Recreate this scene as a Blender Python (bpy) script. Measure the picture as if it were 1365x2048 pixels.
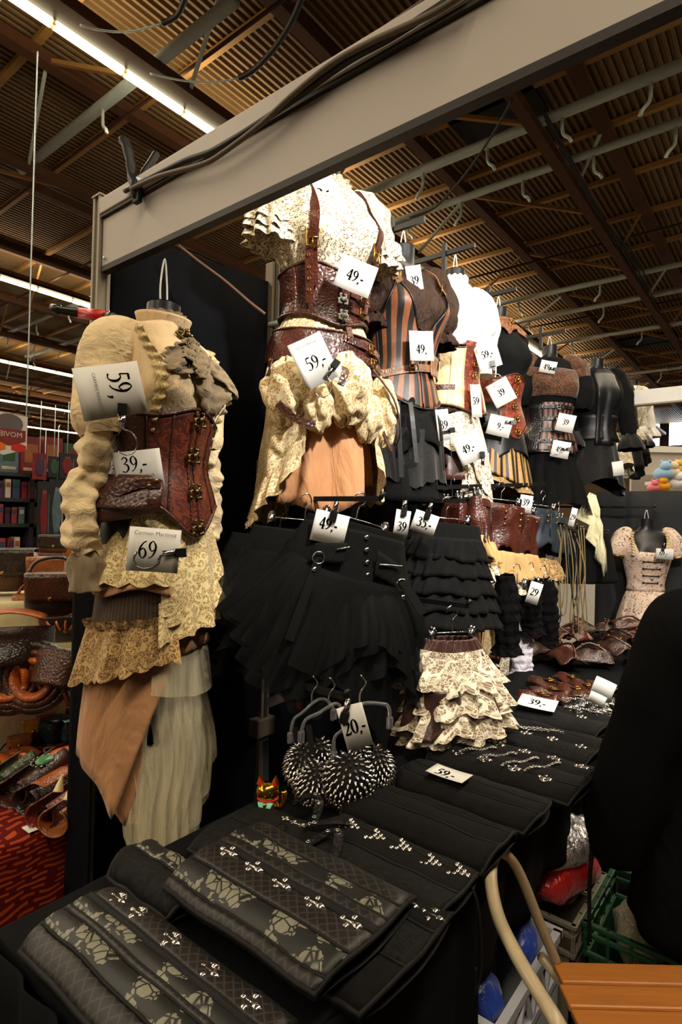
import bpy, bmesh, math, random
import numpy as np
from mathutils import Vector, Matrix, noise
for o in list(bpy.data.objects): bpy.data.objects.remove(o)
SC = bpy.context.scene
COL = SC.collection
PI = math.pi
R = math.radians
sin, cos = math.sin, math.cos

# ---------------------------------------------------------------- camera, world, light
# world axes follow the stall: x = out of the garment wall, y = along it, origin at the foot of the corner post
CAM = Vector((1.78, -0.978, 1.5))
FPX = 1161.0
CROT = (Matrix.Rotation(R(38.3), 3, 'Z') @ Matrix.Rotation(R(90.65), 3, 'X') @ Matrix.Rotation(R(1.42), 3, 'Z'))
cd = bpy.data.cameras.new('camera')
cam = bpy.data.objects.new('camera', cd)
COL.objects.link(cam)
cam.location = CAM
cam.rotation_euler = CROT.to_euler()
cd.sensor_fit = 'VERTICAL'
cd.sensor_height = 36.0
cd.sensor_width = 24.0
cd.lens = FPX / 2048 * 36.0
cd.clip_start = 0.02
cd.clip_end = 200
SC.camera = cam

w = bpy.data.worlds.new('hall_air')
SC.world = w
w.use_nodes = True
w.node_tree.nodes['Background'].inputs[0].default_value = (1.0, 0.80, 0.55, 1)
w.node_tree.nodes['Background'].inputs[1].default_value = 0.02

SC.view_settings.view_transform = 'Standard'
SC.view_settings.look = 'None'
SC.view_settings.gamma = 1
SC.view_settings.exposure = 0.3
SC.view_settings.use_curve_mapping = False
SC.cycles.max_bounces = 5
SC.cycles.diffuse_bounces = 3
SC.cycles.glossy_bounces = 2
SC.cycles.transmission_bounces = 4
SC.cycles.transparent_max_bounces = 8
SC.cycles.adaptive_threshold = 0.03
SC.cycles.caustics_reflective = False
SC.cycles.caustics_refractive = False

CS = 2.0                                   # size of the hall roof grid


def hall(x, y, z):                         # roof grid -> world
    return Vector((1.78 + (x - 1.78) * CS, -0.978 + (y + 0.978) * CS, 1.5 + (z - 1.5) * CS))


def area(name, loc, sx, sy, power, col, target=None, rot=None, spread=180):
    l = bpy.data.lights.new(name, 'AREA')
    l.shape = 'RECTANGLE'
    l.size, l.size_y = sx, sy
    l.energy = power
    l.color = col
    l.spread = R(spread)
    o = bpy.data.objects.new(name, l)
    COL.objects.link(o)
    o.location = loc
    if rot is not None: o.rotation_euler = rot
    return o


TUBE_X = (-20.35, -15.75, -11.15, -6.55, -1.95, 2.65)
for tx in TUBE_X:                          # the hall's fluorescent rows (fixtures are built further down)
    a = hall(tx, 3.5, 4.53)
    area('fluorescent_row_light', a, 0.12, 56.0, 2250.0, (1.0, 0.84, 0.62))
    area('deck_fill_uplight', hall(tx, 3.5, 4.66), 0.3, 56.0, 430.0, (1.0, 0.80, 0.54), rot=(PI, 0, 0))   # added upward fill lamp over each row, brightens the roof deck


def spot(name, loc, target, power, angle, blend=0.6, col=(1, .95, .88), r=.05):
    l = bpy.data.lights.new(name, 'SPOT')
    l.energy = power
    l.spot_size = R(angle)
    l.spot_blend = blend
    l.shadow_soft_size = r
    l.color = col
    o = bpy.data.objects.new(name, l)
    COL.objects.link(o)
    o.location = loc
    o.rotation_euler = (Vector(target) - Vector(loc)).to_track_quat('-Z', 'Y').to_euler()
    return o


# halogen floods clamped to the inner side of the front fascia, turned to the garment wall
FLOODS = (((1.55, 0.16, 2.66), (0.45, 1.15, 1.78), 105.0, 98.0), ((2.25, 0.9, 2.72), (0.50, 2.3, 1.65), 175.0, 96.0))
for loc, tgt, pw, an in FLOODS:
    spot('flood_light', loc, tgt, pw, an)

# ---------------------------------------------------------------- helpers


def ray(px, py):
    return CROT @ Vector(((px - 682.5) / FPX, (1024.0 - py) / FPX, -1.0))


def at(px, py, x=None, y=None, z=None, d=None):
    r = ray(px, py)
    if x is not None: t = (x - CAM.x) / r.x
    elif y is not None: t = (y - CAM.y) / r.y
    elif z is not None: t = (z - CAM.z) / r.z
    else: t = d
    return CAM + r * t


def depth(p):
    return -(CROT.transposed() @ (Vector(p) - CAM)).z


def smooth(pts, n=6, closed=False):
    """Catmull-Rom through points of any dimension."""
    P = [tuple(p) for p in pts]
    m = len(P)
    if m < 3: return P
    out = []
    rng = range(m) if closed else range(m - 1)
    for i in rng:
        p0 = P[(i - 1) % m] if closed or i > 0 else P[0]
        p1, p2 = P[i], P[(i + 1) % m]
        p3 = P[(i + 2) % m] if closed or i + 2 < m else P[-1]
        for k in range(n):
            t = k / n
            out.append(tuple(0.5 * (2 * b + (c - a) * t + (2 * a - 5 * b + 4 * c - d) * t * t + (3 * b - a - 3 * c + d) * t ** 3)
                             for a, b, c, d in zip(p0, p1, p2, p3)))
    if not closed: out.append(P[-1])
    return out


class MB:
    def __init__(s):
        s.v, s.f, s.uv, s.mi = [], [], [], []

    def grid(s, fn, nu, nv, us=1.0, vs=1.0, closeu=False):
        b = len(s.v)
        for j in range(nv + 1):
            for i in range(nu + 1):
                u, v = i / nu, j / nv
                s.v.append(tuple(fn(u, v)))
                s.uv.append((u * us, v * vs))
        for j in range(nv):
            for i in range(nu):
                a = b + j * (nu + 1) + i
                s.f.append((a, a + 1, a + nu + 2, a + nu + 1))
        return s

    def box(s, c, d, rot=None):
        b = len(s.v)
        M = rot.to_3x3() if rot is not None else None
        for sx in (-1, 1):
            for sy in (-1, 1):
                for sz in (-1, 1):
                    p = Vector((sx * d[0] / 2, sy * d[1] / 2, sz * d[2] / 2))
                    if M: p = M @ p
                    s.v.append(tuple(p + Vector(c)))
                    s.uv.append((p.x + p.z, p.y + p.z))
        for q in ((0, 1, 3, 2), (4, 6, 7, 5), (0, 4, 5, 1), (2, 3, 7, 6), (0, 2, 6, 4), (1, 5, 7, 3)):
            s.f.append(tuple(b + k for k in q))
        return s

    def bar(s, a, b_, wd, th, up=(0, 0, 1)):
        a, b_ = Vector(a), Vector(b_)
        d = (b_ - a)
        L = d.length
        d.normalize()
        up = Vector(up)
        if abs(d.dot(up)) > .98: up = Vector((1, 0, 0))
        sd = d.cross(up).normalized()
        u2 = sd.cross(d)
        M = Matrix((sd, d, u2)).transposed()
        return s.box((a + b_) / 2, (wd, L, th), M)

    def tube(s, pts, r, n=8, closed=False, cap=True, flat=1.0, us=1.0):
        pts = [Vector(p[:3]) for p in pts]
        m = len(pts)
        rs = r if isinstance(r, (list, tuple)) else [r] * m
        b = len(s.v)
        T = []
        for i in range(m):
            a = pts[(i - 1) % m] if closed or i else pts[0]
            c = pts[(i + 1) % m] if closed or i < m - 1 else pts[-1]
            t = (c - a)
            T.append(t.normalized() if t.length > 1e-9 else Vector((0, 0, 1)))
        ref = Vector((0, 0, 1))
        if abs(T[0].dot(ref)) > .9: ref = Vector((1, 0, 0))
        N = T[0].cross(ref).normalized()
        L = 0
        for i in range(m):
            if i: L += (pts[i] - pts[i - 1]).length
            N = (N - T[i] * N.dot(T[i]))
            N = N.normalized() if N.length > 1e-9 else T[i].orthogonal().normalized()
            B = T[i].cross(N)
            for k in range(n):
                a = 2 * PI * k / n
                s.v.append(tuple(pts[i] + N * (cos(a) * rs[i]) + B * (sin(a) * rs[i] * flat)))
                s.uv.append((k / n * us, L))
        for i in range(m if closed else m - 1):
            for k in range(n):
                i2 = (i + 1) % m
                s.f.append((b + i * n + k, b + i * n + (k + 1) % n, b + i2 * n + (k + 1) % n, b + i2 * n + k))
        if cap and not closed:
            s.f.append(tuple(b + k for k in range(n))[::-1])
            s.f.append(tuple(b + (m - 1) * n + k for k in range(n)))
        return s

    def ball(s, c, r, nu=10, nv=7):
        c = Vector(c)
        rr = r if isinstance(r, (tuple, list)) else (r, r, r)
        return s.grid(lambda u, v: c + Vector((rr[0] * cos(2 * PI * u) * sin(PI * v), rr[1] * sin(2 * PI * u) * sin(PI * v), -rr[2] * cos(PI * v))), nu, nv)

    def lathe(s, prof, n=16, c=(0, 0, 0), sx=1.0, sy=1.0):
        m = len(prof)
        c = Vector(c)

        def fn(u, v):
            i = min(int(round(v * (m - 1))), m - 1)
            r, z = prof[i]
            return c + Vector((sx * r * cos(2 * PI * u), sy * r * sin(2 * PI * u), z))
        return s.grid(fn, n, m - 1)

    def prism(s, outline, t, M=None):
        """flat outline in local xz with thickness t along y"""
        b = len(s.v)
        n = len(outline)
        for y in (-t / 2, t / 2):
            for (x, z) in outline:
                p = Vector((x, y, z))
                if M is not None: p = M @ p
                s.v.append(tuple(p)); s.uv.append((x, z))
        s.f.append(tuple(b + k for k in range(n)))
        s.f.append(tuple(b + n + k for k in range(n))[::-1])
        for k in range(n):
            k2 = (k + 1) % n
            s.f.append((b + k, b + n + k, b + n + k2, b + k2))
        return s

    def ribbon(s, path, ws, y=0.0):
        """flat ribbon in local xz plane (for lettering)"""
        b = len(s.v)
        m = len(path)
        for i in range(m):
            a, c = path[max(i - 1, 0)], path[min(i + 1, m - 1)]
            dx, dz = c[0] - a[0], c[1] - a[1]
            l = math.hypot(dx, dz) or 1
            nx, nz = -dz / l, dx / l
            h = ws[i] / 2
            s.v.append((path[i][0] + nx * h, y, path[i][1] + nz * h))
            s.v.append((path[i][0] - nx * h, y, path[i][1] - nz * h))
            s.uv += [(0, 0), (0, 0)]
        for i in range(m - 1):
            a = b + 2 * i
            s.f.append((a, a + 1, a + 3, a + 2))
        return s

    def xf(s, M, start=0):
        for i in range(start, len(s.v)):
            s.v[i] = tuple(M @ Vector(s.v[i]))
        return s

    def mesh(s, name, mt, sm=True):
        me = bpy.data.meshes.new(name)
        me.from_pydata(s.v, [], s.f)
        ul = me.uv_layers.new(name='UVMap')
        idx = np.empty(len(me.loops), dtype=np.int32)
        me.loops.foreach_get('vertex_index', idx)
        ul.data.foreach_set('uv', np.array(s.uv, dtype=np.float32)[idx].ravel())
        if sm: me.polygons.foreach_set('use_smooth', [True] * len(me.polygons))
        if mt is not None: me.materials.append(mt)
        me.update()
        return me

    def build(s, name, mt, parent=None, sm=True, thick=0, bev=0):
        o = bpy.data.objects.new(name, s.mesh(name, mt, sm))
        COL.objects.link(o)
        if parent is not None: o.parent = parent
        if thick:
            m = o.modifiers.new('thickness', 'SOLIDIFY'); m.thickness = thick; m.offset = 0
        if bev:
            m = o.modifiers.new('bevel', 'BEVEL'); m.width = bev; m.segments = 2; m.limit_method = 'ANGLE'
        return o


def tag(o, label, cat, group=None, kind=None):
    if label: o['label'] = label
    if cat: o['category'] = cat
    if group: o['group'] = group
    if kind: o['kind'] = kind
    return o


def thing(name, label, cat, loc=(0, 0, 0), rotz=0.0, group=None):
    o = bpy.data.objects.new(name, None)
    o.empty_display_size = .05
    COL.objects.link(o)
    o.location = loc
    o.rotation_euler = (0, 0, rotz)
    return tag(o, label, cat, group)


def struct(o):
    o['kind'] = 'structure'
    return o


KIDS = {}


def kids(o):
    return [c for c in bpy.data.objects if c.parent is o]


def copy_tree(o, parent=None, ch=None):
    c = o.copy()
    COL.objects.link(c)
    c.parent = parent
    for k in kids(o): copy_tree(k, c)
    return c


def part_copy(src, parent, M):
    c = src.copy()
    COL.objects.link(c)
    c.parent = parent
    c.matrix_parent_inverse = Matrix.Identity(4)
    c.matrix_local = M
    return c


def aim(d, up=(0, 0, 1)):
    """matrix whose local z points along d"""
    return Vector(d).to_track_quat('Z', 'Y').to_matrix().to_4x4()


# ---------------------------------------------------------------- materials
MATS = {}


def srgb(c):
    return tuple((x / 255 / 12.92 if x / 255 <= .04045 else ((x / 255 + .055) / 1.055) ** 2.4) for x in c) + (1.0,)


class NT:
    def __init__(s, m):
        m.use_nodes = True
        s.t = m.node_tree
        s.b = s.t.nodes['Principled BSDF']
        s.out = s.t.nodes['Material Output']

    def n(s, ty, **kw):
        nd = s.t.nodes.new(ty)
        for k, v in kw.items():
            if k.startswith('i_'):
                key = k[2:]
                key = int(key) if key.isdigit() else key.replace('_', ' ')
                nd.inputs[key].default_value = v
            else: setattr(nd, k, v)
        return nd

    def l(s, a, b): s.t.links.new(a, b)

    def math(s, op, a, b=None, c=None):
        nd = s.t.nodes.new('ShaderNodeMath'); nd.operation = op
        for i, q in enumerate((a, b, c)):
            if q is None: continue
            if isinstance(q, (int, float)): nd.inputs[i].default_value = q
            else: s.l(q, nd.inputs[i])
        return nd.outputs[0]

    def mix(s, fac, a, b):
        nd = s.t.nodes.new('ShaderNodeMix'); nd.data_type = 'RGBA'
        for i, q in ((0, fac), (6, a), (7, b)):
            if isinstance(q, (int, float, tuple)): nd.inputs[i].default_value = q
            else: s.l(q, nd.inputs[i])
        return nd.outputs[2]

    def ramp(s, x, a, b):
        nd = s.t.nodes.new('ShaderNodeMapRange'); nd.clamp = True
        s.l(x, nd.inputs[0]); nd.inputs[1].default_value = a; nd.inputs[2].default_value = b
        return nd.outputs[0]

    def uv(s, sx=1, sy=1, rot=0):
        c = s.n('ShaderNodeUVMap')
        mp = s.n('ShaderNodeMapping'); mp.inputs['Scale'].default_value = (sx, sy, 1); mp.inputs['Rotation'].default_value = (0, 0, rot)
        s.l(c.outputs[0], mp.inputs[0])
        return mp.outputs[0]

    def obj(s, sc=1):
        c = s.n('ShaderNodeTexCoord')
        mp = s.n('ShaderNodeMapping')
        mp.inputs['Scale'].default_value = (sc, sc, sc) if isinstance(sc, (int, float)) else sc
        s.l(c.outputs['Object'], mp.inputs[0])
        return mp.outputs[0]

    def noise(s, vec, scale, detail=3, rough=.5, dist=0):
        nd = s.n('ShaderNodeTexNoise'); nd.inputs['Scale'].default_value = scale
        nd.inputs['Detail'].default_value = detail; nd.inputs['Roughness'].default_value = rough; nd.inputs['Distortion'].default_value = dist
        if vec is not None: s.l(vec, nd.inputs['Vector'])
        return nd.outputs[0]

    def vor(s, vec, scale, feature='F1', out='Distance', rnd=1.0):
        nd = s.n('ShaderNodeTexVoronoi'); nd.feature = feature; nd.inputs['Scale'].default_value = scale
        nd.inputs['Randomness'].default_value = rnd
        s.l(vec, nd.inputs['Vector'])
        return nd.outputs[out]

    def bump(s, h, st=.3, d=.002):
        nd = s.n('ShaderNodeBump'); nd.inputs['Strength'].default_value = st; nd.inputs['Distance'].default_value = d
        s.l(h, nd.inputs['Height']); s.l(nd.outputs[0], s.b.inputs['Normal'])

    def base(s, c):
        if isinstance(c, tuple): s.b.inputs['Base Color'].default_value = c
        else: s.l(c, s.b.inputs['Base Color'])

    def alpha(s, a): s.l(a, s.b.inputs['Alpha'])


def new(name):
    m = bpy.data.materials.new(name)
    MATS[name] = m
    return m, NT(m)


def P_(nt, rough=.6, metal=0, spec=.5, sheen=0, coat=0):
    b = nt.b.inputs
    b['Roughness'].default_value = rough; b['Metallic'].default_value = metal
    b['Specular IOR Level'].default_value = spec; b['Sheen Weight'].default_value = sheen; b['Coat Weight'].default_value = coat


def plain(name, rgb, rough=.6, metal=0, var=.15, vs=6, bump=0, bs=60, spec=.5, sheen=0, coat=0, emit=0, alpha=1.0, trans=0):
    if name in MATS: return MATS[name]
    m, n = new(name)
    c = srgb(rgb)
    o = n.obj()
    if var:
        f = n.noise(o, vs, 4)
        n.base(n.mix(f, tuple(x * (1 - var) for x in c[:3]) + (1,), tuple(min(1, x * (1 + var)) for x in c[:3]) + (1,)))
    else: n.base(c)
    P_(n, rough, metal, spec, sheen, coat)
    if bump: n.bump(n.noise(o, bs, 3), bump)
    if emit:
        n.b.inputs['Emission Color'].default_value = c; n.b.inputs['Emission Strength'].default_value = emit
    if alpha < 1: n.b.inputs['Alpha'].default_value = alpha
    if trans: n.b.inputs['Transmission Weight'].default_value = trans
    return m


def lace(name, thread, ground, hole=.45, scale=42, gap=.5):
    """flower lace: thread colour on a net; holes partly open"""
    if name in MATS: return MATS[name]
    m, n = new(name)
    uv = n.uv()
    wob = n.n('ShaderNodeTexNoise'); wob.inputs['Scale'].default_value = scale * .5
    n.l(uv, wob.inputs['Vector'])
    vm = n.n('ShaderNodeVectorMath', operation='MULTIPLY_ADD')
    n.l(wob.outputs['Color'], vm.inputs[0]); vm.inputs[1].default_value = (.9 / scale,) * 3; n.l(uv, vm.inputs[2])
    v = vm.outputs[0]
    d = n.vor(v, scale * .55)
    rings = n.math('SINE', n.math('MULTIPLY', d, 15.0))
    e = n.vor(v, scale * 2.2, 'DISTANCE_TO_EDGE')
    net = n.math('LESS_THAN', e, .07)
    flower = n.math('GREATER_THAN', rings, gap - .5)
    big = n.math('GREATER_THAN', n.noise(uv, scale * .35, 2), .5)
    th = n.math('MAXIMUM', n.math('MULTIPLY', flower, n.math('ADD', n.math('MULTIPLY', big, .6), .4)), net)
    n.base(n.mix(th, srgb(ground), srgb(thread)))
    if hole < .6: n.alpha(n.math('ADD', n.math('MULTIPLY', th, 1 - hole), hole))
    P_(n, .8, spec=.2, sheen=.2)
    n.bump(th, .5, .0015)
    return m


def damask(name, a, b, scale=18, rough=.45, spec=.5):
    if name in MATS: return MATS[name]
    m, n = new(name)
    uv = n.uv()
    f = n.noise(uv, scale, 1.5, .5, 1.6)
    s_ = n.math('SINE', n.math('MULTIPLY', f, 26.0))
    k = n.ramp(s_, -.1, .35)
    n.base(n.mix(k, srgb(a), srgb(b)))
    P_(n, rough, spec=spec)
    n.bump(k, .25, .001)
    return m


def stripes(name, a, b, freq, duty=.5, rough=.5, axis=0, nz=.0):
    if name in MATS: return MATS[name]
    m, n = new(name)
    uv = n.uv()
    sx = n.n('ShaderNodeSeparateXYZ'); n.l(uv, sx.inputs[0])
    fr = n.math('FRACT', n.math('MULTIPLY', sx.outputs[axis], freq))
    k = n.math('GREATER_THAN', fr, duty)
    ca, cb = srgb(a), srgb(b)
    f = n.noise(uv, 60, 4)
    c2 = n.mix(f, tuple(x * .55 for x in cb[:3]) + (1,), tuple(min(1, x * 1.4) for x in cb[:3]) + (1,))
    n.base(n.mix(k, ca, c2))
    P_(n, rough)
    n.bump(f, .2, .001)
    return m


def leather(name, rgb, rough=.35, scale=60, coat=.0):
    if name in MATS: return MATS[name]
    m, n = new(name)
    o = n.obj()
    c = srgb(rgb)
    f = n.noise(o, 14, 5, .6)
    n.base(n.mix(n.ramp(f, .3, .7), tuple(x * .45 for x in c[:3]) + (1,), tuple(min(1, x * 1.35) for x in c[:3]) + (1,)))
    P_(n, rough, spec=.6, coat=coat)
    n.bump(n.math('ADD', n.math('MULTIPLY', n.vor(o, scale * 1.3, 'DISTANCE_TO_EDGE'), 1.2), n.noise(o, 26, 4)), .6, .004)
    return m


def crepe(name, rgb, rough=.85, scale=22, st=.6, dist=.012, alpha=1.0, var=.18, sheen=.2, stretch=(1, 1, .45), spec=.25):
    """soft crumpled cloth: fine folds as relief"""
    if name in MATS: return MATS[name]
    m, n = new(name)
    o = n.obj(stretch)
    c = srgb(rgb)
    f = n.noise(o, scale, 4, .55, 1.2)
    n.base(n.mix(n.noise(o, scale * .4, 3), tuple(x * (1 - var) for x in c[:3]) + (1,), tuple(min(1, x * (1 + var)) for x in c[:3]) + (1,)))
    P_(n, rough, spec=spec, sheen=sheen)
    n.bump(f, st, dist)
    if alpha < 1: n.alpha(n.ramp(f, .75 - alpha, 1.1 - alpha))
    return m


def sheer(name, rgb, a=.45, scale=9, rough=.8):
    if name in MATS: return MATS[name]
    m, n = new(name)
    uv = n.uv(7, .35)
    n.base(srgb(rgb))
    P_(n, rough, spec=.15, sheen=.0)
    f = n.noise(uv, scale, 4, .6)
    n.alpha(n.math('ADD', n.math('MULTIPLY', f, .9), a - .45))
    n.bump(f, .4, .01)
    return m


def roses(name):
    if name in MATS: return MATS[name]
    m, n = new(name)
    o = n.uv()
    d = n.vor(o, 24)
    wob = n.noise(o, 70, 2)
    sp_ = n.vor(o, 62, 'DISTANCE_TO_EDGE')
    pet = n.math('SUBTRACT', n.math('MULTIPLY', sp_, 9.0), 1.3)
    mask = n.math('LESS_THAN', n.math('ADD', d, n.math('MULTIPLY', n.noise(o, 60, 1), .5)), .86)
    k = n.math('MULTIPLY', mask, n.ramp(pet, -.95, -.5))
    n.base(n.mix(k, srgb((20, 21, 19)), n.mix(wob, srgb((86, 86, 73)), srgb((132, 130, 113)))))
    P_(n, .5, spec=.4)
    n.bump(k, .3, .001)
    return m


def quilt(name, rgb, line, scale=60):
    """black quilted brocade, diamond stitching"""
    if name in MATS: return MATS[name]
    m, n = new(name)
    uv = n.uv(rot=R(45))
    sx = n.n('ShaderNodeSeparateXYZ'); n.l(uv, sx.inputs[0])
    h = None
    for ax in (0, 1):
        fr = n.math('ABSOLUTE', n.math('SUBTRACT', n.math('FRACT', n.math('MULTIPLY', sx.outputs[ax], scale)), .5))
        h = fr if h is None else n.math('MAXIMUM', h, fr)
    k = n.ramp(h, .36, .47)
    n.base(n.mix(k, srgb(rgb), srgb(line)))
    P_(n, .5, spec=.4)
    n.bump(h, -.5, .003)
    return m


CHROME = plain('chrome', (200, 200, 205), .16, 1, 0)
STEEL = plain('galvanised_steel', (222, 240, 240), .40, .05, .12, 3)
BRASS = plain('brass', (165, 125, 60), .3, 1, .2, 30)
BRONZE = plain('antique_bronze', (105, 88, 55), .35, .9, .3, 60)
GOLD = plain('gold_plating', (225, 170, 50), .16, 1, .1)
BLACKPL = plain('black_plastic', (16, 16, 17), .35, 0, .1)
MANN = plain('black_mannequin_plastic', (26, 26, 28), .38, 0, .1)
PAPER = plain('white_paper', (222, 220, 214), .75, 0, .02)
INK = plain('black_ink', (10, 10, 10), .95, 0, 0, spec=.0)
GREYINK = plain('grey_ink', (110, 105, 105), .95, 0, 0, spec=.0)
ALU = plain('brushed_aluminium', (150, 140, 124), .5, .35, .08, 5, .05, 200)
FASCIA = plain('grey_fascia_laminate', (186, 177, 167), .55, 0, .08, 3)
WHITEBEAM = plain('white_lacquer', (225, 222, 215), .5, 0, .04)
BLACKCLOTH = plain('black_stage_cloth', (11, 12, 16), .95, 0, .3, 5, .2, 300, spec=.08)
DARKSTRIP = plain('dark_seal', (38, 32, 28), .6, 0, .1)
RUSTSTEEL = plain('brown_painted_steel', (92, 56, 30), .65, 0, .25, 2)
TAN = plain('tan_painted_steel', (176, 132, 72), .6, 0, .15, 3)
ROD = plain('dark_tie_rod', (78, 44, 28), .6, 0, .1)
ZIPTIE = plain('white_nylon', (225, 225, 215), .5, 0, 0)
CABLEBLK = plain('black_rubber', (14, 13, 12), .55, 0, 0)
CABLEGREY = plain('grey_cable_sheath', (95, 84, 68), .6, 0, .1)
CABLEBRN = plain('brown_cable_sheath', (92, 66, 48), .6, 0, .1)

# ---------------------------------------------------------------- the hall: floor, roof, far walls
m, n = new('hall_floor_concrete')
o_ = n.obj()
n.base(n.mix(n.noise(o_, 1.5, 5), srgb((52, 46, 40)), srgb((76, 68, 60))))
P_(n, .5)
FLOOR = m
struct(MB().grid(lambda u, v: (-60 + 90 * u, -26 + 88 * v, 0), 4, 4).build('floor', FLOOR, sm=False))

m, n = new('corrugated_roof_deck')
o_ = n.obj(.35)
n.base(n.mix(n.noise(o_, 3, 4), srgb((112, 88, 56)), srgb((138, 110, 70))))
P_(n, .55, .1)
DECK = m
ZD = 5.02                                       # deck height on the roof grid
b = MB()
npitch = 500
xs, zs = [], []
for i in range(npitch):
    x0 = -25.2 + i * .06
    for fx, fz in ((0, 0), (.36, 0), (.5, .03), (.86, .03)):
        xs.append(x0 + fx * .06); zs.append(ZD + fz)
ys = [-11, -6, -1.6, 2, 6, 10, 14, 18, 22]
for y in ys:
    for x, z in zip(xs, zs):
        b.v.append(tuple(hall(x, y, z))); b.uv.append((x, y))
nx = len(xs)
for j in range(len(ys) - 1):
    for i in range(nx - 1):
        a = j * nx + i
        b.f.append((a, a + 1, a + nx + 1, a + nx))
deck = struct(b.build('ceiling', DECK, sm=False))

# far walls of the hall
HW = plain('hall_wall_paint', (104, 84, 62), .8, 0, .1, .5)
fy = hall(0, 21.5, 0).y
lx = hall(-25.0, 0, 0).x
struct(MB().box((-18, fy + .15, 4.4), (90, .3, 8.8)).build('wall_back', HW, sm=False))
struct(MB().box((lx - .15, 15, 4.4), (.3, 60, 8.8)).build('wall_left', HW, sm=False))
SKYPANE = plain('daylight_window_pane', (235, 240, 250), .3, 0, 0, emit=6.0)
FRAME = plain('dark_window_frame', (60, 60, 62), .5, 0, 0)
wi = 0
for x0, x1, y0, y1 in ((1280, 1322, 845, 893), (1338, 1400, 836, 890), (1412, 1470, 830, 887)):
    wi += 1
    a, c = at(x0, y0, y=fy - .05), at(x1, y1, y=fy - .05)
    wd = thing('window_%d' % wi, None, None)
    wd['kind'] = 'structure'
    cx, cz = (a.x + c.x) / 2, (a.z + c.z) / 2
    W_, H_ = abs(c.x - a.x), abs(a.z - c.z)
    MB().box((cx, fy - .02, cz), (W_, .04, H_)).build('pane', SKYPANE, wd, sm=False)
    f = MB()
    for k in (-1, 1):
        f.box((cx + k * W_ / 2, fy - .06, cz), (.12, .12, H_ + .12)); f.box((cx, fy - .06, cz + k * H_ / 2), (W_, .12, .12))
    f.build('window_frame', FRAME, wd, sm=False)

# lower chords, upper chords, purlins, pipes, diagonals: each one a piece of the roof
LOWX = (-22.6, -20.7, -18.8, -16.9, -15.0, -13.1, -11.2, -9.3, -7.45, -5.6, -3.75, -1.80, 0.10, 2.0)
UPX = (-21.6, -19.7, -17.8, -15.9, -14.0, -12.1, -10.2, -8.2, -6.4, -4.65, -2.76, -1.0, .42, 2.2)
ZL, ZU = 4.62, 4.93


def beam(name, a, c, wd, th, mt, parent=None):
    return struct(MB().bar(a, c, wd, th).build(name, mt, parent, sm=False)) if parent is None else MB().bar(a, c, wd, th).build(name, mt, parent, sm=False)


roof = thing('roof_frame', None, None)
roof['kind'] = 'structure'
for x in LOWX:
    beam('lower_chord', hall(x, -10.5, ZL), hall(x, 21, ZL), .17 * CS / 2, .16, RUSTSTEEL, roof)
for x in UPX:
    beam('upper_chord', hall(x, -10.5, ZU), hall(x, 21, ZU), .20 * CS / 2, .18, RUSTSTEEL, roof)
k = 0
y = -.85
PURL = [.80 * 1.08 * i - .978 + 1.04 for i in range(-11, 22)]
for y in PURL:
    beam('purlin', hall(-25, y, ZD - .02), hall(4.5, y, ZD - .02), .11, .09, TAN, roof)
for xi, x in enumerate(UPX[:-1]):
    # a pair of diagonals at each node: tan to the chord on the right, grey to the one on the left
    for k, y in enumerate(np.arange(-.6 + .3 * (xi % 2), 15, 1.62)):
        top = hall(x, y, ZU)
        for lxn in LOWX:
            if 0 < lxn - x < 1.5: beam('diagonal_strut', top, hall(lxn, y + .5, ZL), .065, .065, TAN, roof)
            if 0 < x - lxn < 1.5: beam('diagonal_strut', top, hall(lxn, y + .3, ZL), .05, .05, STEEL if k % 2 else TAN, roof)
# dark tie rods running across
for y in (1.62, 2.9, 6.2, 8.6):
    MB().tube([hall(-24, y, 4.80), hall(4, y, 4.80)], .028, 6).build('tie_rod', ROD, roof)

# galvanised pipes with drop hooks
PIPES = ((-3.82, -.92, 1.29, .085), (-1.80, 1.9, 3.42, .085), (-1.74, 1.9, 4.04, .07), (-1.65, 1.9, 6.80, .07), (-1.82, 1.9, 7.66, .07), (-1.6, 1.9, 9.05, .07),
         (-1.8, 1.9, 11.9, .07), (-3.2, -1.85, 4.05, .07), (-10.5, -4.2, 3.3, .07), (-10.5, -4.0, 4.2, .07), (-10.5, -4.0, 6.2, .07), (-3.7, -1.9, .40, .07))
for i, (xa, xb, y, r) in enumerate(PIPES):
    p = thing('steel_pipe', None, None)
    p['kind'] = 'structure'
    za = 4.70
    kz = (za - 1.5) / 3.1
    xa, xb, y = 1.78 + (xa - 1.78) * kz, 1.78 + (xb - 1.78) * kz, -.978 + (y + .978) * kz
    MB().tube([hall(xa, y, za), hall(xb, y, za)], r, 12).build('pipe', STEEL, p)
    x = xa + (.35 if i else 1.45)
    kk = 0
    while x < xb and (i or kk < 1):
        q = hall(x, y, za)
        d = -1 if kk % 3 == 1 else 1
        MB().tube(smooth([q, q + Vector((0, 0, -.18)), q + Vector((.02 * d, .0, -.34)), q + Vector((.10 * d, 0, -.42)), q + Vector((.14 * d, 0, -.50))], 4), .028, 6).build('drop_hook', STEEL, p)
        x += .62 if i < 3 else 1.1
        kk += 1

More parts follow.
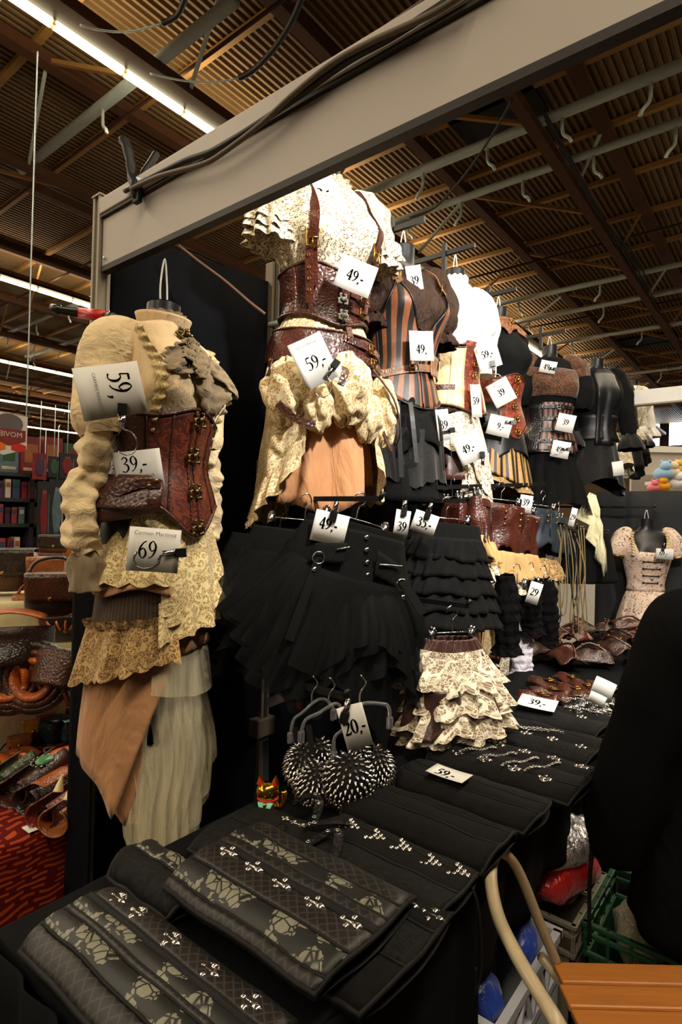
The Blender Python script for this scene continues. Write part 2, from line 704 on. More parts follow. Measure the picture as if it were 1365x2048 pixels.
# fluorescent rows: trunking plus single tubes
GLOW = plain('fluorescent_tube_glow', (255, 236, 190), .4, 0, 0, emit=9.0)
GLOW.cycles.emission_sampling = 'NONE'
TRUNK = plain('light_trunking_metal', (52, 46, 40), .45, .4, .1)
CAPM = plain('lamp_holder_cap', (205, 180, 120), .5, 0, 0)
for ri, tx in enumerate(TUBE_X):
    fx = thing('fluorescent_row', ['farthest fluorescent light row of the hall at the left', 'next to farthest fluorescent light row of the hall at the left', 'far fluorescent light row on the leather stall side of the hall', 'fluorescent light row above the film shelves at the left', 'bright fluorescent light row running over the corset stall ceiling',
                                   'fluorescent light row over the aisle'][ri], 'light')
    MB().box(hall(tx + .035, 3.5, 4.60), (.30, 28 * CS, .07)).build('trunking', TRUNK, fx, sm=False)
    MB().box(hall(tx + .11, 3.5, 4.64), (.03, 28 * CS, .10)).build('reflector_rim', BRASS, fx, sm=False)
    y = -.29 - .49 * (4 if ri < 4 else 20)
    seg = .49
    first = None
    for i in range(34 if ri < 4 else 50):
        a, c = hall(tx, y + .012, 4.573), hall(tx, y + seg - .012, 4.573)
        if first is None:
            first = MB().tube([(0, 0, 0), (0, (c - a).length, 0)], 0.066, 10).build('tube', GLOW, fx)
            first.location = a
            cap0 = MB().box((0, 0, 0), (.10, .05, .09)).build('lamp_holder', CAPM, fx, sm=False)
            cap0.location = hall(tx, y, 4.575)
        else:
            o = first.copy(); COL.objects.link(o); o.location = a; o.parent = fx
            o = cap0.copy(); COL.objects.link(o); o.location = hall(tx, y, 4.575); o.parent = fx
        y += seg

# hanging safety wires and cables near the top of the picture
zc = hall(0, 0, 4.45).z


def cord(name, pix, r, mt, label, zz=None, n=6, dd=None, yy=None):
    pts = [at(px, py, d=dd) if dd else at(px, py, y=yy) if yy is not None else at(px, py, z=zz or zc) for px, py in pix]
    return tag(MB().tube(smooth(pts, n), r, 6).build(name, mt), label, 'cable')


cord('safety_wire', [(160, 50), (200, 60), (260, 63), (325, 47)], .012, STEEL, 'thin steel safety wire hanging at the top left by the light row')
cord('black_cable', [(325, 47), (345, 38), (360, 22), (380, -30)], .035, CABLEBLK, 'thick black cable with a joint at the top edge of the picture, left')
cord('safety_wire', [(300, 147), (360, 160), (420, 165), (478, 157)], .012, STEEL, 'thin steel safety wire hanging in the middle under the light row')
cord('black_cable', [(478, 157), (510, 138), (550, 95), (585, 40), (610, -20)], .04, CABLEBLK, 'thick black cable climbing from the safety wire towards the fascia beam')
cord('safety_wire', [(690, 415), (730, 430), (775, 437), (820, 436)], .012, STEEL, 'thin steel safety wire behind the first white blouse')
cord('black_cable', [(820, 436), (870, 415), (930, 350), (985, 270), (1025, 200)], .022, CABLEBLK, 'black cable rising from the pipes to the dark roof hatch')
for i, dx in enumerate((0, 9, 16, 26)):
    cord('cable_bundle_strand', [(1085 + dx * .3, 215 + dx), (1190 + dx * .4, 405 + dx), (1250 + dx, 520), (1292 + dx * .6, 600), (1330 + dx * .4, 660 + dx * .5), (1375, 700 + dx)], .02, CABLEBLK,
         ['black cable strand', 'second black cable strand', 'third black cable strand', 'lowest black cable strand'][i] + ' strapped along the big brown roof beam', zz=hall(0, 0, 4.60).z)
HATCH = plain('dark_roof_hatch', (20, 17, 14), .8, 0, 0)
for px, py, w_ in ((990, 225, 1.5), (1290, 685, 2.2)):
    q = at(px, py, z=hall(0, 0, ZD - .03).z)
    struct(MB().box(q, (w_, w_ * .7, .05)).build('trim_1' if px < 1000 else 'trim_2', HATCH, sm=False))

# ---------------------------------------------------------------- stall frame
st = thing('corner_post', 'grey aluminium corner post with vertical grooves at the left end of the fascia beam', 'post', (0, 0, 0))
MB().box((-.012, 0, 1.26), (.03, .03, 2.52)).build('core', ALU, st, sm=False)
b = MB()
for sx, sy in ((-1, -1), (1, -1), (-1, 1), (1, 1)):
    b.box((-.012 + sx * .016, sy * .016, 1.26), (.012, .012, 2.52))
b.build('groove_rail', ALU, st, sm=False, bev=.002)
MB().box((-.012, 0, 2.522), (.05, .05, .006)).build('end_cap', ALU, st, sm=False)

X1 = 2.9
st = thing('fascia_beam', 'long grey fascia beam crossing overhead from the corner post', 'beam', (0, 0, 2.26))
FX0 = .012
MB().box(((FX0 + X1) / 2, .0, .02), (X1 - FX0, .026, .018)).build('bottom_lip', DARKSTRIP, st, sm=False)
MB().box(((FX0 + X1) / 2, .0, .106), (X1 - FX0, .022, .155)).build('lower_panel', FASCIA, st, sm=False, bev=.002)
MB().box(((FX0 + X1) / 2, -.014, .188), (X1 - FX0, .014, .010)).build('shadow_bead', DARKSTRIP, st, sm=False)
MB().box(((FX0 + X1) / 2, -.004, .218), (X1 - FX0, .042, .05)).build('upper_rail', FASCIA, st, sm=False, bev=.003)
MB().tube([(.034, -.019, .05), (.034, -.0145, .05)], .005, 10).build('screw', STEEL, st)

cord('power_cable', [(250, 382), (300, 356), (370, 322), (430, 300), (520, 245), (600, 190), (700, 120), (790, 70), (930, -20)], .0075, CABLEBLK, 'black power cable lying along the top of the fascia beam', yy=-.036)
cord('power_cable', [(262, 378), (320, 352), (400, 330), (440, 310), (520, 250), (580, 195), (660, 130), (740, 85), (860, 30), (940, -20)], .0065, CABLEGREY, 'grey-brown power cable snaking along the fascia beam top', yy=-.050)
FOLD = plain('grey_banner_cloth', (112, 106, 96), .8, 0, .1, 4, .2, 40)
b = MB()
b.grid(lambda u, v: (.30 + 2.6 * u, .035 - .05 * v + .01 * sin(u * 9), 2.505 + .012 * sin(u * 13 + v * 3) + (.13 * min(1, max(0, u * 1.6 - .05))) * (1 - v) ** 1.0), 40, 6)
tag(b.build('rolled_cloth', FOLD, thick=.004), 'grey rolled cloth lying on top of the fascia beam behind the cables', 'cloth')

# spring clamp on the fascia
c0 = at(275, 372, y=-.03)
cl = thing('spring_clamp', 'large black spring clamp gripping the fascia beam near the corner post', 'clamp', c0)
BR = plain('clamp_black_nylon', (12, 11, 10), .55, 0, .2, 30, spec=.3)
up = at(247, 280, y=-.03) - c0
dn = at(272, 398, y=-.04) - c0
b = MB().tube(smooth([up, up * .75 + Vector((.004, 0, .004)), up * .45, up * .2 + Vector((-.01, 0, 0)), Vector((0, 0, 0)), dn * .6, dn], 4), [.017, .018, .017, .015, .018, .017, .016, .015, .018, .017, .016, .015, .018, .020, .022, .022, .024, .025, .024, .022, .020, .017, .014, .011, .008][:25], 8, flat=.75)
b.build('lever_arm', BR, cl)
p2 = at(312, 308, y=.04) - c0
b = MB().tube(smooth([p2, p2 * .7, p2 * .3, Vector((.012, .03, -.01)), Vector((.01, .045, -.06)), Vector((.005, .04, -.09))], 4), .013, 8, flat=.8)
b.build('rear_arm', BR, cl)
b = MB()
b.tube([(0, -.005, .01), (.01, .04, .012)], .014, 12)
b.build('pivot', STEEL, cl)
MB().box(dn + Vector((.002, .004, .004)), (.03, .016, .03)).build('jaw_pad', BR, cl, sm=False, bev=.003)

# metal pole of the garment wall
st = thing('wall_pole', 'bare metal wall pole with a clamp sleeve beside the black side panel', 'pole', (0, .765, 0))
POLE = plain('worn_pole_steel', (112, 100, 80), .5, .4, .25, 8)
MB().box((0, 0, 1.29), (.045, .045, 2.58)).build('post', POLE, st, sm=False, bev=.003)
MB().box((.024, 0, 1.29), (.006, .016, 2.58)).build('slot_rail', DARKSTRIP, st, sm=False)
for z in (1.70, .62):
    MB().box((.0, -.01, z), (.085, .10, .075)).build('clamp_sleeve', POLE, st, sm=False, bev=.004)
# black cloth of the garment wall (folded cloth, hung from posts)


def drape(p0, p1, z0, z1, nfold, amp, name, mt=BLACKCLOTH, n=60, nv=10, z1b=None):
    p0, p1 = Vector(p0), Vector(p1)
    d = (p1 - p0); nrm = Vector((d.y, -d.x, 0)).normalized()
    L = d.length
    z1b = z1 if z1b is None else z1b

    def fn(u, v):
        k = noise.noise((u * nfold * 1.7, v * 1.2, z0))
        a = amp * (sin(2 * PI * nfold * u + 2.2 * k) + .6 * k) * (.35 + .65 * v)
        zt = z1 + (z1b - z1) * u
        return tuple(p0.xy.to_3d() + d.xy.to_3d() * u + nrm * a + Vector((0, 0, zt + (z0 - zt) * v)))
    return MB().grid(fn, n, nv).build(name, mt, thick=.004)


tag(drape((-.005, .03, 0), (-.005, .75, 0), .02, 2.44, 3, .012, 'black_drape', z1b=2.50), 'black cloth side panel hung between the corner post and the metal pole', 'drape')
tag(drape((-.06, .79, 0), (-.06, 4.4, 0), .02, 2.46, 12, .018, 'black_drape', n=120), 'black cloth backdrop behind the row of dressed torsos', 'drape')
tag(drape((-.05, -.04, 0), (.075, -.035, 0), .02, 1.98, 1, .006, 'black_drape', n=16), 'narrow black cloth wrapped round the foot of the corner post', 'drape')
cord('sagging_cable', [(358, 492), (400, 525), (450, 562), (500, 605), (530, 628)], .006, CABLEBRN, 'brown cord sagging across the top of the black side panel', dd=1.95)

# ---------------------------------------------------------------- body form and cloth builders (local: x = front, y = wearer's left, z up, waist at 0)
PROF = [(-.34, .165, .115, 0), (-.24, .178, .120, -.005), (-.16, .172, .112, -.004), (-.08, .146, .098, 0), (0, .116, .084, 0), (.08, .126, .090, .004), (.16, .146, .102, .010),
        (.23, .158, .112, .014), (.30, .162, .108, .010), (.36, .170, .090, 0), (.40, .166, .076, -.006), (.425, .142, .066, -.010), (.440, .090, .058, -.010), (.453, .062, .054, -.006), (.468, .054, .052, -.004), (.53, .052, .052, 0)]
_pz = [p[0] for p in PROF]
PS = smooth(PROF, 8)
PS.sort(key=lambda p: p[0])
PA = np.array(PS)


def prof(z):
    return (np.interp(z, PA[:, 0], PA[:, 1]), np.interp(z, PA[:, 0], PA[:, 2]), np.interp(z, PA[:, 0], PA[:, 3]))


def bodypt(th, z, off=0.0, bust=1.0):
    a, b, cx = prof(z)
    g = 0
    for s in (-1, 1):
        dth = (th - s * R(33) + PI) % (2 * PI) - PI
        g += .036 * bust * math.exp(-(dth / .36) ** 2 - ((z - .245) / .062) ** 2)
    return ((b + off + g) * cos(th) + cx, (a + off + g * .7) * sin(th), z)


def val(f, *a):
    return f(*a) if callable(f) else f


def wr(p, amp, fr, seed=0.0):
    v = noise.noise_vector((p[0] * fr + seed, p[1] * fr, p[2] * fr * .7))
    return (p[0] + amp * v.x, p[1] + amp * v.y, p[2] + amp * v.z * .5)


def shell(name, mt, par, zt, zb, off=.012, th0=-180, th1=180, nt=48, nz=14, fold=0.0, nf=14, wrk=0.0, wf=14, thick=.003, scal=0.0, ns=20, seed=0.0, bust=1.0, us=None):
    """cloth that follows the body between two edge heights"""
    t0, t1 = R(th0), R(th1)
    lu = us or .14 * (t1 - t0)
    zt0, zb0 = val(zt, t0), val(zb, t0)

    def fn(u, v):
        th = t0 + (t1 - t0) * u
        a, b = val(zt, th), val(zb, th) - scal * abs(sin(ns * th)) * (1 if scal else 0)
        z = a + (b - a) * v
        o = val(off, v, th) if callable(off) else off
        o += fold * sin(nf * th + 2 * noise.noise((th * 2, seed, v))) * v
        p = bodypt(th, z, o, bust)
        return wr(p, wrk, wf, seed) if wrk else p
    return MB().grid(fn, nt, nz, lu, abs(zb0 - zt0)).build(name, mt, par, thick=thick)


def skirt(name, mt, par, zt, zb, rt, rb, th0=-180, th1=180, nf=12, amp=.012, ex=.82, nt=72, nz=14, pw=1.0, thick=.002, wrk=0.0, wf=10, seed=0.0, scal=0.0, ns=24, top_amp=.0, us=None, lean=(0, 0)):
    t0, t1 = R(th0), R(th1)
    L = us or (t1 - t0) * .5 * (val(rb, t0) + val(rt, t0))
    H = abs(val(zb, (t0 + t1) / 2) - val(zt, (t0 + t1) / 2))

    def fn(u, v):
        th = t0 + (t1 - t0) * u
        a, b = val(zt, th), val(zb, th) - scal * abs(sin(ns * th))
        z = a + (b - a) * v
        r0, r1 = val(rt, th), val(rb, th)
        r = r0 + (r1 - r0) * v ** pw
        k = noise.noise((cos(th) * 1.7 + seed, sin(th) * 1.7, seed))
        r += (top_amp + (amp - top_amp) * v) * sin(nf * th + 3.0 * k + .6 * v)
        p = (ex * r * cos(th) + lean[0] * v, r * sin(th) + lean[1] * v, z)
        return wr(p, wrk, wf, seed) if wrk else p
    if mt.name.endswith(('tulle', 'lace')): thick = 0
    return MB().grid(fn, nt, nz, L, H).build(name, mt, par, thick=thick)


def sleeve(name, mt, par, pts, n=20, sub=8, rip=0.0, nr=9, wrk=.012, wf=16, seed=0.0, flat=1.0, nf=0, fa=0.0, thick=.002):
    """tube of cloth; pts = (x, y, z, r)"""
    P = smooth(pts, sub)
    m = len(P)
    b = MB()
    rs = []
    for i, p in enumerate(P):
        rs.append(p[3] * (1 + rip * sin(2 * PI * nr * i / (m - 1))))
    b.tube([p[:3] for p in P], rs, n, cap=False, flat=flat, us=.5)
    for i in range(len(b.v)):
        p = wr(b.v[i], wrk, wf, seed)
        if nf:
            j, k = divmod(i, n)
            c = Vector(P[j][:3]); d = Vector(p) - c
            p = tuple(c + d * (1 + fa * sin(nf * 2 * PI * k / n + j * .3)))
        b.v[i] = p
    return b.build(name, mt, par, thick=thick)


def edge(name, mt, par, fz, off, r=.004, th0=-180, th1=180, n=40, bust=1.0):
    t0, t1 = R(th0), R(th1)
    pts = [bodypt(t0 + (t1 - t0) * i / n, val(fz, t0 + (t1 - t0) * i / n), off, bust) for i in range(n + 1)]
    return MB().tube(pts, r, 6, closed=abs(th1 - th0) >= 360 and False).build(name, mt, par)


def strap(name, mt, par, pts, w=.022, t=.004, sub=6, up=None):
    """flat leather strap along (theta_deg, z, off) body points"""
    P = smooth([bodypt(R(a), z, o) for a, z, o in pts], sub)
    return ribbon3(name, mt, par, P, w, t)


def ribbon3(name, mt, par, P, w, t=.003, nref=None):
    P = [Vector(p[:3]) for p in P]
    b = MB()
    m = len(P)
    for i in range(m):
        T = (P[min(i + 1, m - 1)] - P[max(i - 1, 0)]).normalized()
        nr = Vector(nref) if nref is not None else Vector((P[i].x, P[i].y, 0))
        nr = (nr - T * nr.dot(T))
        nr = nr.normalized() if nr.length > 1e-6 else T.orthogonal().normalized()
        S = T.cross(nr)
        for a, c in ((-1, -1), (1, -1), (1, 1), (-1, 1)):
            b.v.append(tuple(P[i] + S * (a * w / 2) + nr * (c * t / 2)))
            b.uv.append((a * w / 2, i / m))
    for i in range(m - 1):
        for k in range(4):
            b.f.append((i * 4 + k, i * 4 + (k + 1) % 4, i * 4 + 4 + (k + 1) % 4, i * 4 + 4 + k))
    b.f.append((3, 2, 1, 0)); e = (m - 1) * 4
    b.f.append((e, e + 1, e + 2, e + 3))
    return b.build(name, mt, par, sm=False)


def frame_at(th, z, off, roll=0):
    """local frame on the body surface: y outward"""
    p = Vector(bodypt(R(th), z, off))
    n_ = Vector((cos(R(th)), sin(R(th)) * .8, 0)).normalized()
    s_ = Vector((0, 0, 1)).cross(n_)
    M = Matrix((s_, n_, Vector((0, 0, 1)))).transposed().to_4x4()
    M.translation = p
    return M @ Matrix.Rotation(R(roll), 4, 'Y')


PROTO = {}


def proto(key, fn):
    if key not in PROTO:
        b, mt, sm = fn()
        PROTO[key] = b.mesh(key, mt, sm)
    return PROTO[key]


def put(key, fn, name, par, M, sc=1.0):
    me = proto(key, fn)
    o = bpy.data.objects.new(name, me)
    COL.objects.link(o)
    o.parent = par
    o.matrix_local = M @ Matrix.Scale(sc, 4)
    return o


def buckle_fn(mt):
    def f():
        b = MB()
        w, h = .017, .022
        b.tube([(-w, 0, -h), (w, 0, -h), (w, 0, h), (-w, 0, h)], .0028, 6, closed=True)
        b.tube([(-w, .001, 0), (w, .001, 0)], .002, 6)
        b.tube([(0, .003, 0), (0, .003, -h)], .002, 6)
        return b, mt, True
    return f


def clasp_fn(mt):
    def f():      # ornate busk clasp: two scrolls and a bar
        b = MB()
        for s in (-1, 1):
            b.tube(smooth([(s * .004, .003, -.012), (s * .012, .004, -.010), (s * .013, .004, .0), (s * .006, .005, .003), (s * .010, .004, .010), (s * .004, .003, .014)], 3), .0025, 6)
            b.ball((s * .013, .004, -.011), .0036, 8, 5)
            b.ball((s * .009, .004, .012), .0036, 8, 5)
        b.ball((0, .006, .0), (.005, .005, .006), 8, 5)
        b.tube([(-.017, .003, .0), (.017, .003, .0)], .002, 6)
        return b, mt, True
    return f


def rivet_fn(mt):
    return lambda: (MB().grid(lambda u, v: (.0055 * cos(2 * PI * u) * sin(PI / 2 * v), .003 * cos(PI / 2 * v), .0055 * sin(2 * PI * u) * sin(PI / 2 * v)), 8, 3), mt, True)


def eyelet_fn(mt):
    return lambda: (MB().tube([(.0045 * cos(k * PI / 4), .001, .0045 * sin(k * PI / 4)) for k in range(8)], .0015, 5, closed=True), mt, True)


def ring_fn(mt):
    return lambda: (MB().tube([(.016 * cos(k * PI / 6), .002, .016 * sin(k * PI / 6)) for k in range(12)], .0022, 6, closed=True), mt, True)


# pinch clip of the clothes hangers: jaws, lever, wire hook
def clipbody_fn():
    b = MB()
    b.box((0, 0, .004), (.022, .012, .026))
    return b, BLACKPL, False


def cliplever_fn():
    b = MB()
    b.box((0, .006, -.024), (.014, .003, .034), Matrix.Rotation(R(8), 3, 'X'))
    b.box((0, -.006, -.024), (.014, .003, .034), Matrix.Rotation(R(-8), 3, 'X'))
    b.tube([(-.010, 0, -.012), (.010, 0, -.012)], .0045, 8)
    b.ball((.0, .009, -.038), .005, 8, 5)
    return b, CHROME, True


def cliphook_fn():
    b = MB().tube(smooth([(0, 0, -.03), (.004, 0, -.045), (.020, .0, -.05), (.032, 0, -.064), (.036, 0, -.085), (.028, 0, -.102), (.010, 0, -.108), (-.006, 0, -.100)], 5), .0016, 6)
    return b, CHROME, True


# ---------------------------------------------------------------- price cards
GL = {
    '2': [[(.08, .74, .07), (.11, .89, .04), (.24, .98, .03), (.37, .90, .06), (.41, .74, .085), (.34, .50, .07), (.07, .05, .03)], [(.05, .04, .085), (.43, .04, .085)], [(.43, .03, .05), (.47, .20, .02)]],
    '3': [[(.07, .82, .05), (.20, .97, .03), (.36, .88, .07), (.36, .70, .07), (.18, .54, .025)], [(.18, .54, .025), (.37, .45, .07), (.42, .24, .09), (.33, .06, .06), (.18, .0, .03), (.05, .07, .08)]],
    '4': [[(.34, .98, .035), (.03, .30, .03)], [(.03, .28, .065), (.49, .28, .065)], [(.345, 1, .09), (.345, 0, .09)], [(.24, .01, .025), (.45, .01, .025)]],
    '5': [[(.44, .96, .08), (.16, .96, .08)], [(.165, .97, .03), (.12, .58, .03)], [(.12, .56, .03), (.28, .60, .05), (.42, .44, .09), (.41, .2, .085), (.26, .02, .03), (.06, .06, .08)]],
    '6': [[(.43, .98, .025), (.25, .86, .05), (.10, .55, .085), (.09, .25, .085), (.24, .01, .03), (.39, .13, .08), (.42, .34, .085), (.29, .57, .04), (.13, .46, .03)]],
    '0': [[(.25 + .19 * cos(k * PI / 8), .5 + .48 * sin(k * PI / 8), .03 + .065 * abs(cos(k * PI / 8))) for k in range(17)]],
    ',': [[(.09, .07, .10), (.11, -.04, .07), (.03, -.17, .02)]],
    '-': [[(.04, .36, .08), (.30, .36, .08)]],
}
GL['9'] = [[(.5 - x, 1 - y, w_) for x, y, w_ in st_] for st_ in GL['6']]
ADV = {',': .2, '-': .36}


def price_mb(text, h, x0, z0, y):
    bold = 1.25 if h > .04 else 1.9
    b = MB()
    x = 0
    for ch in text:
        for st_ in GL[ch]:
            P = smooth(st_, 5)
            b.ribbon([((x + p[0]) * h + x0, p[1] * h + z0) for p in P], [max(p[2], .045) * h * bold for p in P], y)
        x += ADV.get(ch, .53)
    return b, x * h


def small_text(txt, h, x0, z0, y, name, par, mt=GREYINK, align='CENTER', rot=0, ext=0):
    cu = bpy.data.curves.new('t', 'FONT')
    cu.body = txt
    cu.size = h
    cu.align_x = align
    cu.extrude = ext
    cu.resolution_u = 2
    ob = bpy.data.objects.new('t', cu)
    COL.objects.link(ob)
    bpy.context.view_layer.update()
    me = bpy.data.meshes.new_from_object(ob)
    bpy.data.objects.remove(ob)
    bpy.data.curves.remove(cu)
    me.name = name
    me.materials.clear()
    me.materials.append(mt)
    o = bpy.data.objects.new(name, me)
    COL.objects.link(o)
    o.parent = par
    o.matrix_local = Matrix.Translation((x0, y, z0)) @ Matrix.Rotation(rot, 4, 'Y') @ Matrix.Rotation(PI / 2, 4, 'X')
    return o


def price_card(label, p, w, h, roll, text, facing=0.0, name_line=None, tilt=0.0, ts=.42, txt_off=(0, 0), clip=None, vertical=False, flat=False, bend=.004, group=None, second=None):
    """white card; p world centre; facing = degrees away from the camera (positive turns to the right); roll ccw in degrees; flat lies on a table"""
    p = Vector(p)
    d = (CAM - p); d.z = 0; d.normalize()
    a = math.atan2(d.y, d.x) + R(facing)
    t = thing('price_card', label, 'price card', p, 0, group)
    if flat:
        M = Matrix.Rotation(a + PI / 2, 4, 'Z') @ Matrix.Rotation(R(-90 + tilt), 4, 'X') @ Matrix.Rotation(R(-roll), 4, 'Y')
    else:
        M = Matrix.Rotation(a + PI / 2, 4, 'Z') @ Matrix.Rotation(R(tilt), 4, 'X') @ Matrix.Rotation(R(-roll), 4, 'Y')
    t.rotation_euler = M.to_euler()
    b = MB()
    b.grid(lambda u, v: ((u - .5) * w, bend * (1 - (2 * u - 1) ** 2) * 1.0 - bend, (v - .5) * h), 8, 2)
    b.build('card', PAPER, t, thick=.0008)
    yy = -bend - .0018

    def drop(mb):
        for i, q in enumerate(mb.v):
            u = q[0] / w + .5
            mb.v[i] = (q[0], bend * (1 - (2 * u - 1) ** 2) - bend - .0012, q[2])
    if text:
        if h * ts < .034: ts = min(.034 / h, .92 * w / h / (.53 * len(text.replace(',', '').replace('-', '')) + .3 * text.count(',') + .36 * text.count('-')))
        th_ = h * ts
        tb, tw = price_mb(text, th_, 0, 0, 0)
        if vertical:
            th_ = w * ts * 1.0
            tb, tw = price_mb(text, th_, 0, 0, 0)
            tb.xf(Matrix.Translation((txt_off[0] * w - th_ * .5, 0, txt_off[1] * h + tw / 2)) @ Matrix.Rotation(R(90), 4, 'Y'))
        else:
            tb.xf(Matrix.Translation((-tw / 2 + txt_off[0] * w, 0, -th_ / 2 + txt_off[1] * h)))
        drop(tb)
        tb.build('price_lettering', INK, t, sm=False)
    if name_line:
        txt, hx, px_, pz_, rot = name_line
        small_text(txt, hx * h, px_ * w, pz_ * h, yy, 'name_lettering', t, rot=rot)
    if second:
        txt, hx, px_, pz_, rot = second
        small_text(txt, hx * h, px_ * w, pz_ * h, yy, 'small_lettering', t, rot=rot)
    if clip:
        cx, cz, ang, hook = clip
        MM = Matrix.Translation((cx * w, -.004, cz * h)) @ Matrix.Rotation(R(-ang), 4, 'Y')
        c = put('clip_jaw', clipbody_fn, 'clip', t, MM)
        put('clip_lever', cliplever_fn, 'lever', c, Matrix.Identity(4))
        if hook: put('clip_hook', cliphook_fn, 'wire_hook', c, Matrix.Identity(4))
    return t


# ---------------------------------------------------------------- mannequin torsos
def mannequin(label, loc, yaw, hang=None, zlow=-.30, group='black hanging torso forms'):
    t = thing('torso_form', label, 'mannequin', loc, R(yaw), group)
    b = MB()
    nz = 34
    b.grid(lambda u, v: bodypt(-PI + 2 * PI * u, zlow + (.528 - zlow) * v, -.004), 32, nz)
    b.build('torso', MANN, t)
    a, bb, cx = prof(.53)
    MB().grid(lambda u, v: (cx + bb * v * cos(2 * PI * u) * .93, a * v * sin(2 * PI * u) * .93, .530 + .004 * (1 - v * v)), 20, 3).build('neck_cap', MANN, t)
    if hang:
        MB().tube(smooth([(0, -.012, .50), (0, -.016, .50 + hang * .5), (0, -.002, .50 + hang), (0, .010, .50 + hang * .5), (0, .012, .50)], 6), .0028, 6).build('hanging_loop', ZIPTIE, t)
    return t


def bracket(label, p, L=.34, h=.12):
    """black wall arm that carries a torso; p = top of torso loop"""
    t = thing('display_bracket', label, 'bracket', (0, p[1], p[2]), 0, 'black display arms over the torsos')
    MB().bar((-.05, 0, 0), (p[0] + .10, 0, .0), .016, .022).build('arm', BLACKPL, t, sm=False)
    MB().bar((p[0] - .06, -.005, -.10), (p[0] - .06, -.005, .05), .02, .02).build('upright', BLACKPL, t, sm=False)
    MB().box((-.05, 0, 0), (.02, .06, .10)).build('wall_plate', BLACKPL, t, sm=False)
    return t


# cloth materials
CREAM = crepe('cream_chiffon', (226, 197, 152), .85, 34, .9, .010, stretch=(1, 1, .16))
CREAMSHEER = crepe('cream_sheer_chiffon', (232, 207, 162), .85, 20, .7, .014, stretch=(1, 1, 1.2))
GREYCHIF = crepe('taupe_chiffon', (138, 120, 92), .85, 40, .5, .006, var=.3)
TRIMLACE = lace('cream_trim_lace', (226, 206, 150), (160, 134, 90), .8, 90)
DAMRUST = damask('rust_damask', (74, 30, 18), (112, 48, 27), 30)
BROWNLEA = leather('dark_brown_leather', (70, 38, 26), .34)
REDBROWN = leather('red_brown_leather', (76, 33, 22), .36)
TAUPELEA = leather('taupe_strap_leather', (134, 96, 66), .45)
LACECREAM = lace('cream_flower_lace', (234, 214, 158), (158, 128, 84), .8, 75)
LACEBROWN = lace('brown_ruffle_lace', (190, 156, 100), (96, 66, 40), .8, 80)
LACEWHITE = lace('ivory_star_lace', (250, 238, 208), (110, 88, 60), .66, 80, .1)
LACEGOLD = lace('ivory_swirl_lace', (246, 230, 184), (176, 136, 88), .82, 62)
SATIN = crepe('beige_satin', (182, 133, 92), .5, 7, .8, .035, stretch=(1, 1, .35), var=.1)
PEACH = crepe('peach_lining', (206, 148, 102), .6, 8, .8, .035, stretch=(1, 1, .3), var=.1)
PIN = stripes('brown_pinstripe', (58, 44, 32), (84, 66, 48), 90, .72, .8)
TULLE = sheer('ivory_tulle', (240, 228, 192), .32, 6)
BTULLE = sheer('black_tulle', (11, 11, 11), .68, 10)
BLACKCOT = crepe('black_cotton', (13, 13, 13), .9, 26, .5, .008, var=.3, sheen=0, spec=.15)
BLACKSAT = plain('black_satin', (15, 15, 17), .45, 0, .2, 12, .15, 60)
BLACKLACE = lace('black_lace', (26, 25, 25), (9, 9, 9), .7, 70)
BLKVELVET = crepe('dark_brown_velvet', (50, 31, 20), .7, 45, 1.0, .02, var=.6, sheen=0, spec=.25)
COPPER = stripes('black_copper_stripes', (22, 17, 15), (124, 74, 44), 26, .5, .45)
WHITECOT = plain('white_cotton', (240, 234, 228), .8, 0, .04, 6, .15, 80)
CREAMBROC = damask('cream_brocade', (212, 182, 130), (236, 212, 164), 22, .55)
RUSTLEA = damask('rust_brocade', (92, 34, 20), (140, 62, 38), 22, .45)
FLORAL = None

# ================================================================ torso 1: cream blouse, rust corset, long lace skirt
W1 = (.312, .020, 1.635)
Y1 = 10
mannequin('black torso wearing the cream chiffon blouse, hung under the left end of the fascia', W1, Y1, hang=.18).scale = (1, 1, .9)
bl = thing('chiffon_blouse', 'cream chiffon blouse with puffed ruched sleeves and a ragged grey jabot', 'blouse', W1, R(Y1))
bl.scale = (1, 1, .9)
shell('bodice', CREAM, bl, .452, .09, lambda v, th: .014 + .002 * v, nz=26, wrk=.010, wf=18, fold=.006, nf=18)
# standing collar, open towards the front, with an inner taupe ruffle
MB().grid(lambda u, v: ((.062 + .012 * v + .006 * u * 0) * cos(R(-170) + R(340) * u) * 1.08, (.064 + .014 * v) * sin(R(-170) + R(340) * u), .442 + .046 * v + .010 * cos(R(-170) + R(340) * u) * -1 * v), 36, 5).build('collar', CREAM, bl, thick=.004)
MB().grid(lambda u, v: ((.058 + .006 * sin(u * 90)) * cos(2 * PI * u) * 1.05, (.060 + .006 * sin(u * 90)) * sin(2 * PI * u), (.446 + .050 * v)), 180, 2).build('inner_ruffle', GREYCHIF, bl)
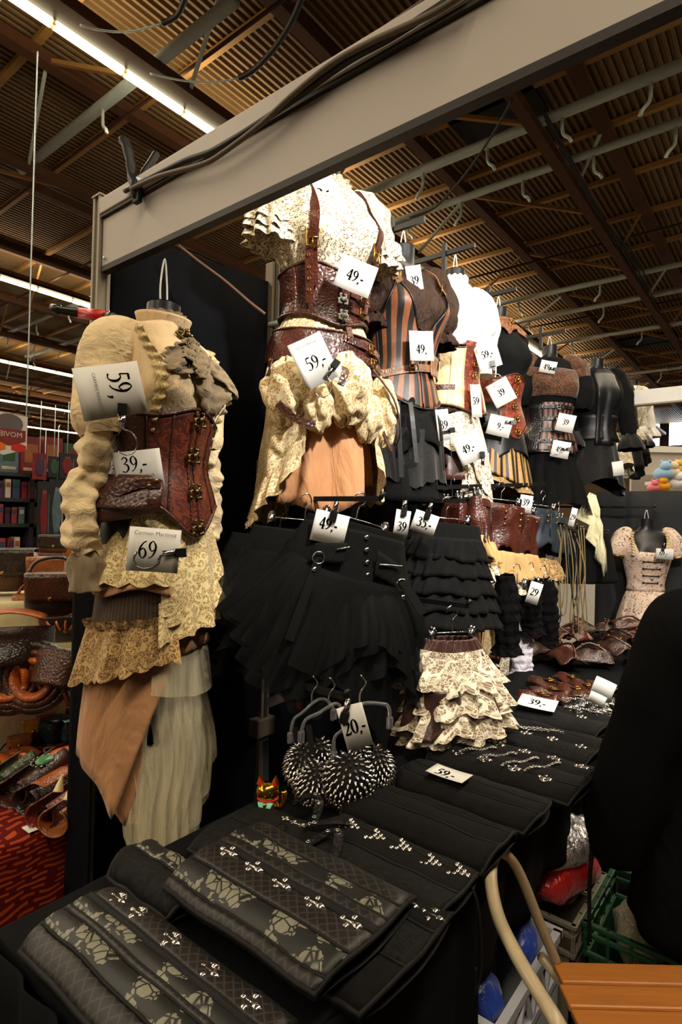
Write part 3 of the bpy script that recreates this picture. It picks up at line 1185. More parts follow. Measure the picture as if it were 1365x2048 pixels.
# sleeves: mannequin's right (towards the picture's left) then left
for s in (-1, 1):
    up_ = [(-.01, s * .095, .402, .036), (-.012, s * .135, .392, .056), (-.014, s * .178, .340, .070), (-.016, s * .194, .26, .068), (-.016, s * .202, .17, .068), (-.012, s * .202, .105, .058), (-.006, s * .202, .075, .044)]
    o = sleeve('puff_sleeve', CREAMSHEER, bl, up_, 40, 9, wrk=.012, wf=15, seed=s * 3.1, nf=11, fa=.03)
    lo = [(-.010, s * .200, .09, .040), (-.012, s * .214, .03, .045), (-.018, s * .216, -.03, .040), (-.022, s * .236, -.09, .046), (-.026, s * .244, -.16, .044), (-.026, s * .238, -.22, .042), (-.024, s * .226, -.265, .032)]
    o = sleeve('ruched_sleeve', CREAMSHEER, bl, lo, 36, 12, rip=.07, nr=8.3, wrk=.024, wf=21, seed=s * 7.7)
    cu = [(-.024, s * .226, -.26, .030), (-.022, s * .220, -.295, .038), (-.020, s * .216, -.335, .043), (-.020, s * .212, -.375, .041)]
    sleeve('cuff', GREYCHIF, bl, cu, 26, 5, wrk=.016, wf=22, seed=s, nf=7, fa=.14)
# lace frills down both sides of the chest
for s in (-1, 1):
    def fr(u, v, s=s):
        z = .415 - .34 * u
        th = R(s * (50 - 8 * sin(PI * u)))
        o = .022 + .016 * v * (1 + .8 * sin(u * 70 + s)) * .7
        return bodypt(th + (v - .5) * .16 + .014 * sin(u * 80), z, o)
    MB().grid(fr, 90, 3, .34, .04).build('lace_frill', TRIMLACE, bl)
# jabot: ragged taupe chiffon leaves hanging from the brooch
for k, (ang, L, wd, sx) in enumerate(((-30, .16, .075, -1), (8, .24, .085, 1), (30, .19, .07, 1), (-8, .14, .05, -1))):
    def jb(u, v, ang=ang, L=L, wd=wd, k=k):
        hw = wd * (.25 + 1.0 * min(1, u * 2.2)) * (1 - .55 * max(0, u - .6) / .4)
        y = (v - .5) * hw + L * u * sin(R(ang)) + .006 * sin(u * 40 + v * 9)
        z = .405 - L * u * cos(R(ang)) + .008 * noise.noise((u * 14, v * 14, k)) * (1 if u > .2 else 0)
        th = math.asin(max(-1, min(1, y / .165)))
        return bodypt(th, z, .030 + .012 * sin(v * 9 + u * 6 + k) + .004 * k)
    MB().grid(jb, 20, 14, L, wd).build('jabot_leaf', GREYCHIF, bl, thick=.002)
b = MB()
rr = random.Random(4)
for k in range(16):
    a = k * 2.4
    q = .008 + .018 * (k / 16)
    b.ball((.078 + .006 * rr.random(), q * cos(a) * 1.3 + .004, .418 + q * sin(a) * .9), .0065 + .004 * rr.random(), 8, 5)
b.tube(smooth([(.082, -.034, .42), (.09, -.01, .405), (.09, .016, .405), (.082, .036, .42)], 4), .004, 6)
b.build('brooch', BRONZE, bl)

co = thing('underbust_corset', 'rust damask underbust corset with brown leather sides over the cream chiffon blouse', 'corset', W1, R(Y1))


def c1t(th): return .125 + .045 * math.exp(-(th / .5) ** 2) - .01 * cos(2 * th)


def c1b(th): return -.105 - .09 * math.exp(-(th / .42) ** 2)


shell('front_panel', DAMRUST, co, c1t, c1b, .034, -52, 52, 40, 18, bust=.3)
shell('side_panel', BROWNLEA, co, c1t, c1b, .034, -180, -52, 30, 18, wrk=.003, bust=.3)
shell('side_panel', BROWNLEA, co, c1t, c1b, .034, 52, 180, 30, 18, wrk=.003, bust=.3)
for th in (-52, -26, -4, 4, 26, 52):
    MB().tube([bodypt(R(th), c1t(R(th)) + (c1b(R(th)) - c1t(R(th))) * k / 14, .037, .3) for k in range(15)], .0032, 6).build('boning', BROWNLEA, co)
edge('top_piping', BROWNLEA, co, c1t, .036, .0055, bust=.3, n=60)
edge('bottom_piping', BROWNLEA, co, c1b, .036, .0065, bust=.3, n=60)
for k in range(4):
    M = frame_at(0, .13 - .10 * k, .041)
    put('clasp_bronze', clasp_fn(BRONZE), 'clasp', co, M, 1.5)
pb = thing('hip_pouch', 'dark brown leather hip pouch with three rivets, strapped on the rust corset', 'pouch', W1, R(Y1))
shell('pouch_body', BROWNLEA, pb, lambda th: -.040 + .01 * cos(3 * th), lambda th: -.150 - .012 * sin(3 * th), lambda v, th: .046 + .018 * sin(PI * v), -128, -34, 30, 10, bust=0, wrk=.004)
shell('flap', BROWNLEA, pb, -.034, lambda th: -.095 - .03 * sin((th + R(128)) * 1.3), lambda v, th: .060 + .014 * v, -122, -44, 26, 8, bust=0)
strap('flap_strap', BROWNLEA, pb, [(-36, -.055, .064), (-52, -.058, .074), (-66, -.078, .074), (-84, -.108, .07)], .024, .004)
for th, z in ((-40, -.048), (-45, -.062), (-50, -.048)):
    put('rivet_brass', rivet_fn(BRASS), 'rivet', pb, frame_at(th, z, .074))

sk = thing('tiered_lace_skirt', 'long tiered skirt of cream lace, brown pinstripe, beige satin and ivory tulle', 'skirt', W1, R(Y1))
ip = lambda th, xs, ys: float(np.interp(math.degrees(th), xs, ys))
skirt('black_underskirt', BLACKCOT, sk, -.06, -.75, .12, .155, nf=7, amp=.006)
skirt('satin_panel', SATIN, sk, -.38, lambda th: ip(th, [-150, -125, -105, -85, -66, -52, -38, -22], [-.76, -.80, -.80, -.84, -.92, -.80, -.66, -.56]), .17, lambda th: ip(th, [-150, -100, -60, -20], [.20, .215, .20, .185]), -165, -20, 5, .008, wrk=.010, wf=7)
skirt('satin_inner_fold', SATIN, sk, -.52, lambda th: ip(th, [-120, -90, -62, -46], [-.80, -.86, -.95, -.82]), .165, .170, -140, -44, 4, .012, wrk=.012, wf=8, seed=3)
skirt('pinstripe_panel', PIN, sk, -.20, -.47, .155, .185, -170, -22, 4, .003, wrk=.003)
skirt('satin_edge', SATIN, sk, -.22, lambda th: -.345 + .012 * sin(th * 5), .165, .196, -170, -26, 5, .004)
skirt('lace_tier', LACECREAM, sk, -.085, lambda th: -.315, .128, .204, -170, -26, 16, .008, nt=110, scal=.012, ns=9, pw=.8)
skirt('brown_lace_ruffle', LACEBROWN, sk, lambda th: ip(th, [-150, -30], [-.455, -.425]), lambda th: ip(th, [-150, -110, -30], [-.60, -.585, -.52]), .190, .228, -165, -20, 13, .016, nt=150, scal=.010, ns=14, top_amp=.008)
skirt('ruffle_heading', LACEBROWN, sk, lambda th: ip(th, [-150, -30], [-.435, -.405]), lambda th: ip(th, [-150, -30], [-.458, -.428]), .200, .192, -165, -20, 30, .006, nt=150, top_amp=.010)
skirt('front_satin_band', SATIN, sk, -.30, lambda th: -.515 + .01 * sin(4 * th), .16, .180, -30, 120, 4, .004)
skirt('front_lace', LACECREAM, sk, -.09, lambda th: ip(th, [-34, 10, 60, 120], [-.44, -.40, -.39, -.36]), .128, lambda th: ip(th, [-34, 20, 60, 120], [.196, .205, .24, .22]), -34, 130, 10, .014, nt=110, pw=.75)
skirt('front_lace_ruffle', LACECREAM, sk, lambda th: ip(th, [-34, 10, 60, 120], [-.37, -.33, -.31, -.30]), lambda th: ip(th, [-34, 10, 60, 120], [-.475, -.435, -.40, -.40]), .190, lambda th: ip(th, [-34, 20, 60, 120], [.215, .23, .285, .25]), -36, 130, 17, .016, nt=130, scal=.008, ns=12, top_amp=.006)
skirt('short_tulle', TULLE, sk, -.44, lambda th: ip(th, [-50, 0, 40, 120], [-.60, -.64, -.62, -.60]), .165, .195, -40, 120, 8, .012, nt=70)
for k in range(3):
    skirt('long_tulle', TULLE, sk, -.48, lambda th, k=k: ip(th, [-62, -50, -30, -5, 15, 40, 70], [-.95, -1.13, -1.09 - .02 * k, -1.08, -1.0, -.92 + .04 * k, -.8]), .15 + .006 * k, .165 + .012 * k, -60 + 5 * k, 62 - 8 * k, 16 + 7 * k, .014, nt=120, nz=18, wrk=.03, wf=6, seed=k * 5.0)
skirt('back_lace_hem', LACEBROWN, sk, -.75, -.96, .14, .145, -75, -45, 6, .006, nt=20)

# price cards of torso 1
def onbody(W, Y, th, z, off):
    return Vector(W) + Matrix.Rotation(R(Y), 3, 'Z') @ Vector(bodypt(R(th), z, off, 0))


d1 = depth(W1)
price_card('white card reading 59 turned sideways, clipped on the cream blouse sleeve', at(222, 782, d=d1 - .28), .150, .128, 14, '59,', 0, ('CARMEN MARTINEZ', .085, -.23, -.02, PI / 2), 0, .34, (.16, .10), clip=(.10, -.40, -14, True), vertical=True)
price_card('white card reading 39 tucked into the brown hip pouch', at(279, 943, d=depth(onbody(W1, Y1, -66, -.02, .045))), .118, .112, 10, '39,-', 0, None, 0, .36, (-.08, .20), second=('EUR', .12, .22, -.16, 0))
price_card('white card reading 69 clipped on the cream lace skirt', at(308, 1100, d=d1 - .26), .122, .108, -4, '69,', 0, ('Carmen Martinez', .13, .0, .33, 0), 0, .40, (-.08, .0), clip=(.50, -.02, -84, True))

# red and black flashlight-like gun handle sticking out by the post
fl = thing('spray_bottle_handle', 'black rod with red sleeve and white barcode sticker behind the cream blouse shoulder', 'tool', at(170, 628, d=1.80))
a, c = at(103, 617, d=1.80) - at(170, 628, d=1.80), at(228, 634, d=1.66) - at(170, 628, d=1.80)
RED = plain('red_sleeve', (196, 26, 22), .4, 0, .05)
MB().tube([a, a * .75, a * .7, c * .2], [.015, .016, .013, .014], 12).build('black_body', BLACKPL, fl)
MB().tube([a * .2 + c * .02, c * .75], .0165, 14).build('red_sleeve', RED, fl)
MB().tube([c * .75, c], .012, 12).build('tip', BLACKPL, fl)
dd_ = (CAM - at(170, 628, d=1.80)).normalized()
b = MB(); ax = c.normalized(); uu = dd_.cross(ax).normalized()
q0 = c * .38 + dd_ * .0172
for k in range(9):
    b.bar(q0 + ax * (.0028 * k - .012) - uu * .007, q0 + ax * (.0028 * k - .012) + uu * .007, .0006 + .0008 * (k % 3), .0006, up=dd_)
st_ = MB(); st_.bar(c * .38 + dd_ * .0166 - ax * .016, c * .38 + dd_ * .0166 + ax * .016, .020, .0006, up=dd_)
sticker = st_.build('sticker', PAPER, fl, sm=False)
b.build('barcode', INK, sticker, sm=False)

# ================================================================ torso 2: ivory lace blouse, brown strap corset, bustled lace skirt
def outfit(x, y, z, yaw):
    return (x, y, z), R(yaw)


W2 = (.45, .58, 2.215)
Y2 = -24
mannequin('black torso wearing the ivory lace blouse, nearest of the wall row', W2, Y2, hang=.06)
bracket('black display arm above the ivory lace blouse', (.45, .58, 2.80))
bl = thing('lace_blouse', 'ivory lace blouse with frilled short sleeves, top left of the wall row', 'blouse', W2, R(Y2))
shell('bodice', LACEWHITE, bl, .462, .10, lambda v, th: .012 + .030 * math.sin(PI * min(1, v * 1.1)) , nz=24, nt=64, wrk=.014, wf=17, fold=.008, nf=16, thick=0)
shell('lining', plain('ivory_lining', (214, 196, 160), .85, 0, .1), bl, .44, .10, .004, nz=10, thick=0)
for s in (-1, 1):
    sleeve('puff_sleeve', LACEWHITE, bl, [(-.005, s * .105, .43, .03), (-.005, s * .142, .425, .062), (0, s * .178, .37, .074), (.004, s * .192, .305, .072), (.006, s * .196, .265, .056)], 30, 7, wrk=.018, wf=20, seed=s * 2.2, nf=9, fa=.05, thick=0)
    for k, (z, r) in enumerate(((.285, .072), (.255, .080), (.225, .078))):
        sleeve('sleeve_frill', LACEWHITE, bl, [(.006, s * .198, z + .03, .05), (.006, s * .202, z, r), (.006, s * .206, z - .03, r + .012)], 56, 4, wrk=.010, wf=30, seed=k + s, nf=10, fa=.16, thick=0)
b = MB()
b.grid(lambda u, v: ((.060 + .020 * v + .006 * sin(u * 80) * v) * cos(2 * PI * u), (.066 + .022 * v + .006 * sin(u * 80) * v) * sin(2 * PI * u), .44 + .045 * v - .02 * v * v), 120, 4, .5, .06)
b.build('collar_frill', LACEWHITE, bl)
co = thing('strap_corset', 'brown leather underbust corset with buckled shoulder straps over the ivory lace blouse', 'corset', W2, R(Y2))


def c2t(th): return .130 - .04 * math.exp(-(th / .45) ** 2) + .02 * cos(2 * th)


def c2b(th): return -.035 - .035 * math.exp(-(th / .5) ** 2)


shell('front_panel', REDBROWN, co, c2t, c2b, .034, -60, 60, 40, 14, wrk=.004, wf=30, bust=.5)
shell('side_panel', REDBROWN, co, c2t, c2b, .034, -180, -60, 26, 14, wrk=.005, wf=30)
shell('side_panel', REDBROWN, co, c2t, c2b, .034, 60, 180, 26, 14, wrk=.005, wf=30)
edge('top_piping', BROWNLEA, co, c2t, .036, .005, n=60, bust=.5)
edge('bottom_piping', BROWNLEA, co, c2b, .036, .005, n=60, bust=.5)
MB().tube([bodypt(0, c2t(0) + (c2b(0) - c2t(0)) * k / 8, .039, .5) for k in range(9)], .004, 6).build('busk', BLACKPL, co)
for k in range(3):
    put('clasp_steel', clasp_fn(STEEL), 'clasp', co, frame_at(3, .075 - .055 * k, .042), 1.2)
for s in (-1, 1):
    th = 34 * s
    sp = strap('shoulder_strap', REDBROWN, co, [(th, .05, .048), (th, .10, .05), (th, .18, .050), (th * .95, .25, .046), (th * .95, .32, .040), (th, .39, .030), (th * 1.25, .430, .022), (th * 2.2, .446, .020)], .030, .005)
    put('buckle_brass', buckle_fn(BRASS), 'buckle', sp, frame_at(th, .185, .056), 1.25)
    st2 = strap('strap_tail', REDBROWN, co, [(th + 3 * s, .165, .057), (th + 4 * s, .10, .060), (th + 4 * s, .04, .060), (th + 4 * s, -.01, .056)], .027, .005)
    for k in range(4):
        put('eyelet_brass', eyelet_fn(BRASS), 'eyelet', st2, frame_at(th + 4 * s, .135 - .035 * k, .0635))
for k, z in enumerate((.045, -.005)):
    sp = strap('side_belt', REDBROWN, co, [(14, z, .044), (35, z - .004, .050), (60, z - .006, .050), (85, z - .006, .046)], .020, .004)
    put('buckle_brass', buckle_fn(BRASS), 'buckle', sp, frame_at(34, z - .004, .053, 90), .8)

sk = thing('bustled_lace_skirt', 'ivory lace skirt bustled up with brown leather straps over a peach lining', 'skirt', W2, R(Y2))
shell('waist_smocking', LACEGOLD, sk, -.015, -.115, .022, fold=.004, nf=40, nt=120, nz=6, thick=0)
skirt('peach_lining', PEACH, sk, -.18, lambda th: ip(th, [-150, -90, -40, -10, 20, 60, 150], [-.62, -.66, -.68, -.72, -.66, -.60, -.6]), .145, .165, -180, 180, 5, .036, nt=90, wrk=.014, wf=8, top_amp=.012)
skirt('side_fall', LACEGOLD, sk, -.22, lambda th: ip(th, [-175, -130, -95, -60, -38], [-.66, -.72, -.72, -.62, -.50]), .185, lambda th: ip(th, [-175, -100, -60, -30], [.23, .235, .225, .20]), -175, -36, 9, .016, nt=100, wrk=.012, wf=12, scal=.012, ns=16, thick=0)
skirt('side_fall_frill', LACEGOLD, sk, lambda th: ip(th, [-175, -95, -60, -38], [-.60, -.64, -.54, -.44]), lambda th: ip(th, [-175, -95, -60, -36], [-.72, -.745, -.64, -.53]), .225, .245, -172, -38, 22, .016, nt=130, scal=.008, ns=20, thick=0, wrk=.01)
skirt('side_fall', LACEGOLD, sk, -.22, lambda th: ip(th, [36, 60, 95, 175], [-.50, -.62, -.66, -.66]), .185, .235, 40, 175, 9, .016, nt=100, wrk=.012, wf=12, scal=.012, ns=16, thick=0)
# bustle puffs of gathered lace
for k, (th, z, ry, rx, rz, dz) in enumerate(((-52, -.31, .078, .06, .105, 0), (4, -.29, .082, .066, .11, 0), (62, -.34, .070, .06, .12, 0), (-22, -.36, .05, .045, .075, 0), (28, -.37, .05, .045, .08, 0))):
    c = Vector(bodypt(R(th), -.25, .050)); c.z = z

    def pf(u, v, c=c, rx=rx, ry=ry, rz=rz, k=k, th=th):
        a, p = 2 * PI * u, PI * v
        d = Vector((cos(a) * sin(p), sin(a) * sin(p), -cos(p)))
        f = 1 + .10 * sin(5 * a + 4 * d.z) + .16 * noise.noise(d * 2.6 + Vector((k * 3, 0, 0)))
        q = Vector((d.x * rx, d.y * ry, d.z * rz)) * f
        q = Matrix.Rotation(R(th), 3, 'Z') @ q
        return wr(tuple(c + q), .010, 34, k)
    MB().grid(pf, 40, 28, .45, .3).build('bustle_puff', LACEGOLD, sk)
hb = thing('hip_belt', 'wide brown leather hip belt with buckled straps around the ivory lace skirt', 'belt', W2, R(Y2))
shell('belt_body', REDBROWN, hb, lambda th: -.085 - .008 * cos(th), lambda th: -.215 - .035 * cos(2 * th) * .5 - .03 * (1 if abs(th) > 1.3 else 0) * 0, .034, nt=60, nz=10, wrk=.005, wf=24, bust=0)
edge('top_piping', BROWNLEA, hb, lambda th: -.085 - .008 * cos(th), .036, .004, n=60)
sp = strap('front_tab', REDBROWN, hb, [(10, -.115, .042), (10, -.06, .034), (10, -.015, .030)], .026, .005)
put('rivet_steel', rivet_fn(CHROME), 'press_stud', sp, frame_at(10, -.03, .036), 1.6)
for k, z in enumerate((-.125, -.175)):
    sp = strap('belt_strap', REDBROWN, hb, [(2, z + .012, .040), (25, z, .046), (50, z - .012, .048), (75, z - .02, .046)], .024, .005)
    put('buckle_brass', buckle_fn(BRASS), 'buckle', sp, frame_at(36, z - .006, .052, 90), .9)
    for th in (6, 60):
        put('rivet_brass', rivet_fn(BRASS), 'rivet', sp, frame_at(th, z + .010 - .018 * (th > 20), .050))
for pts in ([(-70, -.20, .05), (-66, -.27, .075), (-52, -.35, .100), (-36, -.41, .11), (-24, -.42, .10)], [(34, -.20, .05), (44, -.30, .11), (56, -.40, .12), (66, -.45, .10), (50, -.46, .09), (36, -.42, .09)], [(-4, -.20, .05), (-4, -.24, .10), (-8, -.29, .108)]):
    P = []
    for th, z, o in pts:
        a, b_, cx = prof(max(z, -.25))
        P.append(((b_ + o) * cos(R(th)) + cx, (a + o) * sin(R(th)), z))
    ribbon3('hanging_strap', BROWNLEA, hb, smooth(P, 6), .022, .004)
put('rivet_brass', rivet_fn(BRASS), 'rivet', hb, frame_at(-70, -.20, .055), 1.3)
# black clamp knob on the pole behind torso 2
kn = thing('clamp_knob', 'black clamp with steel screw on the metal pole behind the ivory skirt', 'clamp', at(578, 640, x=.12))
MB().tube([(-.11, 0, 0), (.0, .01, 0)], .012, 10).build('screw', STEEL, kn)
MB().tube([(-.02, 0, 0), (.02, .012, 0), (.06, .02, 0)], [.026, .03, .022], 12).build('knob', BLACKPL, kn)

d2 = depth(W2)
price_card('white card reading 39 at the collar of the ivory lace blouse', at(647, 396, d=d2 - .13), .115, .150, 28, '39,-', 0, None, 0, .24, (0, .12))
price_card('white card reading 49 on the brown strap corset', at(712, 553, d=d2 - .22), .118, .105, -18, '49,-', 10, None, 0, .34, (.0, .0))
price_card('white card reading 59 clipped tilted on the wide brown hip belt', at(628, 722, d=d2 - .27), .110, .150, 27, '59,-', 0, ('Carmen Martinez', .07, .0, .34, 0), 0, .27, (.05, -.02), clip=(.48, -.26, -60, True))

# ================================================================ torso 3: dark velvet shrug, copper striped corset, black skirt
W3 = (.45, 1.09, 2.125)
Y3 = -16
mannequin('black torso wearing the black and copper striped corset', W3, Y3, hang=.10)
bracket('black display arm above the dark velvet blouse', (.45, 1.09, 2.745))
bl = thing('velvet_blouse', 'dark brown crushed velvet blouse with puffed sleeves under the copper striped corset', 'blouse', W3, R(Y3))
shell('bodice', BLKVELVET, bl, lambda th: .44 - .03 * cos(th), .08, .014, nz=20, wrk=.010, wf=22)
for s in (-1, 1):
    sleeve('puff_sleeve', BLKVELVET, bl, [(-.005, s * .105, .425, .03), (-.005, s * .146, .42, .072), (0, s * .186, .345, .092), (.006, s * .200, .255, .092), (.008, s * .200, .205, .070), (.01, s * .198, .185, .056)], 28, 6, wrk=.016, wf=20, seed=s * 4.2, nf=9, fa=.05)
    sleeve('cuff_frill', BLKVELVET, bl, [(.01, s * .198, .20, .05), (.01, s * .20, .17, .072), (.012, s * .202, .135, .082)], 44, 4, wrk=.012, wf=30, seed=s, nf=9, fa=.14)
co = thing('striped_corset', 'black and copper striped overbust corset with tan shoulder strap and belt', 'corset', W3, R(Y3))


def c3t(th):
    t_ = math.degrees(th)
    return float(np.interp(abs(t_), [0, 12, 24, 40, 62, 90, 140, 180], [.135, .145, .22, .33, .20, .12, .15, .2]))


def c3b(th): return -.145 - .05 * cos(th * 2) + .02 * cos(th)


shell('front_panel', COPPER, co, c3t, c3b, .030, -75, 75, 60, 22, bust=.9)
shell('back_panel', COPPER, co, c3t, c3b, .030, 75, 285, 50, 16)
edge('top_piping', BLACKPL, co, c3t, .033, .004, -180, 180, 90, bust=.9)
edge('bottom_piping', BLACKPL, co, c3b, .033, .004, n=60)
MB().tube([bodypt(0, .13 + (c3b(0) - .13) * k / 12, .034) for k in range(13)], .004, 6).build('busk', BLACKPL, co)
for s in (-1, 1):
    sp = strap('shoulder_strap', TAUPELEA, co, [(38 * s, .31, .036), (38 * s, .36, .03), (42 * s, .41, .024), (60 * s, .440, .020)], .026, .004)
    put('buckle_brass', buckle_fn(BRASS), 'buckle', sp, frame_at(38 * s, .345, .037), .9)
sp = strap('waist_belt', TAUPELEA, co, [(-66, -.045, .040), (-40, -.030, .040), (-12, -.012, .042), (20, .0, .044), (60, .012, .044)], .030, .004)
put('buckle_brass', buckle_fn(BRASS), 'buckle', sp, frame_at(-14, -.014, .047, 80), .9)
shell('belt_flap', TAUPELEA, co, .055, -.03, .048, 18, 66, 14, 6, bust=0)
sk = thing('black_bustle_skirt', 'black cotton bustle skirt with ribbons and lace hem below the striped corset', 'skirt', W3, R(Y3))
skirt('overskirt', BLACKCOT, sk, -.10, lambda th: -.36 + .05 * cos(th * 3), .150, .205, nf=10, amp=.014, wrk=.016, wf=12)
skirt('lace_tier', BLACKLACE, sk, -.26, lambda th: -.47 + .02 * sin(th * 5), .19, .218, nf=14, amp=.012, nt=110, scal=.012, ns=16, thick=0)
skirt('underskirt', BLACKCOT, sk, -.20, -.55, .17, .205, nf=9, amp=.012, wrk=.012)
for th, L in ((-34, .26), (-20, .20), (14, .22), (30, .16)):
    ribbon3('ribbon', BLACKSAT, sk, smooth([bodypt(R(th), -.16, .05), (bodypt(R(th), -.2, .075)[0], bodypt(R(th), -.2, .075)[1], -.24), (bodypt(R(th + 4), -.2, .085)[0], bodypt(R(th + 4), -.2, .085)[1], -.20 - L)], 5), .018, .002)
d3 = depth(W3)
price_card('white card reading 39 on the neck of the dark velvet blouse', at(829, 556, d=d3 - .12), .062, .100, 10, '39', 8, None, 0, .22, (0, -.1))
price_card('white card reading 49 on the copper striped corset', at(843, 692, d=d3 - .19), .098, .116, 4, '49,', 20, None, 0, .24, (.0, -.1))
price_card('white card at the right hip of the black bustle skirt', at(886, 850, d=d3 - .10), .062, .126, 10, '39', 35, None, 0, .2, (.1, .0), clip=(.55, -.2, -90, False))

# ================================================================ torso 4: white puffed blouse, cream and rust corset, brown-cream skirt
W4 = (.45, 1.56, 2.19)
Y4 = -12
mannequin('black torso wearing the white puffed blouse', W4, Y4, hang=.11)
bracket('black display arm above the white puffed blouse', (.45, 1.56, 2.82))
bl = thing('white_blouse', 'bright white cotton blouse with puffed sleeves and high collar', 'blouse', W4, R(Y4))
shell('bodice', WHITECOT, bl, lambda th: .455, .13, lambda v, th: .014 + .022 * sin(PI * v), nz=20, wrk=.012, wf=16, fold=.008, nf=20)
MB().grid(lambda u, v: (.058 * cos(2 * PI * u) * (1 + .08 * v), .060 * sin(2 * PI * u) * (1 + .08 * v), .44 + .05 * v + .004 * sin(u * 90) * v), 90, 4).build('collar', WHITECOT, bl)
for s in (-1, 1):
    sleeve('puff_sleeve', WHITECOT, bl, [(-.005, s * .105, .425, .03), (-.005, s * .150, .425, .070), (0, s * .192, .355, .090), (.006, s * .212, .27, .088), (.008, s * .214, .205, .070), (.01, s * .212, .165, .052)], 28, 6, wrk=.014, wf=16, seed=s * 5.2, nf=10, fa=.05)
    sleeve('cuff_frill', WHITECOT, bl, [(.01, s * .212, .18, .048), (.01, s * .214, .14, .062), (.012, s * .214, .09, .058), (.012, s * .214, .05, .066)], 40, 4, wrk=.010, wf=26, seed=s, nf=8, fa=.12)
co = thing('cream_corset', 'cream brocade corset with rust front panel and a small buckled belt', 'corset', W4, R(Y4))
c4t = lambda th: .115 + .02 * math.exp(-((th - .1) / .4) ** 2)
c4b = lambda th: -.155 - .03 * math.exp(-(th / .5) ** 2)
shell('side_panel', CREAMBROC, co, c4t, c4b, .028, -125, -22, 30, 14, bust=.3)
shell('front_panel', RUSTLEA, co, lambda th: .150, c4b, .030, -22, 24, 24, 14, bust=.3)
shell('back_panel', CREAMBROC, co, c4t, c4b, .028, 24, 235, 40, 14, bust=.3)
for th in (-125, -74, -48, -22):
    MB().tube([bodypt(R(th), c4t(R(th)) + (c4b(R(th)) - c4t(R(th))) * k / 10, .031, .3) for k in range(11)], .003, 6).build('boning', CREAMBROC, co)
edge('top_piping', REDBROWN, co, c4t, .031, .004, n=60, bust=.3)
edge('bottom_piping', REDBROWN, co, c4b, .031, .005, n=60, bust=.3)
sp = strap('small_belt', REDBROWN, co, [(-110, -.075, .036), (-85, -.075, .038), (-60, -.072, .038), (-38, -.070, .036)], .022, .004)
put('buckle_bronze', buckle_fn(BRONZE), 'buckle', sp, frame_at(-74, -.074, .043, 90), .8)
for k in range(5):
    put('clasp_brass', clasp_fn(BRASS), 'clasp', co, frame_at(3, .11 - .055 * k, .036), 1.1)
shell('smocked_waist', BLKVELVET, co, lambda th: -.135, lambda th: -.19 + .02 * cos(2 * th), .020, -150, 150, 60, 6, fold=.004, nf=40, bust=0)
sk = thing('brown_cream_skirt', 'brown taffeta skirt with draped cream lace below the cream corset', 'skirt', W4, R(Y4))
LACEBIG = lace('ivory_big_flower_lace', (252, 240, 214), (150, 128, 100), .8, 34)
TAFFETA = crepe('brown_taffeta', (72, 34, 24), .38, 18, .5, .01, spec=.6)
skirt('taffeta', TAFFETA, sk, -.20, -.50, .15, .200, nf=8, amp=.014, wrk=.014)
skirt('lace_drape', LACEBIG, sk, -.17, lambda th: ip(th, [-170, -110, -60, -20, 10, 40, 150], [-.30, -.36, -.34, -.40, -.56, -.52, -.5]), .145, .225, nf=9, amp=.016, nt=100, wrk=.014, scal=.01, ns=14)
skirt('lace_hem', LACEBIG, sk, -.36, lambda th: ip(th, [-40, 0, 60], [-.60, -.62, -.60]), .20, .215, -30, 100, 10, .016, nt=70, wrk=.012)
skirt('cream_fringe', LACEWHITE, sk, -.46, lambda th: -.60 + .02 * sin(9 * th), .17, .20, -140, -60, 9, .014, nt=40)
d4 = depth(W4)
price_card('white card reading 59 clipped right of the cream corset', at(975, 708, d=d4 - .12), .105, .142, 17, '59,-', 0, None, 0, .24, (.0, .0), clip=(.10, -.40, -10, True))
price_card('narrow white card on the rust front of the cream corset', at(952, 802, d=d4 - .17), .052, .150, 6, '59', 30, None, 0, .16, (0, 0))
price_card('white card reading 49 clipped on the brown taffeta skirt', at(940, 895, d=d4 - .25), .120, .132, 24, '49,-', 0, None, 0, .26, (-.05, .0), clip=(.30, -.42, -20, True))

# ================================================================ torso 5: black vest with rust lace collar, rust corset
W5 = (.45, 2.08, 2.16)
Y5 = -20
mannequin('black torso wearing the plain black top with copper lace collar', W5, Y5, hang=.10)
bracket('black display arm above the black top with copper lace collar', (.45, 2.08, 2.78))
bl = thing('sleeveless_blouse', 'plain black sleeveless top with a copper lace collar', 'blouse', W5, R(Y5))
shell('bodice', BLACKCOT, bl, .448, .05, .016, nz=18, wrk=.006)
COPLACE = lace('copper_lace', (150, 92, 52), (60, 36, 22), .7, 70)
shell('lace_collar', COPLACE, bl, .462, lambda th: .385 + .02 * sin(9 * th), .028, nz=6, nt=90, fold=.01, nf=16, scal=.01, ns=9)
put('clasp_brass', clasp_fn(BRASS), 'collar_clasp', bl, frame_at(5, .43, .03), 1.6)
for s in (-1, 1):
    sleeve('cap_sleeve', BLACKCOT, bl, [(-.005, s * .11, .425, .03), (-.005, s * .150, .41, .052), (0, s * .175, .36, .052), (0, s * .182, .30, .05)], 20, 6, wrk=.008)
co = thing('rust_corset', 'rust brocade corset with brass clasps and a black hip bag on the black top', 'corset', W5, R(Y5))
c5t = lambda th: .11 + .03 * math.exp(-(th / .4) ** 2)
c5b = lambda th: -.12 - .09 * math.exp(-(th / .45) ** 2)
shell('front_panel', RUSTLEA, co, c5t, c5b, .030, -100, 50, 44, 14, bust=.4)
shell('side_panel', BLACKSAT, co, c5t, c5b, .030, 50, 260, 40, 14, bust=.4)
edge('top_piping', REDBROWN, co, c5t, .033, .004, n=60, bust=.4)
edge('bottom_piping', REDBROWN, co, c5b, .033, .004, n=60, bust=.4)
for k in range(5):
    put('clasp_brass', clasp_fn(BRASS), 'clasp', co, frame_at(2, .11 - .07 * k, .037), 1.3)
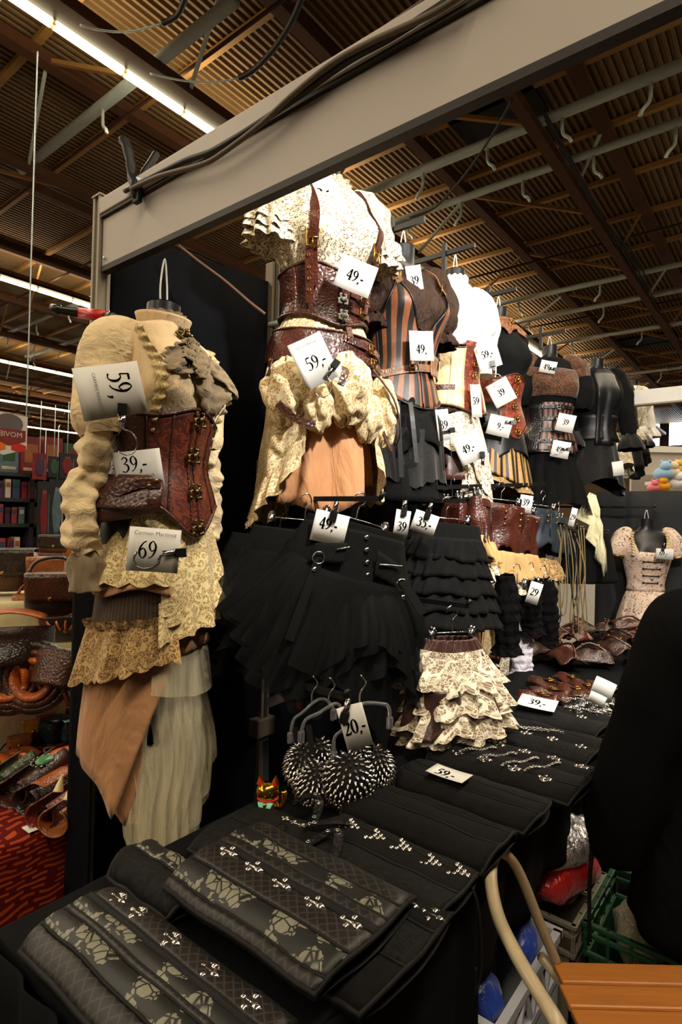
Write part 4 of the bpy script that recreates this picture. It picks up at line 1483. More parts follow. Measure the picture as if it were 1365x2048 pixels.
shell('hip_bag', BLACKSAT, co, -.02, -.16, lambda v, th: .045 + .02 * sin(PI * v), -110, -34, 22, 8, bust=0)
sk = thing('striped_bloomers', 'black leather-look skirt with gold striped fringe below the rust corset', 'skirt', W5, R(Y5))
GOLDSTR = stripes('gold_black_stripes', (28, 22, 18), (170, 128, 70), 30, .45, .5)
skirt('leather_panel', BLACKSAT, sk, -.10, lambda th: -.34 + .06 * cos(th * 2), .15, .195, nf=6, amp=.008, wrk=.01)
skirt('striped_frill', GOLDSTR, sk, -.24, lambda th: ip(th, [-140, -60, 0, 60], [-.36, -.38, -.46, -.46]), .175, .215, nf=16, amp=.012, nt=120)
skirt('lace_hem', LACEBROWN, sk, lambda th: ip(th, [-140, -60, 0, 60], [-.34, -.36, -.44, -.44]), lambda th: ip(th, [-140, -60, 0, 60], [-.39, -.41, -.50, -.50]), .19, .222, nf=20, amp=.010, nt=120)
d5 = depth(W5)
price_card('white card reading 39 tilted on the rust corset of the black top', at(1003, 785, d=d5 - .20), .115, .130, 28, '39', 0, None, 0, .28, (0, 0))
price_card('white card reading 9 below the rust corset', at(1000, 852, d=d5 - .21), .120, .105, -14, '9,-', 0, None, 0, .32, (.05, 0), clip=(.5, .3, -80, False))

# ================================================================ torso 6: black lace bolero, striped corset, black tulle skirt
W6 = (.45, 2.93, 2.16)
Y6 = -42
mannequin('black torso wearing the black bolero with brown lace', W6, Y6, hang=.10)
bracket('black display arm above the black lace bolero', (.45, 2.93, 2.78))
bl = thing('lace_bolero', 'black bolero with sheer brown lace puffs, far end of the wall row', 'bolero', W6, R(Y6))
BROWNNET = lace('brown_net_lace', (112, 74, 50), (30, 22, 18), .75, 70)
shell('bodice', BLACKCOT, bl, .445, .10, .016, nz=16, wrk=.010)
shell('lace_bust', BROWNNET, bl, lambda th: .36, .17, .026, -80, 80, 40, 10, wrk=.01)
for s in (-1, 1):
    sleeve('puff_sleeve', BROWNNET, bl, [(-.005, s * .105, .425, .03), (-.005, s * .150, .42, .074), (0, s * .19, .36, .086), (.006, s * .21, .29, .074)], 24, 6, wrk=.018, wf=20, seed=s, nf=8, fa=.06)
    sleeve('lower_sleeve', BLACKCOT, bl, [(.006, s * .205, .32, .084), (.01, s * .22, .24, .092), (.012, s * .222, .16, .082), (.014, s * .22, .11, .06)], 24, 6, wrk=.014, wf=18, seed=s * 2)
co = thing('buckled_corset', 'brown striped corset with silver buckles and black leather panels', 'corset', W6, R(Y6))
STR6 = stripes('brown_pink_stripes', (40, 26, 20), (128, 88, 76), 34, .5, .4)
shell('front_panel', STR6, co, .13, -.20, .032, -40, 40, 30, 12, bust=.6)
shell('leather_panel', leather('black_leather', (26, 25, 26), .3), co, .12, -.20, .034, -78, -40, 16, 12, bust=.6)
shell('side_panel', STR6, co, .12, -.18, .030, -150, -78, 20, 12, bust=.6)
shell('side_panel', STR6, co, .12, -.18, .030, 40, 180, 30, 12, bust=.6)
for k in range(4):
    sp = strap('buckle_strap', MATS['black_leather'], co, [(-40, .10 - .075 * k, .040), (-15, .10 - .075 * k, .045), (15, .10 - .075 * k, .045), (40, .10 - .075 * k, .040)], .022, .004)
    put('buckle_steel', buckle_fn(CHROME), 'buckle', sp, frame_at(0, .10 - .075 * k, .049, 90), 1.0)
sk = thing('black_tulle_skirt', 'short black tulle skirt below the buckled striped corset', 'skirt', W6, R(Y6))
for k in range(2):
    skirt('tulle_layer', BTULLE, sk, -.15, lambda th, k=k: -.52 - .04 * k + .04 * sin(th * 3 + k), .15, .26 + .02 * k, nf=16, amp=.02, nt=100, thick=0, wrk=.012, seed=k)
skirt('underskirt', BLACKCOT, sk, -.15, -.50, .15, .21, nf=8, amp=.012)
sp = strap('waist_cord', CHROME, sk, [(-60, -.185, .045), (-20, -.195, .05), (20, -.20, .05), (50, -.195, .045)], .006, .004)
d6 = depth(W6)
price_card('white card reading 49 at the neck of the black lace bolero', at(1097, 734, d=d6 - .17), .100, .078, -14, '49,-', 0, None, 0, .42, (0, 0), clip=(.5, -.1, -90, False))
price_card('white card reading 39 on the buckled striped corset', at(1132, 846, d=d6 - .22), .108, .112, -14, '39', 0, None, 0, .32, (0, .05))
price_card('white card reading 49 clipped on the far black tulle skirt', at(1122, 899, d=d6 - .24), .108, .105, -12, '49,-', 0, None, 0, .32, (.0, 0), clip=(.45, .1, -80, True))

# ================================================================ hanging skirts and small garments below the torsos
def hanger(label, p, wd, yaw, roll=0, group='chrome clip hangers', hook_h=.085, t=None):
    """chrome clip hanger; local y = along the rod; p = rod centre"""
    t = thing('clip_hanger', label, 'hanger', p, 0, group)
    t.rotation_euler = (Matrix.Rotation(R(yaw), 4, 'Z') @ Matrix.Rotation(R(roll), 4, 'X')).to_euler()
    MB().tube([(0, -wd / 2 - .012, 0), (0, wd / 2 + .012, 0)], .0028, 8).build('rod', CHROME, t)
    MB().tube(smooth([(0, 0, 0), (0, .0, hook_h * .45), (0, .016, hook_h * .7), (0, .004, hook_h), (0, -.018, hook_h * .92), (0, -.022, hook_h * .75)], 5), .0024, 6).build('hook', CHROME, t)
    for s in (-1, 1):
        put('hanger_clip', hangclip_fn, 'clip', t, Matrix.Translation((0, s * wd / 2, 0)))
    return t


def hangclip_fn():
    b = MB()
    for s in (-1, 1):
        b.box((s * .007, 0, -.012), (.004, .020, .046), Matrix.Rotation(R(s * 9), 3, 'Y'))
        b.ball((s * .009, 0, .014), .0065, 8, 5)
    b.tube([(0, -.012, -.004), (0, .012, -.004)], .0055, 8)
    return b, CHROME, True


def hang_root(name, label, cat, p, yaw, roll=0, group=None):
    t = thing(name, label, cat, p, 0, group)
    t.rotation_euler = (Matrix.Rotation(R(yaw), 4, 'Z') @ Matrix.Rotation(R(roll), 4, 'X')).to_euler()
    return t


def wallarm(label, x, y, z, x0=-.05):
    t = thing('wall_bracket', label, 'bracket', (0, y, z), 0, 'black hanging arms under the torsos')
    MB().bar((x0, 0, 0), (x + .05, 0, .0), .012, .016).build('arm', BLACKPL, t, sm=False)
    MB().tube([(x + .05, 0, 0), (x + .06, 0, .02)], .008, 8).build('end_knob', BLACKPL, t)
    return t


# --- big black tulle skirt with yoke
p = at(712, 1062, x=.70)
S1, SY = p, -34
wallarm('black arm carrying the black tulle skirts', .74, p.y, p.z + .10)
hanger('chrome clip hanger holding the big black tulle skirt', p + Vector((0, 0, .035)), .20, SY, -14)
sk = hang_root('tulle_skirt', 'big black tulle skirt with buttoned yoke, zip pocket and ring straps', 'skirt', p, SY, -12)
yz = lambda th: -.11 - .05 * cos(th)
skirt('yoke', BLACKCOT, sk, .0, yz, .165, .205, nf=4, amp=.003, ex=.42, wrk=.004)
skirt('gathered_waist', BLACKCOT, sk, .02, -.035, .160, .168, nf=40, amp=.004, ex=.40, nt=140)
for k in range(3):
    skirt('tulle_layer', BTULLE, sk, lambda th: yz(th) + .02, lambda th, k=k: -.40 - .09 * cos(4 * th + 1.0 + .7 * k) - .05 * (k == 0), .198 - .006 * k, .325 + .015 * k, nf=26 + 7 * k, amp=.020, ex=.55, nt=220, nz=18, pw=.8, wrk=.02, wf=9, seed=k * 2.0, thick=0)
skirt('underskirt', BLACKCOT, sk, -.1, -.40, .18, .26, nf=9, amp=.02, ex=.5, thick=0)
skirt('hanging_point', BTULLE, sk, -.14, lambda th: ip(th, [-30, 0, 28, 60], [-.40, -.44, -.58, -.40]), .20, .32, -30, 60, 7, .02, ex=.62, nt=50, thick=0)


def skpt(th, z, r, ex=.42): return Vector((ex * r * cos(R(th)), r * sin(R(th)), z))


def skM(th, z, r, ex=.42, roll=0):
    M = Matrix((Vector((0, 0, 1)).cross(Vector((1, 0, 0))), Vector((1, 0, 0)), Vector((0, 0, 1)))).transposed().to_4x4()
    M.translation = skpt(th, z, r, ex)
    return M @ Matrix.Rotation(R(roll), 4, 'Y')


for k in range(4):
    put('rivet_chrome', rivet_fn(CHROME), 'button', sk, skM(4 + 2 * k, -.015 - .036 * k, .172 + .012 * k, .44), 1.5)
for th, z0, z1 in ((-34, -.075, -.34), (44, -.10, -.20)):
    r = .22
    o = ribbon3('strap', BLACKCOT, sk, [skpt(th, z0, .20, .46), skpt(th, (z0 + z1) / 2, .26, .56), skpt(th, z1, .31, .62)], .026, .004, (1, 0, 0))
    put('ring_chrome', ring_fn(CHROME), 'ring', o, skM(th, z0 - .03, .222, .50), 1.1)
    put('rivet_chrome', rivet_fn(CHROME), 'press_stud', o, skM(th, z0 - .065, .235, .53), 1.5)
shell_ = MB().grid(lambda u, v: skpt(14 + 30 * u, -.045 - .075 * v - .03 * u, .196 + .02 * v, .50), 8, 5).build('zip_pocket', BLACKCOT, sk, thick=.004)
MB().tube([skpt(16, -.085, .212, .53), skpt(42, -.075, .212, .53)], .0034, 6).build('zip', CHROME, sk)
MB().grid(lambda u, v: skpt(-44 + 30 * u, -.045 - .06 * v - .02 * (1 - u), .196 + .02 * v, .50), 8, 5).build('zip_pocket', BLACKCOT, sk, thick=.004)
MB().tube([skpt(-22, -.07, .21, .52), skpt(-12, -.055, .21, .52)], .003, 6).build('zip', CHROME, sk)
# two more black skirts behind it on the same arm
for k, (dx, dy, pxy) in enumerate(((-.17, .0, (610, 1062)), (-.33, .03, (560, 1075)))):
    q = at(*pxy, x=.70 + dx)
    sk = hang_root('tulle_skirt', ['second black tulle skirt hanging just behind the big one', 'black tulle skirt hanging last, nearest the metal pole'][k], 'skirt', q, SY + 6 * k, -6, 'black tulle skirts on one arm')
    skirt('yoke', BLACKCOT, sk, .0, -.10, .165, .20, nf=4, amp=.003, ex=.35)
    for j in range(2):
        skirt('tulle_layer', BTULLE, sk, -.08, lambda th, j=j: -.34 - .06 * cos(3 * th + k + j), .19, .33, nf=14 + 3 * j, amp=.02, ex=.5, nt=110, wrk=.02, seed=k + j, thick=0)
    skirt('underskirt', BLACKCOT, sk, -.05, -.38, .18, .25, nf=9, amp=.02, ex=.45, thick=0)
    hanger(['chrome clip hanger of the second black tulle skirt', 'chrome clip hanger nearest the metal pole'][k], q + Vector((0, 0, .035)), .22, SY, -4)

# --- black tiered ruffle skirt
p = at(893, 1052, x=.68)
wallarm('black arm carrying the black ruffled skirt', .72, p.y, p.z + .10)
hanger('chrome clip hanger holding the black ruffled skirt', p + Vector((0, 0, .03)), .20, -30, -3)
sk = hang_root('ruffled_skirt', 'black four-tier ruffled mini skirt hanging beside the tulle skirt', 'skirt', p, -30, -4)
skirt('waistband', BLACKCOT, sk, .01, -.06, .15, .165, nf=36, amp=.004, ex=.42, nt=140)
for k in range(5):
    z = -.045 - .065 * k
    skirt('ruffle_tier', BLACKCOT, sk, z, lambda th, z=z: z - .085 - .006 * sin(7 * th), .158 + .018 * k, .200 + .022 * k, nf=22, amp=.014, ex=.5, nt=170, nz=6, top_amp=.003, wrk=.006, wf=20, seed=k)
skirt('underskirt', BLACKCOT, sk, -.03, -.36, .15, .22, nf=6, amp=.01, ex=.45, thick=0)
# further black skirt behind
q = at(840, 1075, x=.48)
sk = hang_root('ruffled_skirt', 'plain black skirt hanging close to the backdrop behind the ruffled one', 'skirt', q, -30, 0)
skirt('body', BLACKCOT, sk, .0, -.32, .16, .25, nf=12, amp=.014, ex=.45)
skirt('waistband', BLACKSAT, sk, .012, -.03, .158, .166, nf=4, amp=.0, ex=.45)

# --- brown leather-look shorts with ruffles, denim and lace shorts
RUF = crepe('tan_spotted_ruffle', (190, 152, 98), .8, 40, .3, .004)
DENIM = plain('dark_denim', (34, 42, 52), .6, 0, .35, 25, .2, 200)


def shorts(label, px, py, x, yaw, wd, L, mt, ruf=None, ruf2=None, rivets=0, group='small garments on the middle rail', open_=.5):
    p = at(px, py, x=x)
    t = hang_root('ruffle_shorts', label, 'shorts', p, yaw, -6, group)
    r = wd / 2
    skirt('body', mt, t, .0, lambda th: -L * (.64 - .16 * math.exp(-((abs(th) - .1) / .22) ** 2)), r * .9, r * 1.12, nf=5, amp=.012, ex=.40, nt=70, wrk=.022, wf=14, seed=px)
    MB().tube([skpt(5, -.01, r * .93, .42), skpt(5, -L * .3, r * 1.02, .42), skpt(5, -L * .46, r * 1.06, .42)], .003, 5).build('fly_seam', BLACKPL, t)
    skirt('waistband', mt, t, .006, -.03, r * .92, r * .95, nf=3, amp=.001, ex=.40, nt=40)
    if ruf: skirt('ruffle', ruf, t, -L * .55, lambda th: -L * .84 - .015 * sin(5 * th), r * 1.05, r * 1.4, nf=19, amp=.034, ex=.55, nt=170, nz=8, top_amp=.006, scal=.012, ns=19, wrk=.014, wf=20)
    if ruf2: skirt('lace_ruffle', ruf2, t, -L * .74, lambda th: -L - .016 * sin(6 * th), r * 1.0, r * 1.34, nf=17, amp=.034, ex=.55, nt=170, nz=8, top_amp=.006, scal=.014, ns=17, wrk=.016, wf=20)
    for k in range(rivets):
        put('rivet_brass', rivet_fn(BRASS), 'rivet', t, skM(-8 + 40 * (k % 2), -.03 - .03 * (k // 2), r * 1.0, .46), 1.3)
    return t


rail = thing('garment_rail', 'black rail carrying the brown and black shorts', 'rail', (0, 0, 0))
a, c = at(870, 975, x=.62), at(1090, 968, x=.62)
MB().bar(a, c, .014, .018).build('bar', BLACKPL, rail, sm=False)
MB().bar(Vector((-.06, a.y + .05, a.z)), a + Vector((0, .05, 0)), .012, .016).build('bracket', BLACKPL, rail, sm=False)
MB().bar(Vector((-.06, c.y - .05, c.z)), c - Vector((0, .05, 0)), .012, .016).build('bracket', BLACKPL, rail, sm=False)
SH = (('red-brown shorts hanging first on the black rail', 905, 1008, 50, .20, .26, REDBROWN, RUF, None, 0),
      ('red-brown shorts hanging second on the black rail', 938, 1000, 50, .20, .30, REDBROWN, RUF, None, 0),
      ('red-brown shorts with tan ruffle, third on the rail', 963, 1004, 20, .22, .34, REDBROWN, RUF, LACEWHITE, 2),
      ('glossy red-brown shorts with brass studs and tan ruffle, largest on the rail', 1003, 1012, -28, .30, .40, REDBROWN, RUF, LACEWHITE, 6),
      ('red-brown shorts with pale ruffle right of the studded pair', 1046, 1030, -20, .24, .38, REDBROWN, RUF, LACEWHITE, 2),
      ('dark denim shorts with gold studs and laces', 1086, 1022, -20, .26, .36, DENIM, None, LACEBROWN, 4),
      ('black denim shorts beside the gold cords', 1118, 1040, 10, .26, .34, DENIM, None, None, 2))
for k, (lb, px, py, yw, wd, L, mt, r1, r2, rv) in enumerate(SH):
    shorts(lb, px, py, .62 + .02 * (k % 2), yw, wd, L, mt, r1, r2, rv)
    q = at(px, py, x=.62 + .02 * (k % 2))
    hanger('chrome clip hanger above ' + lb.split(',')[0], q + Vector((0, 0, .03)), wd * .72, yw, -3)
p = at(1178, 1062, x=.62)
sk = hang_root('mini_skirt', 'plain black pleated mini skirt right of the gold cords', 'skirt', p, -30)
skirt('body', BLACKCOT, sk, 0, -.36, .17, .25, nf=14, amp=.01, ex=.45)
skirt('waistband', BLACKSAT, sk, .012, -.03, .168, .172, ex=.45, amp=0)
hanger('chrome clip hanger of the plain black mini skirt', p + Vector((0, 0, .03)), .2, -30)
# gold and black cords
rr = random.Random(8)
CORDG = plain('gold_cord', (112, 94, 52), .5, .1, .15, 40)
for k in range(9):
    px = 1112 + 6.2 * k
    top = at(px + rr.uniform(-4, 4), 1058 + rr.uniform(-15, 10), d=3.35)
    bot = at(px + rr.uniform(-6, 14), 1225 + rr.uniform(-30, 50), d=3.25)
    mid = (top + bot) / 2 + Vector((rr.uniform(-.03, .03), rr.uniform(-.03, .03), 0))
    off = Vector((.02, .02, 0)) * rr.uniform(.5, 1.4)
    P = smooth([top, (top * 2 + mid) / 3 + off * .5, mid, bot + Vector((0, 0, .05)), bot + off * .4, bot + off + Vector((0, 0, .05)), mid + off * 1.6, top + off], 5)
    tag(MB().tube(P, .0036, 6).build('lacing_cord', CORDG if k % 3 else BLACKPL),
        ('gold' if k % 3 else 'black') + ' lacing cord hanging in loops by the denim shorts, ' + ('first', 'second', 'third', 'fourth', 'fifth', 'sixth', 'seventh', 'eighth', 'ninth')[k] + ' from the left', 'cord', 'lacing cords')

# --- fluffy arm warmers
FLUFF = crepe('black_fluffy_knit', (11, 10, 10), .95, 70, 1.0, .012, sheen=0, spec=.1)
WHITEFR = crepe('white_smocked_cotton', (236, 228, 236), .85, 45, .9, .01)
IVORYFR = crepe('ivory_smocked_lace', (244, 232, 190), .85, 45, .9, .01)
AW = ((1012, 1150, 1300, .052, FLUFF, 'black fluffy arm warmer hanging leftmost under the shorts'), (1058, 1160, 1262, .055, FLUFF, 'black fluffy arm warmer behind the small white card'),
      (1092, 1160, 1290, .055, FLUFF, 'black fluffy arm warmer hanging rightmost over the cream one'), (1040, 1235, 1345, .052, WHITEFR, 'white smocked arm warmer below the black ones'), (1084, 1245, 1338, .055, IVORYFR, 'cream smocked arm warmer beside the white one'))
for k, (px, y0, y1, r, mt, lb) in enumerate(AW):
    a, c = at(px, y0, x=.76 - .05 * (k > 2)), at(px + 3, y1, x=.76 - .05 * (k > 2))
    t = thing('arm_warmer', lb, 'arm warmer', a, 0, 'hanging arm warmers')
    d = c - a
    sleeve('knit_tube', mt, t, [(0, 0, 0, r * .7), tuple(d * .3) + (r,), tuple(d * .6) + (r * 1.05,), tuple(d * .9) + (r * .95,), tuple(d) + (r * 1.1,)], 30, 8, rip=.06, nr=9, wrk=.012, wf=34, seed=k, nf=7, fa=.07)
    sleeve('cuff_frill', mt, t, [tuple(d * .93) + (r * .9,), tuple(d) + (r * 1.15,), tuple(d * 1.04) + (r * 1.3,)], 40, 4, wrk=.008, wf=30, nf=8, fa=.12)
for k, (px, yy) in enumerate(((1035, 1165), (1062, 1160), (1088, 1165))):
    hanger(['chrome clip hanger of the left arm warmer', 'chrome clip hanger of the middle arm warmer', 'chrome clip hanger of the right arm warmer'][k], at(px, yy, x=.76), .09, -30)
# --- long cream trousers with brown straps
for k, (px0, px1, y0, y1, mt, lb) in enumerate(((953, 958, 1225, 1345, TAUPELEA, 'tan hanging strip left of the long cream trousers'), (980, 975, 1210, 1350, CREAMBROC, 'long cream brocade trouser leg hanging by the arm warmers'), (1000, 992, 1205, 1320, REDBROWN, 'brown leather strip hanging over the cream trousers'), (1003, 1000, 1300, 1405, LACEWHITE, 'ivory lace skirt corner hanging behind the cream trousers'))):
    a, c = at(px0, y0, x=.66), at(px1, y1, x=.66)
    t = thing('hanging_garment', lb, 'garment', a, R(-30), 'long garments on the lower rail')
    d = Matrix.Rotation(R(30), 3, 'Z') @ (c - a)
    w_ = (.03, .075, .03, .10)[k]
    MB().grid(lambda u, v: tuple(Vector((.012 * sin(u * 9 + v * 4), (u - .5) * w_ * (1 + .25 * v), 0)) + d * v), 16, 16, w_, d.length).build('cloth', mt, t, thick=.006)
    MB().grid(lambda u, v: tuple(Vector((.004 + .014 * sin(u * 9 + 4), (u - .5) * w_ * 1.3, 0)) + d * (.94 + .06 * v)), 16, 3, w_, .03).build('hem', mt, t, thick=.008)
    if k == 1:
        for z in (.80, .90):
            o = ribbon3('leg_strap', BROWNLEA, t, smooth([Vector((.02, -.05, 0)) + d * z, Vector((.035, 0, .012)) + d * z, Vector((.02, .05, .0)) + d * (z + .02)], 4), .02, .005, (1, 0, 0))
            put('buckle_bronze', buckle_fn(BRONZE), 'buckle', o, Matrix.Translation(Vector((.038, 0, .01)) + d * z), .7)

# --- brown organza and ivory lace skirt low on the wall
p = at(905, 1284, x=.92)
hanger('chrome clip hanger holding the brown and ivory bustle skirt', p + Vector((0, 0, .03)), .14, -35)
wallarm('black arm carrying the brown and ivory bustle skirt', .92, p.y, p.z + .12)
ORG = crepe('brown_organza', (66, 34, 22), .45, 14, .6, .012, alpha=1.0, spec=.5)
sk = hang_root('bustle_skirt', 'ivory flower-lace skirt with brown organza swags hanging low over the table', 'skirt', p, -40)
sk.scale = (.92, .92, .64)
skirt('waist', ORG, sk, .02, -.06, .085, .115, nf=22, amp=.014, ex=.5, nt=120, top_amp=.010, wrk=.01)
skirt('lace_tier', LACEBIG, sk, -.03, lambda th: ip(th, [-160, -70, -20, 30, 90], [-.22, -.20, -.24, -.27, -.24]), .115, .175, nf=11, amp=.034, ex=.62, nt=110, scal=.016, ns=12, wrk=.02)
skirt('organza_swag', ORG, sk, -.20, lambda th: ip(th, [-170, -90, -40, -10], [-.40, -.42, -.42, -.30]), .165, .19, -170, -8, 9, .03, ex=.68, nt=90, wrk=.03)
skirt('lace_tier', LACEBIG, sk, -.18, lambda th: ip(th, [-40, 0, 40, 100], [-.44, -.46, -.42, -.38]), .15, .18, -50, 130, 9, .034, ex=.64, nt=90, wrk=.022, scal=.01, ns=14)
skirt('organza_swag', ORG, sk, lambda th: ip(th, [-20, 40, 100], [-.30, -.24, -.16]), lambda th: ip(th, [-20, 40, 100], [-.35, -.31, -.28]), .178, .195, -30, 110, 5, .012, ex=.66, nt=60, wrk=.02)
for k_ in range(3):
    skirt('lace_ruffle', LACEBIG, sk, -.06 - .10 * k_, lambda th, k_=k_: -.20 - .10 * k_ + .014 * sin(6 * th + k_), .122 + .016 * k_, .185 + .018 * k_, -70, 140, 15, .030, ex=.66, nt=120, nz=8, top_amp=.005, scal=.012, ns=15, wrk=.014, seed=k_)
skirt('lace_hem', LACEBIG, sk, -.36, lambda th: -.47 + .01 * sin(5 * th), .15, .185, -150, 60, 13, .03, ex=.62, nt=120, wrk=.015, scal=.01, ns=12)

dS = depth(S1)
price_card('white card reading 49 clipped on the big black tulle skirt', at(660, 1056, d=dS - .10), .100, .092, -12, '49,-', 0, ('Carmen Martinez', .09, 0, -.36, 0), 0, .36, (-.05, .12), clip=(.02, .42, 180, False))
price_card('white card reading 39 clipped left of the ruffled skirt', at(804, 1045, d=2.15), .058, .092, -8, '39', 20, None, 0, .28, (.05, -.15), clip=(.0, .45, 180, False))
price_card('white card reading 35 clipped on the ruffled skirt', at(850, 1046, d=2.1), .088, .076, -18, '35,-', 0, None, 0, .36, (0, 0), clip=(.0, .45, 180, False))
price_card('small white card on the denim shorts', at(1052, 1008, d=2.95), .062, .090, -8, '39', 10, None, 0, .25, (0, .1))
price_card('narrow white card hanging by the gold cords', at(1146, 1034, d=3.3), .036, .105, -14, '29', 30, None, 0, .18, (0, 0))
price_card('white card on the fluffy arm warmers', at(1069, 1186, d=2.65), .055, .100, -16, '29', 10, None, 0, .2, (0, .05))
price_card('plain white card on the ivory flower-lace skirt', at(869, 1306, d=1.9), .045, .055, -4, None, 0)

# ================================================================ the stall table and what lies on it
TZ = .78
TBC = plain('black_table_cloth', (9, 10, 12), .92, 0, .3, 6, .2, 200, spec=.1)
tb = thing('display_table', 'long table under a black cloth along the garment wall', 'table', (.98, 1.5, 0))
MB().box((.0, 0, TZ - .012), (.55, 4.1, .024)).build('tabletop', TBC, tb, sm=False, bev=.004)
for sx in (-.22, .20):
    for sy in (-1.95, 0, 1.95):
        MB().box((sx, sy, (TZ - .024) / 2), (.045, .045, TZ - .024)).build('leg', POLE, tb, sm=False)
for ya, yb, zl in ((-.56, .16, .03), (.16, 1.25, .55), (1.25, 3.5, .03)):
    o = drape((1.262, ya, 0), (1.262, yb, 0), zl, TZ - .004, max(3, (yb - ya) * 4), .014, 'cloth_front', TBC, n=70)
    o.parent = tb; o.location = (-.98, -1.5, 0)
o = drape((.70, -.565, 0), (1.262, -.565, 0), .03, TZ - .004, 4, .014, 'cloth_end', TBC, n=60)
o.parent = tb; o.location = (-.98, -1.5, 0)
o = drape((.705, 3.5, 0), (.705, -.565, 0), .03, TZ - .004, 14, .010, 'cloth_back', TBC, n=100)
o.parent = tb; o.location = (-.98, -1.5, 0)

BLKBROC = damask('black_brocade', (8, 8, 8), (19, 18, 18), 40, .8, .2)
BLKDENIM = plain('washed_black_denim', (15, 14, 14), .88, 0, .6, 40, .7, 110, spec=.15)
QUILT = quilt('black_quilted_brocade', (13, 12, 11), (44, 40, 36), 62)
QUILT2 = quilt('aubergine_quilted_brocade', (13, 11, 11), (46, 38, 35), 72)
ROSE = roses('grey_rose_brocade')
BLKPIPE = plain('black_piping', (13, 13, 13), .7, 0, 0, spec=.25)
SILVER = plain('silver_clasp_metal', (205, 200, 195), .2, 1, 0)


def skull_fn():                  # trefoil / skull shaped silver clasp
    b = MB()
    b.ball((0, .004, .006), (.006, .005, .007), 8, 5)
    for s in (-1, 1):
        b.ball((s * .009, .004, -.004), .005, 8, 5)
        b.tube(smooth([(0, .004, .0), (s * .008, .005, .004), (s * .014, .004, -.004), (s * .008, .004, -.012)], 3), .002, 6)
    b.tube([(0, .003, -.016), (0, .003, .014)], .0025, 6)
    b.ball((0, .004, -.015), .0045, 8, 5)
    return b, SILVER, True


def fleur_fn():                  # triangular cluster of beads
    b = MB()
    for i, (x, z) in enumerate(((0, .013), (-.005, .005), (.005, .005), (-.010, -.004), (0, -.003), (.010, -.004), (-.014, -.011), (.014, -.011))):
        b.ball((x, .003, z), .0042, 8, 5)
    return b, SILVER, True


def bar_fn():
    b = MB()
    b.tube(smooth([(-.018, .004, .004), (-.006, .006, .0), (.006, .006, .0), (.018, .004, .004)], 3), .0026, 6)
    for s in (-1, 1): b.ball((s * .018, .004, .004), .0048, 8, 5)
    b.ball((0, .006, 0), (.006, .005, .005), 8, 5)
    return b, SILVER, True


FLATM = Matrix.Rotation(R(90), 4, 'X')           # stands the clasp's face up


def laid_corset(label, x0, x1, y0, y1, z, panels, rows=(), skew=0.0, group='corsets laid out on the table', dome=.02, taper=.0, tip=.03, ends=None, name='laid_corset', cat='corset', rot=0, clasp=('skull', skull_fn), csc=1.2, pad=.012):
    """panels: list of (fraction, material); rows: list of (v, u positions)"""
    cx, cy = (x0 + x1) / 2, (y0 + y1) / 2
    t = thing(name, label, cat, (cx, cy, z), R(rot), group)
    L, Wd = x1 - x0, y1 - y0
    tot = sum(p[0] for p in panels)

    def S(u, v, dz=0.0):
        w_ = Wd * (1 - taper * (1 - abs(2 * u - 1)) )
        x = -L / 2 + L * u + tip * (1 - (2 * v - 1) ** 2) * (u - .35)
        y = (v - .5) * w_ + skew * (u - .5)
        zz = dome * (1 - (2 * v - 1) ** 4) * 1.0 + .006 * noise.noise((u * 5 + x0 * 9, v * 4 + y0 * 7, z)) + .004
        return Vector((x, y, zz + dz))
    v0 = 0.0
    for fr, mt in panels:
        v1 = v0 + fr / tot

        def fn(a, b_, v0=v0, v1=v1):
            return S(a, v0 + (v1 - v0) * b_, .005 * (1 - (2 * b_ - 1) ** 2))
        MB().grid(fn, 18, 6, L, Wd * (v1 - v0)).build('panel', mt, t, thick=.004)
        if v0 > 0: MB().tube([S(k / 14, v0, .003) for k in range(15)], .0026, 5).build('seam', BLKPIPE, t)
        v0 = v1
    loop = [S(0, k / 10, 0) for k in range(11)] + [S(k / 12, 1, 0) for k in range(1, 13)] + [S(1, 1 - k / 10, 0) for k in range(1, 11)] + [S(1 - k / 12, 0, 0) for k in range(1, 12)]
    MB().tube(loop, .005, 6, closed=True).build('piping', BLKPIPE, t)
    # folded under-side that gives the piece its body
    MB().grid(lambda a, b_: S(a, b_, -.010 - pad * 0) - Vector((0, 0, min(dome, .018) * (1 - (2 * b_ - 1) ** 4))), 10, 6).build('backing', BLKPIPE, t)
    for v, us in rows:
        for u in us:
            q = S(u, v, .008)
            put('clasp_' + clasp[0], clasp[1], 'clasp', t, Matrix.Translation(q) @ Matrix.Rotation(R(90), 4, 'Z') @ Matrix.Rotation(R(90), 4, 'X') @ Matrix.Rotation(PI, 4, 'Z') @ Matrix.Rotation(0, 4, 'Y'), csc)
    return t, S


F5 = (.12, .30, .48, .66, .84)
laid_corset('quilted black corset with grey rose stripes at the near corner of the table', .81, 1.24, -.55, -.365, TZ + .012, [(1, QUILT), (1.1, ROSE), (.25, QUILT), (.8, ROSE), (.25, BLKPIPE), (1.6, QUILT2)], [(.80, (.10, .24, .45, .66, .86))], dome=.024, csc=1.25)
laid_corset('quilted corset with two grey rose stripes and five silver clasps, on top in front', .90, 1.255, -.345, -.075, TZ + .048, [(.35, QUILT), (1.0, ROSE), (1.2, QUILT2), (.25, BLKPIPE), (.5, QUILT), (.9, ROSE), (1.5, QUILT)], [(.42, (.14, .32, .50, .70, .90))], dome=.026, csc=1.35)
laid_corset('plain black corset folded under the rose-striped one at the table edge', .98, 1.30, -.30, -.02, TZ + .012, [(1, BLKDENIM), (1, BLKBROC), (1, BLKDENIM)], [(.80, (.80, .95))], dome=.022, csc=1.5)
